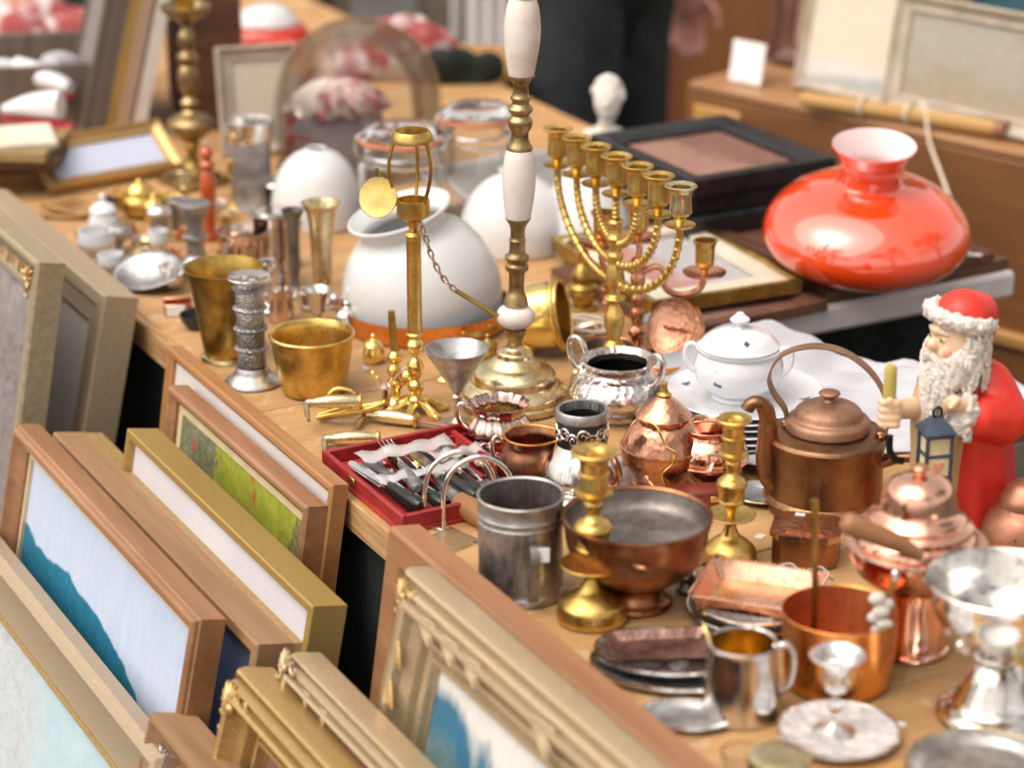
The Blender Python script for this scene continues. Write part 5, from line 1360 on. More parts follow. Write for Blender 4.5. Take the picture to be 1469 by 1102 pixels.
# copper saucepan with things standing in it
t = T('copper_saucepan', 'bright orange copper saucepan beside the glass chalice', 'saucepan', 1200, 978, zs=.90)
t.part('body', M().lathe([(0, 0), (70, 0)] + S([(74, 3), (77, 14), (79, 60), (82, 108)]) + [(83, 112), (81.5, 113), (80, 111)], 64), COPPER_O)
t.part('lining', M().lathe([(79.8, 111)] + S([(79, 100), (76, 40), (70, 8)]) + [(0, 6)], 56), pm('warm_copper_lining', (.80, .27, .10), .45, .8, (.55, .16, .06), 14))
t = T('brass_ladle', 'thin brass rod standing upright in the copper saucepan', 'ladle', 1172, 965)
t.part('handle', M().tube([(-4, 8, 14), (-8, 10, 130), (-14, 12, 235)], [4.5, 5, 6], 10), BRASS_O)
t.part('bowl', M().ell((-2, 8, 14), (14, 14, 7), 16, 8), BRASS_O)
t = T('shell_spoon', 'pale shell handled spoon leaning on the rim of the copper saucepan', 'spoon', 1246, 985)
t.part('stem', M().tube(S([(-14, 8, 26), (4, -18, 90), (14, -26, 128), (22, -26, 160)], 4), [4, 4, 4, 4, 4, 4, 4, 4, 4, 4, 4, 4, 5], 10), BRASS_O)
m = M()
for k in range(6):
    m.ell((6 + 7 * math.sin(k * 2.1), -30 - 3 * (k % 2), 92 + 9 * k), (13, 6, 9), 12, 7)
t.part('shell', m, PLASTER)
t.part('finial', M().ell((24, -26, 166), (7, 7, 9), 14, 8), CHROME)
t.part('bowl', M().ell((-18, 12, 20), (12, 10, 5), 14, 8), BRASS_O)

# copper square dish on pewter plates, oval trays
t = T('pewter_plate', 'dark pewter plate under the square copper dish', 'plate', 1080, 884)
t.part('plate', M().lathe([(0, 0), (62, 0), (64, 3)] + S([(76, 8), (92, 12)]) + [(96, 13), (95, 16)] + S([(80, 13), (64, 7)]) + [(0, 5)], 60), PEWTER_D)
t.part('rim', M().tube([(94 * math.cos(a * .1047), 94 * math.sin(a * .1047), 15) for a in range(60)], 2, 6, True), SILVER)
t = T('pewter_plate', 'second silver plate lying on the dark pewter one under the copper dish', 'plate', 1082, 872, .0125)
t.part('plate', M().lathe([(0, 0), (62, 0), (64, 3)] + S([(74, 7), (86, 11)]) + [(90, 12), (89, 15)] + S([(76, 12), (62, 6)]) + [(0, 5)], 60), SILVER)
t.part('rim', M().tube([(88 * math.cos(a * .1047), 88 * math.sin(a * .1047), 14) for a in range(60)], 1.8, 6, True), SILVER)
COPPER_S = pm('pale_copper', (.93, .60, .42), .24, 1, (.72, .38, .26), 16, bstr=.1, bscale=60)
def square_dish(name, label, px, py, z, L, W, rise, rot, mat, cat='dish', tilt=None, lip=18, beaded=True):
    t = T(name, label, cat, px, py, z, rot, None, tilt)
    a, b, i = L / 2, W / 2, lip
    rings = [oct_(a - i, b - i, 6), oct_(a - 4, b - 4, 8), oct_(a, b, 8), oct_(a, b, 8), oct_(a - 4, b - 4, 8), oct_(a - i, b - i, 6)]
    zs = [0, rise - 2, rise - 1, rise + 1, rise + 1, 3]
    vs_, fs_ = [], []
    for rg, zz in zip(rings, zs): vs_ += [(q[0], q[1], zz) for q in rg]
    for r_ in range(5):
        for k in range(8): fs_.append((r_ * 8 + k, r_ * 8 + (k + 1) % 8, r_ * 8 + 8 + (k + 1) % 8, r_ * 8 + 8 + k))
    fs_.append(tuple(range(7, -1, -1))); fs_.append(tuple(range(40, 48)))
    t.part('dish', M().add(vs_, fs_), mat, ang=30)
    if beaded:
        m = M()
        for k in range(int(L / 6)):
            for sg in (-1, 1): m.ell((-a + 9 + k * 6, sg * b, rise + 1), 2.4, 8, 5)
        for k in range(int(W / 6)):
            for sg in (-1, 1): m.ell((sg * a, -b + 9 + k * 6, rise + 1), 2.4, 8, 5)
        t.part('beaded_edge', m, mat)
    return t
square_dish('copper_dish', 'square copper dish with beaded edge resting on the pewter plates', 1088, 862, .024, 172, 138, 22, -20, COPPER_S)
t = T('paper_slip', 'folded white paper slip standing behind the square copper dish', 'paper', 1150, 850, .012, rot=-15)
t.part('sheet', M().strap(S([(-50, 10, 20), (-20, 14, 30), (0, 6, 24), (24, 10, 32), (44, 2, 22)], 5), 24, 1.2, (0, -.8, .6)), PAPER)
t.part('fold', M().strap(S([(-48, -2, 6), (-18, 2, 8), (2, -6, 6), (26, -2, 9), (46, -10, 6)], 5), 22, 1.2, (0, .7, .7)), PAPER)
t = T('pepper_pot', 'knobbed dark silver pepper pot by the foot of the copper bowl', 'pot', 985, 848)
t.turned([('body', S([(0, 0), (14, 0), (16, 6), (12, 14), (15, 22)]) + [(0, 22)], PEWTER_D), ('top', [(0, 22.2)] + S([(15, 22.2), (14, 28), (8, 34), (0, 35)]), SILVER)])
def oval_tray(label, px, py, z, rx, ry, rise, rot, mat, name='oval_tray'):
    t = T(name, label, 'tray', px, py, z, rot)
    X = Matrix.Diagonal((1, ry / rx, 1, 1))
    t.part('tray', M().lathe([(0, 0), (rx - 22, 0)] + S([(rx - 18, 1), (rx - 8, rise * .6), (rx, rise)]) + [(rx + 2, rise + 1), (rx, rise + 3)] + S([(rx - 9, rise * .6 + 3), (rx - 20, 3)]) + [(0, 3)], 64, X), mat)
    t.part('rim', M().tube([(rx * math.cos(a * .1047), ry * math.sin(a * .1047), rise + 2) for a in range(60)], 3.2, 6, True), SILVER)
    return t
oval_tray('large oval silver tray at the table edge, lowest of the trays', 965, 962, 0, 118, 84, 8, -10, PEWTER)
oval_tray('smaller oval silver tray lying on the large one', 955, 946, .006, 102, 72, 9, -10, SPARKLE)
square_dish('embossed_dish', 'dark embossed copper dish lying on the oval silver trays', 947, 935, .012, 150, 92, 12, 6, pm('embossed_dark_copper', (.40, .24, .19), .42, .9, (.16, .09, .075), 45, bstr=.9, bscale=90, bdist=.002), 'dish', None, 14, False)

# gilt lined silver mug, chalice, dishes at the bottom
t = T('silver_jug', 'silver jug with gilt inside and looped handle near the bottom', 'jug', 1062, 1022, zs=.92)
t.part('body', M().lathe([(0, 0), (56, 0), (59, 3)] + S([(58, 8), (54, 40), (49, 80), (48, 104)]) + [(50, 108), (48, 109), (46, 106)], 52), SILVER)
t.part('gilt_lining', M().lathe([(45.8, 106)] + S([(45, 100), (48, 50), (52, 8)]) + [(0, 6)], 44), BRASS_B)
t.part('spout', M().strap(S([(-40, 6, 92), (-48, 8, 112), (-56, 10, 128)], 4), [34, 34, 33, 32, 30, 27, 22, 16, 8], 3, (0, 1, 0)), BRASS_B)
t.part('handle', M().tube(S([(44, 4, 98), (66, 4, 100), (74, 4, 78), (70, 4, 44), (54, 4, 26)]), 5, 10), SILVER)
t = T('glass_salver', 'round white pressed glass dish under the small chalice at the bottom', 'dish', 1202, 1062)
t.part('dish', M().lathe([(0, 0), (60, 0), (62, 3)] + S([(72, 8), (84, 12)]) + [(88, 13), (87, 16)] + S([(74, 12), (60, 7)]) + [(0, 6)], 60), PRESSED)
t.part('rim', M().tube([(86 * math.cos(a * .1047), 86 * math.sin(a * .1047), 15) for a in range(60)], 2, 6, True), SILVER)
t = T('chalice', 'small glass stemmed silver chalice standing in the white pressed glass dish', 'chalice', 1196, 1050, .0045)
t.turned([('foot', [(0, 0), (30, 0), (31, 2)] + S([(22, 5), (9, 10), (5, 18)]) + [(0, 18)], SPARKLE),
          ('stem', [(0, 18.2), (5, 18.2)] + S([(5, 26), (10, 32), (10, 38), (5, 44), (6, 54)]) + [(0, 54)], GLASS),
          ('bowl', [(0, 54.2), (7, 54.2)] + S([(14, 58), (19, 70), (20, 88), (30, 102), (39, 106)]) + [(40, 108), (38, 109)] + S([(28, 105), (17, 90), (16, 72), (11, 62)]) + [(0, 60)], SPARKLE)])
t = T('brass_capped_tumbler', 'blurred brass capped tumbler at the bottom edge', 'tumbler', 1115, 1135)
t.turned([('glass_body', [(0, 0), (38, 0), (40, 3), (42, 30), (0, 30)], BRASS_O), ('cap', [(0, 30.2), (44, 30.2), (46, 33), (46, 46)] + S([(44, 49), (30, 53), (0, 54)]), BRASS_P)])
t = T('small_glass', 'small clear glass at the bottom edge left of the brass cap', 'glass', 1062, 1128)
t.part('glass_body', M().lathe(cup_prof(S([(22, 0), (24, 4), (28, 30), (30, 48)]), 3, 6), 36), GLASS)
t.part('base', M().lathe([(0, .5), (20, .5), (20, 5), (0, 5)], 30), GLASS)
t = T('silver_pedestal_bowl', 'large polished silver pedestal bowl at the right edge', 'bowl', 1425, 1028)
t.turned([('foot', [(0, 0), (80, 0), (84, 4), (82, 10)] + S([(74, 16), (60, 24), (50, 42), (40, 62), (28, 76)]) + [(0, 76)], SILVER),
          ('knop', [(0, 76.2), (26, 76.2)] + S([(30, 80), (38, 88), (30, 96), (26, 100)]) + [(0, 100)], SILVER),
          ('bowl', [(0, 100.2), (26, 100.2)] + S([(52, 108), (84, 130), (100, 160), (106, 184)]) + [(109, 190), (107, 192), (103, 188)] + S([(96, 162), (80, 136), (50, 116)]) + [(0, 110)], SILVER)], 64)
t.part('relief_disc', M().lathe([(0, 0), (24, 0), (26, 2), (24, 4), (16, 5), (0, 6)], 30, rotm(70, 0, 18, (24, -80, 128))), BRASS_P)
for k, (dx, dz) in enumerate(((-64, 120), (-78, 138), (-52, 106))):
    t.part('bead', M().ell((dx, -46 + 10 * k, dz), 8, 14, 8), SILVER)
t = T('silver_tray', 'large round silver tray rim at the bottom right corner', 'tray', 1410, 1118)
t.part('tray', M().lathe([(0, 0), (84, 0)] + S([(88, 2), (98, 10), (108, 14)]) + [(112, 15), (110, 18)] + S([(98, 14), (84, 5)]) + [(0, 4)], 64), PEWTER)
t.part('rim', M().tube([(110 * math.cos(a * .1047), 110 * math.sin(a * .1047), 17) for a in range(60)], 2.6, 6, True), BRASS_P)
oval_tray('small oval silver tray at the foot of the jug by the flat brown frame', 985, 1034, 0, 66, 44, 6, -8, PEWTER)

# ---- painted figurine
RED_PAINT = pm('red_paint', (.74, .040, .022), .42, 0, (.62, .030, .018), 30, bstr=.15, bscale=120)
FUR = pm('fleecy_white', (.78, .73, .68), .8, 0, (.60, .51, .43), 90, bstr=1.0, bscale=260, bdist=.004, lo=.34, hi=.5)
ROBE = pm('tan_robe_paint', (.64, .46, .25), .5, 0, (.50, .32, .15), 30, bstr=.2)
SKIN = pm('painted_face', (.82, .60, .40), .5, 0, (.76, .50, .31), 30)
CHEEK = pm('painted_cheek', (.78, .36, .24), .5, 0, (.72, .28, .18), 40)
BLUEP = pm('blue_grey_paint', (.055, .075, .125), .45, 0, (.03, .042, .075), 60)
CREAMP = pm('cream_paint', (.80, .70, .42), .5)
YCANDLE = pm('yellow_wax', (.62, .50, .12), .5)
t = T('figurine', 'painted figurine of a white bearded man in red coat holding a blue lantern', 'figurine', 1377, 770)
m = M()
m.lathe(S([(0, 0), (50, 0), (50, 10), (46, 60), (44, 120), (48, 170), (44, 210), (26, 236)]) + [(0, 240)], 30, Matrix.Translation((-40, -8, 0)) @ Matrix.Diagonal((.9, .8, 1, 1)))
vox(t.part('robe', m, ROBE), .0035, 2)
m = M()
m.lathe([(0, 2)] + S([(60, 2), (66, 10), (63, 50), (56, 110), (52, 160), (51, 200), (40, 230), (22, 244)]) + [(0, 246)], 60, Matrix.Translation((4, 12, 0)) @ Matrix.Diagonal((1.16, .9, 1, 1)), (9, .045, .012))
m.caps((26, 0, 210), 36, (46, -24, 176), 35)
m.caps((46, -24, 176), 34, (8, -50, 186), 28)
m.ell((-30, 22, 190), (34, 30, 36))
m.caps((-38, 4, 200), 24, (-64, -10, 176), 20)
vox(t.part('coat', m, RED_PAINT), .0032, 3)
def fleece(m, path, w, n, seed, r0=5, r1=8):
    random.seed(seed)
    for k in range(n):
        q = random.random() * (len(path) - 1); i = min(int(q), len(path) - 2); p = Vector(path[i]).lerp(Vector(path[i + 1]), q - i)
        d = Vector((random.gauss(0, 1), random.gauss(0, 1), random.gauss(0, 1))).normalized() * w
        m.ell(p + d, random.uniform(r0, r1), 8, 5)
    m.tube(S(path, 3), w, 10)
m = M()
fleece(m, [(-50, -40, 88), (-58, -44, 140), (-60, -46, 190), (-56, -44, 222)], 7, 130, 91, 2.5, 4)
fleece(m, [(-50, -48, 104), (-38, -54, 70), (-16, -52, 36), (4, -46, 10)], 12, 150, 92, 3, 5.5)
fleece(m, [(-26, -62, 172), (-24, -62, 190), (-18, -60, 204)], 19, 200, 93, 3, 6)
vox(t.part('fur_trim', m, FUR), .0017, 1)
HC = Vector((-26, -20, 284)); fd = Vector((-.90, -.44, 0)); sdv = Vector((.44, -.90, 0))
def fpos(a, z, r_): return HC + (fd * math.cos(R(a)) + sdv * math.sin(R(a))) * r_ + Vector((0, 0, z - 284))
m = M()
m.ell(HC, (39, 39, 50)); m.ell(fpos(0, 281, 42), (9, 9, 8)); m.caps(fpos(0, 281, 40), 6, fpos(0, 296, 36), 5); m.ell(fpos(28, 271, 31), (13, 13, 12)); m.ell(fpos(-28, 271, 31), (13, 13, 12)); m.ell(fpos(0, 300, 30), (16, 16, 9))
m.ell(fpos(92, 284, 38), (8, 5, 11)); m.ell(fpos(0, 262, 38), (9, 9, 4))
head = t.part('head', m, SKIN); vox(head, .0018, 2)
for a in (32, -32): t.part('cheek', M().ell(fpos(a, 273, 36.5), (8.5, 8.5, 7.5), 14, 9), CHEEK, head)
for a in (21, -21):
    w_ = t.part('eye', M().ell(fpos(a, 289, 36.5), (4.8, 4.8, 3.2), 12, 8), CREAMP, head)
    t.part('pupil', M().ell(fpos(a * .9, 289, 40), (2.4, 2.4, 2.4), 10, 6), BLACK, head)
    t.part('eyebrow', M().tube([fpos(a - 11, 297, 39), fpos(a, 300.5, 40), fpos(a + 11, 297, 39)], [2.0, 2.8, 2.0], 8), FUR, head)
m = M(); random.seed(13)
m.ell(fpos(0, 246, 16), (30, 30, 32)); m.ell(fpos(0, 214, 26), (22, 22, 36))
for k in range(210):                                  # wavy locks falling from jaw and cheeks
    a = random.uniform(-95, 100); top = 262 + 34 * (abs(a) / 95) ** 1.6 - (6 if abs(a) < 25 else 0)
    ln = random.uniform(30, 100 - 45 * (abs(a) / 95)); r0 = 39 + random.uniform(-5, 3)
    pts = []
    ph = random.uniform(0, 6)
    for q in range(7):
        w_ = q / 6
        pts.append(fpos(a * (1 - .45 * w_ * ln / 95) + 5 * math.sin(ph + w_ * 6), top - ln * w_, r0 + 6 * math.sin(w_ * 2.2) + 2 * math.sin(ph + w_ * 8)))
    rr = random.uniform(2.6, 4.2)
    m.tube(pts, [rr * .7, rr, rr, rr, rr * .9, rr * .7, rr * .3], 6)
for sg in (-1, 1):                                     # moustache
    for k in range(7): m.tube([fpos(sg * 2, 268 - k * .8, 44), fpos(sg * 14, 265 - k, 45), fpos(sg * 28, 258 - k * 1.5, 44), fpos(sg * 34, 252 - k * 2, 43)], [3, 3.6, 2.8, 1.2], 6)
for k in range(110):                                   # hair at the side and back of the head
    a = random.uniform(68, 230); z = random.uniform(262, 308); ph = random.uniform(0, 6)
    m.tube([fpos(a + 4 * math.sin(ph + q * .9), z - 9 * q, 42 + 2.5 * math.sin(ph + q)) for q in range(6)], [2, 3.6, 3.8, 3.6, 3, 1.2], 6)
t.part('beard', m, FUR)
m = M()
fleece(m, [(-25 + 41 * math.cos(a_) , -18 + 41 * math.sin(a_), 312 - 9 * math.cos(a_)) for a_ in [2 * math.pi * k / 16 for k in range(17)]], 10, 420, 77, 2.6, 4.6)
vox(t.part('hat_brim', m, FUR), .0016, 1)
m = M(); m.ell((-20, -16, 314), (41, 41, 32)); m.ell((2, -6, 310), (28, 33, 30)); m.ell((14, 2, 290), (16, 23, 24))
vox(t.part('hat', m, RED_PAINT), .003, 3)
# right hand with candle
m = M()
UPZ = 16
m.caps((-76, -18, 172), 15, (-100, -36, 176), 13); m.ell((-112, -42, 178), (15, 13, 18))
for k in range(4): m.caps((-106, -56, 192 - 10 * k), 5.4, (-126, -52, 191 - 10 * k), 5.0, 8); 
for k in range(4): m.caps((-126, -52, 191 - 10 * k), 5.0, (-128, -40, 190 - 10 * k), 4.6, 8)
m.caps((-104, -54, 172), 5.5, (-118, -58, 196), 5, 8)
m.v = [(q[0] - 4, q[1], q[2] + UPZ) for q in m.v]
vox(t.part('hand', m, SKIN), .002, 1)
t.part('candle', M().tube([(-121, -46, 212), (-121, -46, 250), (-120, -46, 256)], [9.5, 9, 6], 14), YCANDLE)
t.part('candle_holder', M().tube(S([(-117, -46, 160), (-116, -46, 140), (-108, -46, 128), (-96, -44, 124)]), 5, 10), DARKMETAL)
t.part('sack', M().ell((-60, 14, 204), (14, 16, 34), 18, 10), BLUEP)
m = M(); m.caps((-10, -60, 204), 12, (-30, -76, 212), 10); m.ell((-38, -80, 216), (11, 10, 12))
for k in range(4): m.caps((-44, -84 + 2 * k, 224 - 6 * k), 4, (-50, -76 + 2 * k, 216 - 6 * k), 3.6, 8)
m.caps((-34, -90, 224), 4, (-44, -92, 214), 3.6, 8)
vox(t.part('hand', m, SKIN), .002, 1)
# lantern
X = rotm(0, 0, 12, (-60, -84, 112)) @ Matrix.Scale(.88, 4)
lan = t.part('lantern_frame', M().box((0, 0, 6), (48, 44, 12), X, 2).box((0, 0, 44), (42, 38, 5), X, 1).box((0, 0, 74), (46, 42, 5), X, 1)
       .box((-20, -18, 42), (5, 5, 62), X).box((20, -18, 42), (5, 5, 62), X).box((-20, 18, 42), (5, 5, 62), X).box((20, 18, 42), (5, 5, 62), X), BLUEP)
t.part('lantern_roof', M().lathe([(0, 77), (36, 77), (36, 80), (14, 97), (11, 99), (0, 99)], 4, X @ Matrix.Rotation(R(45), 4, 'Z')), BLUEP, lan)
t.part('lantern_ring', M().tube([(7 * math.cos(a * .5236), 0, 106 + 8 * math.sin(a * .5236)) for a in range(12)], 2.6, 6, True, X), DARKMETAL, lan)
for z0, zz in ((28, 30), (59, 25)):
    t.part('pane', M().box((0, 0, z0), (36, 34, zz), X), CREAMP, lan)
t.part('red_heart', M().prism([(0, -9), (10, 1), (9, 7), (4, 8), (0, 4), (-4, 8), (-9, 7), (-10, 1)], 0, 1.2, X @ rotm(90, 0, 0, (0, -17.2, 27))), CHEEK, lan)

# ================================================================== frames and shade on the folding table
def lying(name, label, corner_px, z, L, W, th, mat, pic, barw, rot=0, cat='picture frame', board=None, prof=None, nearpt='near'):
    """frame lying flat; its near right corner is seen at corner_px; L along the table (u), W across (v)"""
    p = at(corner_px[0], corner_px[1], z)[0]
    root = empty(name, p, 0); tag(root, label, cat)
    a = ANG + R(rot)
    root.rotation_euler = (0, 0, a)
    # local: x along E (towards viewer) from -L..0, y along N from -W..0
    sub = prof or [(0, 0), (0, th * .9), (barw * .15, th), (barw * .5, th * .95), (barw * .8, th * .7), (barw, th * .6), (barw, 0)]
    off = Matrix.Translation((-L, -W, 0))
    for vs, fs in sweep_rails(L, W, sub): obj('rail', M().add(vs, fs, off), mat, root, ang=30)
    if board: 
        m = ring_board(L, W, *board[0]); m.v = [(q[0] - L, q[1] - W, q[2]) for q in m.v]
        obj('mat_board', m, board[1], root)
    if pic:
        i = board[0][1] if board else barw
        obj('picture', M().box((-L / 2, -W / 2, th * .35), (L - 2 * i + .002, W - 2 * i + .002, .003)), pic, root)
    return root
FR_BLACK = pm('black_frame', (.020, .020, .022), .3, .0, (.012, .012, .014), 30)
FR_WHITE = pm('white_gilt_frame', (.76, .70, .60), .45, .1, (.66, .58, .44), 30)
lying('picture_frame', 'brown wooden frame lying flat under the white bordered picture', (1187, 446), .0, .30, .235, .016, FR_WALNUT, PIC_DARK, .03, rot=3)
lying('picture_frame', 'gilt and white frame with orange print lying near the menorah', (1150, 420), .0165, .30, .22, .020, BRASS_O, PIC_PINK, .012, rot=-4, board=((.0118, .040, .010, .0165), FR_WHITE))
# stack of black frames
for k in range(4):
    lab = ['lowest black frame of the stack left of the red shade', 'second black frame up in the stack left of the red shade', 'third black frame up in the stack left of the red shade', 'topmost black frame of the stack with pinkish picture'][k]
    th = .027
    p = at(1040, 345)[0]
    r_ = lying('picture_frame', lab, (1058 + (k * 9) % 14, 358 + (k * 5) % 7), 0, .28, .24, th, FR_BLACK, PIC_DARK if k == 3 else BLACK, .034, rot=-2 + 3 * (k % 2))
    r_.location.z += k * (th + .0006)
    r_['group'] = 'stack of black frames'
    uu = .10 - .01 * k
    r_.location += E * -.02 + N * .16
FR_SILV = pm('pale_wood_strip', (.52, .44, .34), .5)
# dark trays under the shade
lying('lacquer_tray', 'black lacquer frame under the red glass shade', (1446, 388), 0, .36, .30, .018, FR_WALNUT, BLACK, .02, rot=0, cat='picture frame')
r_ = lying('lacquer_tray', 'brown edged frame lying on the black one under the red shade', (1426, 374), .0185, .32, .27, .012, FR_WALNUT, FR_WALNUT, .03, rot=2, cat='picture frame')
t = T('price_tag', 'white price tag on the dark frame beside the red shade', 'tag', 1396, 366, .031)
t.part('card', M().box((0, 0, .8), (24, 10, 1.4), rotm(0, 0, -12), .2), PAPER)
t.part('string', M().tube([(-12, 0, 1.2), (-20, 3, 1.2)], .6, 5), PAPER_C)

t = T('red_glass_shade', 'glossy red glass oil lamp shade with flared white lined mouth', 'lamp shade', 1238, 374, .032, tilt=(9, 1))
t.part('shade', M().lathe(S([(84, 0), (98, 3), (130, 16), (146, 38), (143, 62), (124, 86), (94, 103), (64, 111), (47, 115)], 6) + S([(42, 119), (40, 130), (40, 138), (43, 147), (51, 160), (58, 170)], 5) + [(59.5, 172), (58.5, 174)], 96), RED_GLASS)
t.part('lining', M().lathe([(58.2, 173.6)] + S([(55, 170), (48, 160), (40, 147), (37, 137), (38, 126), (44, 113), (62, 108), (91, 100), (120, 84), (139, 61), (142, 38), (127, 19), (96, 6), (84, 3)], 4) + [(84, .4)], 72), pm('pinkish_white_glass', (.80, .64, .64), .2, 0, (.76, .58, .58), 8))
t.part('neck_ring', M().tube([(43.5 * math.cos(a * .1309), 43.5 * math.sin(a * .1309), 146) for a in range(48)], 1.8, 8, True), RED_GLASS)

# ================================================================== behind on the right: chest, pictures, roll
CHESTW = wood('chest_wood', (.27, .115, .042), (.17, .065, .022), .42, 'X', 3, 6)
CHESTL = wood('chest_light_panel', (.60, .34, .11), (.44, .22, .06), .45, 'X', 3, 6)
CHESTT = wood('chest_top_edge', (.44, .24, .12), (.30, .14, .06), .4, 'X', 3, 6)
CZ = .03
cl, crr = at(985, 128, CZ)[0], at(1469, 232, CZ)[0]
cx = (crr - cl).normalized(); cy = Vector((-cx.y, cx.x, 0))
if cy.y < 0: cy = -cy
CLEN = (crr - cl).length + .7
chest = empty('wooden_chest', Vector((cl.x, cl.y, 0)), math.atan2(cx.y, cx.x)); tag(chest, 'large brown wooden chest with raised light panel behind the red shade', 'chest')
ZT = TZ + CZ
obj('front_board', M().box((CLEN / 2, .012, ZT / 2), (CLEN, .024, ZT - .004), bev=.002), CHESTW, chest)
obj('end_board', M().box((.012, .26, ZT / 2), (.024, .47, ZT - .004), bev=.002), CHESTW, chest)
obj('end_board', M().box((CLEN - .012, .26, ZT / 2), (.024, .47, ZT - .004), bev=.002), CHESTW, chest)
obj('top_board', M().box((CLEN / 2, .255, ZT + .007), (CLEN + .002, .505, .014), bev=.004), CHESTT, chest)
obj('rail', M().box((CLEN / 2, -.010, ZT - .285), (CLEN, .018, .022), bev=.004), CHESTL, chest)
obj('rail', M().box((CLEN / 2, -.010, ZT - .50), (CLEN, .018, .03), bev=.004), CHESTL, chest)
obj('raised_panel', M().box((.070, -.004, ZT - .075), (.10, .007, .11), bev=.003), CHESTL, chest)
for k in range(2):
    obj('drawer_front', M().box((.52 + .62 * k, -.004, ZT - .39), (.56, .007, .17), bev=.003), CHESTW, chest)
    obj('drawer_knob', M().lathe([(0, 0), (.012, 0), (.010, .008), (.018, .016), (.016, .026), (0, .030)], 20, rotm(90, 0, 0, (.52 + .62 * k, -.0078, ZT - .39))), BRASS_O, chest)

def upright(name, label, p_left, p_right, hgt, lean, th, mat, pic, barw, cat='picture frame', board=None, group=None):
    """frame standing on something: bottom corners in world space, leaning back"""
    ex_ = (p_right - p_left); L = ex_.length; ex_.normalize()
    o_ = Vector((ex_.y, -ex_.x, 0))
    if o_.dot(CP - p_left) < 0: o_ = -o_
    # right handed: ex x ey = ez
    ez = o_ * math.cos(R(lean)) + Vector((0, 0, 1)) * math.sin(R(lean))
    ey = ez.cross(ex_)
    if ey.z < 0:
        p_left, p_right = p_right, p_left; ex_ = -ex_; ey = ez.cross(ex_)
    root = bpy.data.objects.new(name, None); root.empty_display_size = .03; link(root)
    org = p_left
    root.matrix_world = Matrix(((ex_.x, ey.x, ez.x, org.x), (ex_.y, ey.y, ez.y, org.y), (ex_.z, ey.z, ez.z, org.z), (0, 0, 0, 1)))
    tag(root, label, cat, group)
    build_frame(root, L, hgt, scoop_prof(barw, th), mat, pic, board[0][1] if board else barw - .001, th * .4, board=board)
    return root
def chest_pt(d, back): 
    p = cl + cx * d + cy * back; p.z = ZT + .0165
    return p
PIC_CREAM = painting('cream_print', (.62, .52, .42), (.70, .62, .52), [(.28, 0, .1, 3, (.66, .64, .62), (.58, .54, .50), .1), (.10, .06, .12, 5, (.25, .33, .36), (.5, .46, .44), .06)], (3, 5, 1))
PIC_GREYB = painting('grey_interior_print', (.34, .30, .25), (.42, .38, .32), [(.5, .2, .8, 4, (.30, .22, .12), (.40, .36, .32), .3)], (5, 2, 1))
FR_BEIGE = gilt('beige_wash', (.56, .48, .40), (.42, .35, .27), .5, .1, 20)
upright('picture_frame', 'cream print in thin beige frame standing on the chest', chest_pt(.16, .10), chest_pt(.40, .10), .21, 12, .02, FR_BEIGE, PIC_CREAM, .014)
upright('picture_frame', 'grey print in broad beige frame standing right on the chest', chest_pt(.36, .075), chest_pt(.85, .055), .19, 10, .025, FR_BEIGE, PIC_GREYB, .028)
upright('picture_frame', 'dark wooden framed picture rising behind the beige frames', chest_pt(.02, .22), chest_pt(.34, .24), .30, 9, .03, FR_WALNUT, PIC_DARK, .04)
upright('picture_frame', 'blue and white striped print at the top right behind the beige frame', chest_pt(.33, .30), chest_pt(.60, .30), .36, 10, .02, FR_GOLD, painting('blue_stripe_print', (.55, .50, .46), (.25, .27, .42), [(.45, .7, .2, 4, (.02, .07, .10), (.03, .10, .14), .03)], (14, 1, 1)), .02)
upright('picture_frame', 'gilt frame with green and tan print at the top right corner', chest_pt(.60, .26), chest_pt(.98, .26), .36, 10, .03, FR_ANT, painting('green_tan_print', (.45, .34, .15), (.16, .18, .05), [(.3, .2, .6, 4, (.5, .36, .28), (.28, .16, .05), .1)], (9, 3, 1)), .035)
t = T('white_card', 'small white card propped on the chest beside the cream print', 'card', 0, 0, w=chest_pt(.085, .05))
t.part('card', M().box((0, 0, 29), (58, 2.5, 58), rotm(-10, 0, math.degrees(math.atan2(cx.y, cx.x))), .6), PAPER)
t.part('easel_back', M().box((0, 10, 8), (12, 14, 16), rotm(0, 0, math.degrees(math.atan2(cx.y, cx.x))), .4), PAPER_C)
TAN = wood('tan_bamboo', (.58, .36, .13), (.42, .23, .07), .5, 'X', 4, 6)
root = empty('bamboo_roll', chest_pt(.42, .015), math.atan2(cx.y, cx.x) + R(9)); tag(root, 'tan rolled bamboo blind lying along the chest top', 'roll')
obj('roll', M().tube([(-.17, 0, .0135), (-.165, 0, .0135), (.165, 0, .0135), (.17, 0, .0135)], [.011, .0132, .0132, .011], 18), TAN, root)
obj('end_cap', M().tube([(.1702, 0, .0135), (.185, 0, .0135)], [.016, .015], 16), LEATHER, root)
for q in (-.06, .02):
    obj('tie', M().tube([(q, .0155 * math.cos(a * .3927), .0150 + .0155 * math.sin(a * .3927)) for a in range(16)], .0028, 7, True), PAPER_C, root)
def ptd(x, y, t): return CP + ray(x, y) * t
tA = (chest_pt(.36, 0.0) - CP).dot(FW)
hpts = [tuple(q) for q in S([ptd(1312, 150, tA - .02), ptd(1322, 144, tA - .05), ptd(1328, 165, tA - .07), ptd(1334, 205, tA - .10), ptd(1352, 255, tA - .16), ptd(1368, 300, tA - .24), ptd(1384, 342, tA - .40), at(1390, 364, .031)[0]], 5)]
o = obj('hanging_cord', M().tube(hpts, .0026, 8), PAPER_C); tag(o, 'cream cord looping from the bamboo roll down behind the red shade', 'cord')

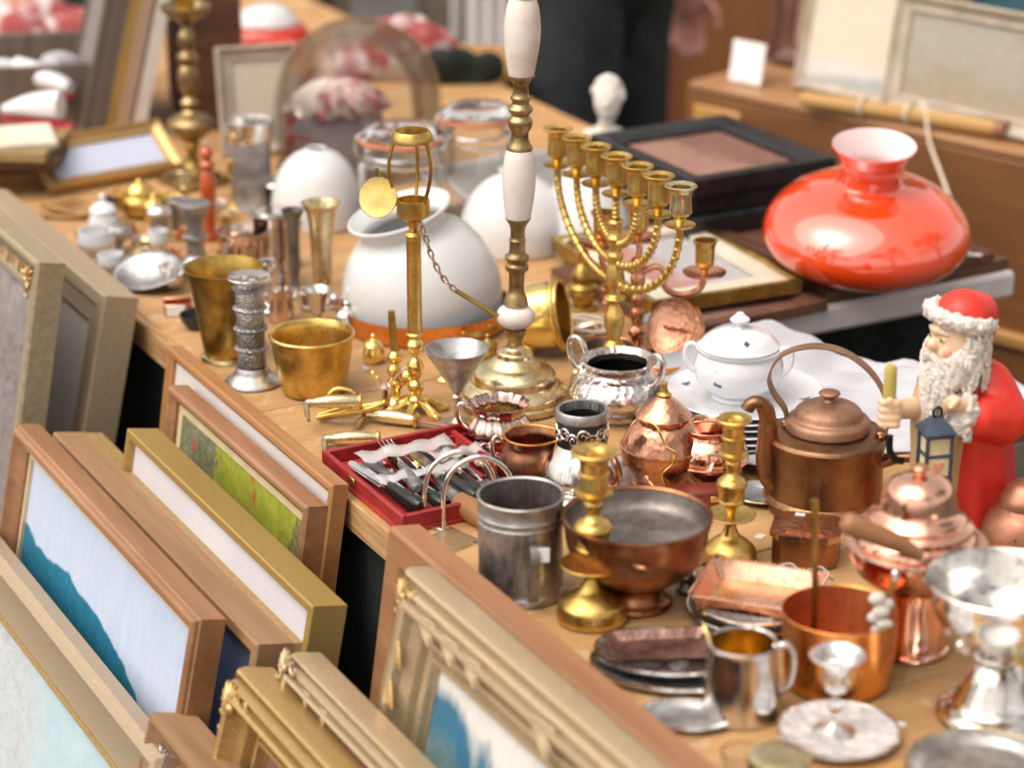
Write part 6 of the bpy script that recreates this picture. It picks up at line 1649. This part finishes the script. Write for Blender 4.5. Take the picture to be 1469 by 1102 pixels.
# tall wardrobe behind
WARD = wood('wardrobe_wood', (.22, .075, .026), (.12, .038, .014), .4, 'Z', 3, 5)
WARD2 = wood('wardrobe_trim', (.26, .10, .03), (.16, .06, .02), .4, 'Z', 3, 5)
wp = Vector((.83, 5.40, 0)); wr = empty('wardrobe', wp, R(-28)); tag(wr, 'tall dark brown wardrobe behind the standing person', 'wardrobe')
obj('carcass', M().box((0, .25, .95), (1.15, .5, 1.9), bev=.006), WARD, wr)
for q in (-.30, .27): 
    d_ = obj('door', M().box((q, -.011, .98), (.53, .02, 1.76), bev=.004), WARD, wr)
    obj('door_panel', M().box((q, -.026, .98), (.36, .008, 1.5), bev=.004), WARD2, d_)
obj('stile', M().box((-.57, -.012, .95), (.05, .022, 1.88), bev=.004), WARD2, wr)
obj('cornice', M().box((0, .23, 1.93), (1.25, .58, .06), bev=.01), WARD2, wr)

# ================================================================== person behind the tables
def limb(m, pts):
    for (a, ra), (b, rb) in zip(pts, pts[1:]): m.caps(a, ra, b, rb, 16)
TROUSER = pm('black_trousers', (.030, .038, .042), .8, 0, (.012, .018, .020), 14, bstr=.4, bscale=60, bdist=.004)
JACKET = pm('dark_jacket', (.018, .028, .028), .75, 0, (.010, .017, .017), 14, bstr=.4, bscale=50, bdist=.004)
SKINP = pm('skin', (.80, .40, .32), .5, 0, (.70, .30, .24), 30)
SHOE = pm('black_shoe', (.02, .02, .02), .4)
HAIR = pm('grey_brown_hair', (.10, .075, .05), .7, 0, (.05, .035, .02), 120)
pw = at(868, 120, -.05)[0]; pw = Vector((.145, 4.55, 0))
pr = empty('person', pw, R(60)); tag(pr, 'person in dark jacket and trousers standing behind the stall, hand hanging down', 'person')
m = M()
limb(m, [((0, 0, 1.0), .155), ((0, .01, 1.2), .15), ((0, 0, 1.42), .16)])
m.ell((0, 0, 1.30), (.20, .13, .22)); m.ell((0, 0, .95), (.18, .14, .12))
for sg in (-1, 1):
    limb(m, [((sg * .09, 0, .94), .105), ((sg * .11, -.02, .52), .068), ((sg * .12, .02, .12), .045)])
    limb(m, [((sg * .19, 0, 1.42), .07), ((sg * .255, .03, 1.12), .05), ((.28, -.06, .81) if sg > 0 else (-.16, -.22, 1.10), .038)])
    m.ell((sg * .125, -.05, .05), (.045, .11, .045))
m.caps((0, 0, 1.46), .06, (0, -.01, 1.56), .055)
m.ell((0, -.02, 1.66), (.075, .095, .115)); m.ell((0, -.115, 1.645), (.014, .022, .02)); m.ell((0, -.08, 1.59), (.045, .04, .03))
for sg in (-1, 1): m.ell((sg * .077, 0, 1.65), (.012, .02, .03))
for sg in (-1, 1):     # hands: palm, four fingers, thumb from the side of the palm
    h0 = Vector((.285, -.075, .75)) if sg > 0 else Vector((-.12, -.29, 1.12))
    m.ell(h0, (.020, .040, .050))
    for k in range(4):
        y = -.030 + .020 * k; ln = (.060, .072, .068, .052)[k]
        a = h0 + Vector((0, y, -.045)); b = a + Vector((-sg * .008, -.004, -ln * .55)); c = b + Vector((-sg * .020, -.002, -ln * .42))
        m.caps(a, .0095, b, .0088, 8); m.caps(b, .0088, c, .0078, 8)
    a = h0 + Vector((0, -.034, .012)); b = a + Vector((-sg * .010, -.030, -.030)); c = b + Vector((-sg * .008, -.008, -.026))
    m.caps(a, .012, b, .0105, 8); m.caps(b, .0105, c, .0085, 8)
body = obj('body', m, SKINP, pr); vox(body, .009, 2)
m = M()
m.ell((0, 0, .95), (.195, .155, .12))
for sg in (-1, 1):
    limb(m, [((sg * .092, 0, .94), .122), ((sg * .112, -.02, .52), .090), ((sg * .122, .02, .10), .072)])
random.seed(2)
for k in range(40):
    sg = random.choice((-1, 1)); a = random.uniform(0, 6.28); z = random.uniform(.1, .9)
    r_ = .072 + .045 * z
    m.ell((sg * (.122 - .03 * z) + r_ * math.cos(a), r_ * math.sin(a), z), (.02, .02, .05), 8, 5)
o = obj('trousers', m, TROUSER, pr); vox(o, .012, 3)
m = M()
limb(m, [((0, .0, .92), .185), ((0, .01, 1.2), .175), ((0, 0, 1.40), .165)])
m.ell((0, 0, 1.30), (.235, .16, .22))
for sg in (-1, 1): limb(m, [((sg * .19, 0, 1.42), .095), ((sg * .258, .03, 1.12), .075), ((.278, -.05, .83) if sg > 0 else (-.17, -.20, 1.10), .062)])
o = obj('jacket', m, JACKET, pr); vox(o, .013, 4)
m = M()
m.ell((0, .01, 1.70), (.088, .105, .095)); m.ell((0, .05, 1.66), (.084, .075, .10))
o = obj('hair', m, HAIR, pr); vox(o, .012, 1)
for sg in (-1, 1):
    m = M(); m.ell((sg * .125, -.055, .05), (.052, .135, .05)); m.ell((sg * .122, .03, .08), (.055, .06, .07))
    o = obj('shoe', m, SHOE, pr); vox(o, .01, 2)
for sg in (-1, 1): obj('eye', M().ell((sg * .028, -.105, 1.665), (.011, .008, .007), 10, 6), BLACK, body)
obj('mouth', M().ell((0, -.106, 1.605), (.022, .008, .005), 10, 6), CHEEK, body)

# ================================================================== far left background on the second table
def canvas(label, px, py, z, w, h, th, lean, rot, mat, edge, name='picture_frame'):
    p, tt_ = at(px, py, z)
    root = empty(name, p, R(rot)); root.rotation_euler = (0, R(lean), R(rot))
    tag(root, label, 'picture frame', 'frames leaning in a row at the far left')
    for vs, fs in sweep_rails(w, h, [(0, 0), (0, th), (.014, th), (.018, th * .7), (.018, 0)]):
        # stand the frame: local x -> y (depth), local y -> z, normal -> +x side
        m = M().add([(q[2], q[0], q[1]) for q in vs], [tuple(reversed(f)) for f in fs]); obj('rail', m, edge, root)
    m = M().box((th * .4, w / 2, h / 2), (.004, w - .03, h - .03)); obj('picture', m, mat, root)
    return root
FR_DK = wood('dark_grey_wood', (.20, .15, .12), (.10, .075, .06), .5, 'Z', 5)
FR_TAN = wood('tan_frame_wood', (.52, .36, .25), (.40, .26, .17), .5, 'Z', 5)
FR_OFF = pm('off_white_frame', (.72, .66, .60), .6, 0, (.62, .55, .49), 20)
rows = [(112, 204, FR_DK, PIC_GREY, 'dark grey framed picture, first of the leaning row at the far left'), (128, 206, FR_DK, PIC_DARK, 'brownish black framed picture, second of the leaning row'),
        (143, 205, FR_GOLD, PIC_DARK, 'narrow gold framed picture, third of the leaning row'), (162, 204, FR_TAN, PIC_CREAM, 'tan framed picture, fourth of the leaning row'),
        (186, 203, FR_OFF, PIC_CREAM, 'off white canvas, last of the leaning row beside the brass oil lamp')]
for i, (px, py, ed, pc, lab) in enumerate(rows):
    canvas(lab, px, py, 0, .26, .35 - .02 * (i % 3), .021, 14, 14, pc, ed)
pz = at(100, 204)[0]
sup = obj('book_support', M().box((0, 0, .12), (.10, .24, .24), bev=.004), FR_WALNUT); tag(sup, 'dark box propping up the leaning row of frames', 'box')
sup.location = at(262, 196)[0] + Vector((.02, .16, 0)); sup.rotation_euler = (0, 0, R(14))

def book(label, px, py, z, L, W, th, rot, mat, name='book'):
    p = at(px, py, z)[0]
    root = empty(name, p, R(rot)); tag(root, label, 'book', 'books and albums stacked at the far left')
    obj('cover', M().box((0, 0, .0015), (L, W, .003), bev=.0008).box((0, 0, th - .0015), (L, W, .003), bev=.0008).box((-L / 2 + .0016, 0, th / 2), (.003, W, th - .0062)), mat, root)
    obj('pages', M().box((.002, 0, th / 2), (L - .010, W - .010, th - .0064)), PAPER_C, root)
    return root
CRIMSON = pm('crimson_cloth', (.50, .045, .06), .7, 0, (.40, .03, .04), 30)
b0 = book('thick crimson album lying at the bottom of the far left pile', -8, 240, .0, .17, .24, .046, 96, CRIMSON)
book('brown album lying on the crimson one', -10, 224, .0465, .16, .22, .014, 92, FR_WALNUT)
book('ochre album on top of the brown one', -8, 212, .061, .15, .20, .014, 84, FR_OCHRE)
book('white booklet on top of the far left pile of albums', 0, 202, .0755, .12, .16, .008, 106, PAPER_C)
# dish with red and white china shoes
t = T('china_shoe', 'red and white china shoe, upper one on the far left albums', 'ornament', 64, 128, .07)
def shoe(t, a):
    m = M(); X = rotm(0, 0, a)
    vs_, fs_ = [], []
    for i in range(9):
        q = i / 8; x = -46 + 92 * q; w = 15 + 7 * math.sin(q * 3.1) - 4 * q; h = 42 - 26 * q + 6 * math.sin(q * 3.1)
        for k in range(12):
            b = 2 * math.pi * k / 12; vs_.append((x, w * math.cos(b), max(0, h / 2 + h / 2 * math.sin(b))))
    for i in range(8):
        for k in range(12): fs_.append((i * 12 + k, i * 12 + (k + 1) % 12, i * 12 + 12 + (k + 1) % 12, i * 12 + 12 + k))
    fs_ += [tuple(range(12)), tuple(range(96, 108))]
    t.part('upper', m.add(vs_, fs_, X), PORCELAIN)
    t.part('sole', M().prism([(-48, -14), (0, -18), (44, -12), (52, 0), (44, 12), (0, 18), (-48, 14)], -5, -.3, X), CRIMSON)
shoe(t, -28)
t = T('china_shoe', 'red and white china shoe lying lower, left of the leaning frames', 'ornament', 48, 168, .085); shoe(t, 160)
# things further back at the top left
def crate(name, label, px, py, z, sx, sy, sz, rot, mat, cat='box'):
    p = at(px, py, z)[0]
    r_ = empty(name, p, R(rot)); tag(r_, label, cat)
    obj('floor', M().box((0, 0, .006), (sx, sy, .012), bev=.002), mat, r_)
    for c__, s__ in (((0, sy / 2 - .006, sz / 2 + .0125), (sx, .012, sz)), ((0, -sy / 2 + .006, sz / 2 + .0125), (sx, .012, sz)), ((-sx / 2 + .006, 0, sz / 2 + .0125), (.012, sy - .0245, sz)), ((sx / 2 - .006, 0, sz / 2 + .0125), (.012, sy - .0245, sz))):
        obj('side', M().box(c__, s__, bev=.002), mat, r_)
    return r_
crate('card_box', 'dark wooden box of small pictures at the top left corner', 20, 165, 0, .30, .26, .10, 10, FR_DK)

# lying gilt frame with pale blue picture (propped on its back edge)
pL, pR_ = at(72, 280)[0], at(262, 246)[0]
upright('picture_frame', 'gilt frame with plain pale blue picture, propped low at the far left', pL, pR_, .10, 58, .02, FR_ANT, painting('pale_blue_print', (.58, .62, .76), (.54, .58, .74), [], (2, 2, 1)), .02)
sup = obj('frame_prop', M().box((0, 0, .018), (.14, .04, .036), bev=.003), FR_ORANGE); tag(sup, 'orange wooden block under the propped gilt frame', 'block')
sup.location = at(150, 232)[0]; sup.rotation_euler = (0, 0, R(20))
sup = obj('orange_board', M().box((0, 0, .010), (.22, .05, .020), bev=.003), FR_ORANGE); tag(sup, 'thin orange board lying by the red album', 'board')
sup.location = at(38, 258)[0]; sup.rotation_euler = (0, 0, R(15))
# cream frame behind the tumbler
pL, pR_ = at(318, 222)[0], at(432, 214)[0]
upright('picture_frame', 'cream framed pale picture standing behind the pewter tumbler', pL, pR_, .17, 12, .02, FR_BEIGE, PIC_CREAM, .024)
# red enamel pot and white lidded thing behind it
RED_EN = pm('red_enamel', (.68, .06, .03), .25, 0, (.55, .04, .02), 20, coat=.5)
t = T('red_enamel_pot', 'blurred red enamel pot with white lid at the top left', 'pot', 385, 105)
t.turned([('body', [(0, 0), (48, 0)] + S([(54, 6), (66, 34), (58, 62), (44, 72)]) + [(0, 72)], RED_EN), ('lid', [(0, 72.2), (46, 72.2)] + S([(44, 78), (30, 92), (12, 98)]) + [(0, 99)], PORCELAIN)])
t.part('spout', M().tube(S([(-56, 0, 34), (-80, 0, 44), (-92, 0, 66)]), [10, 10, 9, 9, 8, 8, 7, 7, 6], 10), RED_EN)
t = T('china_figure', 'white and crimson china group behind the glass dome', 'ornament', 600, 108)
m = M(); random.seed(17)
for k in range(16): m.ell((random.uniform(-44, 44), random.uniform(-14, 14), 12 + random.uniform(0, 60)), random.uniform(12, 20), 10, 7)
vox(t.part('group', m, pm('china_mixed', (.72, .62, .55), .4, 0, (.42, .06, .09), 35, lo=.40, hi=.52)), .005, 1)
t.part('plinth', M().box((0, 0, 4), (110, 44, 8), None, 2), CHESTL)
# pillar and white sheet behind
root = empty('stone_pillar', Vector((-.16, 6.3, 0))); tag(root, 'olive grey stone pillar at the top behind the glass dome', 'pillar')
STONE = pm('olive_stone', (.30, .27, .21), .85, 0, (.22, .19, .15), 8, bstr=.4, bscale=30)
obj('shaft', M().box((0, 0, 1.6), (.17, .17, 2.9), bev=.01), STONE, root); obj('plinth', M().box((0, 0, .075), (.24, .24, .15), bev=.01), STONE, root); obj('cap', M().box((0, 0, 3.10), (.24, .24, .1), bev=.01), STONE, root)
vs_, fs_ = [], []
for i in range(25):
    for j in range(16):
        vs_.append((-.06 + .12 * i / 24, .02 * math.sin(i * .9 + j * .1) * (1 - j / 20), .95 - .42 * j / 15))
for i in range(24):
    for j in range(15): fs_.append((i * 16 + j, i * 16 + j + 1, i * 16 + 17 + j, i * 16 + 16 + j))
STAIN = pm('stained_white_cloth', (.72, .68, .68), .85, 0, (.62, .50, .44), 5, lo=.25, hi=.4)
root = empty('draped_rail', Vector((-.04, 5.2, 0)), R(-14)); tag(root, 'white cloth hung over a low clothes rail behind the onyx lamp', 'clothes rail')
o = obj('cloth', M().add(vs_, fs_), STAIN, root); sm = o.modifiers.new('c', 'SOLIDIFY'); sm.thickness = .004
for q in (-.085, .085): obj('post', M().tube([(q, 0, 0), (q, 0, .965)], .012, 10), ALU, root)
obj('bar', M().tube([(-.10, 0, .965), (.10, 0, .965)], .011, 10), ALU, root)
root = empty('plank_bench', P(-1.75, .93)); root.location.z = 0; root.rotation_euler = (0, 0, ANG + R(100))
root.location = Vector((-.14, 4.42, 0)); root.rotation_euler = (0, 0, R(-16)); tag(root, 'light orange wooden bench end right of the glass dome', 'bench')
obj('seat', M().box((0, 0, .70), (.32, .24, .03), bev=.004), CHESTL, root)
for q in (-.13, .13):
    for w_ in (-.09, .09): obj('leg', M().box((q, w_, .342), (.03, .03, .684), bev=.003), CHESTL, root)
# second stall in the far left distance
plank_stall = empty('far_stall', Vector((-1.35, 6.0, 0)), R(8)); tag(plank_stall, 'distant trestle table with dark cloth at the top left', 'table')
obj('table_top', M().box((0, 0, .74), (2.0, .8, .03), bev=.004), FR_DK, plank_stall)
for q in (-.9, .9):
    for w_ in (-.33, .33): obj('leg', M().box((q, w_, .362), (.04, .04, .724)), FR_DK, plank_stall)
PINKBRICK = pm('pinkish_plaster', (.52, .36, .32), .9, 0, (.40, .25, .22), 6, bstr=.3, bscale=40)
root = empty('plaster_wall', Vector((-1.9, 8.6, 0)), R(6)); tag(root, 'pinkish plaster building wall far behind the stalls', 'wall')
obj('wall_face', M().box((0, 0, 1.3), (7.0, .25, 2.6)), PINKBRICK, root)
obj('plinth', M().box((0, -.14, .3), (7.0, .06, .6)), STONE, root)
random.seed(33)
stuffs = [(-2.0, 'china'), (-1.75, 'books'), (-1.55, 'china'), (-1.3, 'books'), (-1.05, 'china'), (-.8, 'books'), (-.62, 'china')]
for i, (x, kd) in enumerate(stuffs):
    p = Vector((x, 5.85 + .12 * (i % 2), .7555))
    if kd == 'books':
        z = p.z
        for k in range(3):
            r_ = empty('book', Vector((x + random.uniform(-.02, .02), p.y, z)), random.uniform(-.4, .4)); tag(r_, 'blurred book stacked on the distant trestle table', 'book', 'books on the distant table')
            th = random.uniform(.03, .045)
            obj('cover', M().box((0, 0, th / 2), (.22, .16, th), bev=.003), random.choice([CRIMSON, FR_OCHRE, FR_DK, PAPER_C, FR_ORANGE]), r_)
            obj('pages', M().box((.004, 0, th / 2), (.216, .162, th - .008)), PAPER_C, r_)
            z += th + .0005
    else:
        r_ = empty('china_pot', p); tag(r_, 'blurred china pot standing on the distant trestle table', 'pot', 'pots on the distant table')
        c__ = random.choice([PORCELAIN, RED_EN, CRIMSON])
        obj('body', M().lathe(S([(.05, 0), (.09, .05), (.10, .12), (.06, .18), (.07, .20)]) + [(0, .20)], 28), c__, r_)
        obj('lid', M().lathe([(0, .2005), (.065, .2005)] + S([(.06, .215), (.03, .24), (.012, .26)]) + [(0, .27)], 24), PORCELAIN, r_)

for (px, py, z, a, lab) in ((20, 120, .07, 30, 'third red and white china shoe at the far left edge'), (92, 108, .07, 75, 'red and white china shoe tipped beside the leaning frames')):
    t = T('china_shoe', lab, 'ornament', px, py, z); shoe(t, a)
# crate under the shoes so that nothing floats
p = at(55, 150, 0)[0]
o = obj('shoe_crate', M().box((0, 0, .032), (.34, .26, .063), bev=.004), FR_DK); o.location = p + Vector((-.02, .06, 0)); o.rotation_euler = (0, 0, R(12))
tag(o, 'dark flat box carrying the red and white china shoes', 'box')

# ================================================================== trees behind the viewer, mirrored in the glass and metal
BARK = pm('bark', (.14, .10, .07), .9, 0, (.08, .055, .04), 12, bstr=.6, bscale=30, bdist=.01)
LEAF = pm('leaves', (.065, .11, .03), .6, 0, (.035, .065, .02), 3)
def tree(x, y, h, seed, lab):
    random.seed(seed)
    r_ = empty('plane_tree', (x, y, 0)); tag(r_, lab, 'tree')
    m = M().tube(S([(0, 0, 0), (.05, .05, h * .25), (-.05, .1, h * .5), (.05, 0, h * .85)], 4), [.22, .21, .2, .19, .18, .17, .16, .15, .13, .11, .09, .07, .04], 10)
    limbs = []
    for k in range(9):
        a = k * 2.4; z0 = h * (.35 + .05 * k); ln = h * (.34 - .018 * k)
        e_ = Vector((math.cos(a) * ln, math.sin(a) * ln, z0 + ln * .55)); limbs.append(e_)
        m.tube(S([(0, 0, z0), tuple(Vector((0, 0, z0)).lerp(e_, .5) + Vector((0, 0, .15))), tuple(e_)], 3), [.09, .08, .07, .06, .05, .04, .03], 7)
    obj('trunk', m, BARK, r_)
    m = M()
    cl_ = [e_ + Vector((random.gauss(0, .5), random.gauss(0, .5), random.gauss(0, .4))) for e_ in limbs for _ in range(5)] + [Vector((random.gauss(0, .5), random.gauss(0, .5), h * random.uniform(.8, 1.0))) for _ in range(8)]
    for c in cl_:
        for _ in range(70):
            p = c + Vector((random.gauss(0, .38), random.gauss(0, .38), random.gauss(0, .30)))
            X = Matrix.Translation(p) @ Matrix.Rotation(random.uniform(0, 6.3), 4, 'Z') @ Matrix.Rotation(random.uniform(-1, 1), 4, 'X')
            s_ = random.uniform(.07, .13)
            m.add([(-s_ * .5, 0, 0), (0, -s_ * .7, 0), (s_ * .5, 0, .01), (0, s_ * .7, 0)], [(0, 1, 2, 3)], X)
    o = obj('crown', m, LEAF, r_); o['kind'] = 'stuff'
tree(-5.2, -4.5, 8.0, 1, 'leafy plane tree behind the viewer on the left')
tree(3.8, -5.5, 8.5, 2, 'leafy plane tree behind the viewer on the right')
tree(7.5, 1.5, 8.0, 3, 'leafy plane tree well to the right of the stall')

# more far clutter on the second table so that no bare wood shows at the top left
def heap(name, label, cat, px, py, z, sx, sy, sz, mat, seed, n=14):
    random.seed(seed)
    t = T(name, label, cat, px, py, z)
    m = M()
    for k in range(n): m.ell((random.uniform(-sx, sx) * .7, random.uniform(-sy, sy) * .6, sz * random.uniform(.25, .6)), (sx * random.uniform(.3, .5), sy * random.uniform(.3, .5), sz * random.uniform(.25, .4)), 12, 8)
    m.box((0, 0, 4), (sx * 1.3, sy * 1.2, 8))
    vox(t.part('folds', m, mat), .006, 2)
    return t
PINKCL = pm('pink_cloth', (.62, .42, .42), .8, 0, (.44, .16, .16), 12, lo=.42, hi=.55)
REDCL = pm('red_cloth', (.68, .07, .04), .6, 0, (.48, .03, .02), 14)
MIXCL = pm('grey_white_red_cloth', (.66, .58, .58), .8, 0, (.36, .07, .07), 16, lo=.45, hi=.53)
heap('red_cloth', 'heap of glossy red cloth behind the cream frame', 'cloth', 385, 118, 0, 80, 50, 70, REDCL, 3)
heap('pink_cloth', 'folded dusky pink cloth behind the brass oil lamp', 'cloth', 305, 150, 0, 40, 40, 170, PINKCL, 4, 20)
heap('patterned_cloth', 'grey and red patterned cloth bundle at the top left corner', 'cloth', 40, 95, 0, 110, 50, 110, MIXCL, 5, 24)
heap('dark_bag', 'black bag lying at the very top left', 'bag', 110, 62, 0, 90, 40, 90, DARKCLOTH, 6)
heap('dark_bag', 'black bag standing behind the glass dome', 'bag', 660, 118, 0, 60, 30, 60, DARKCLOTH, 8)
heap('patterned_cloth', 'crimson and cream cloth bundle behind the glass dome', 'cloth', 560, 110, 0, 90, 40, 100, MIXCL, 9, 20)
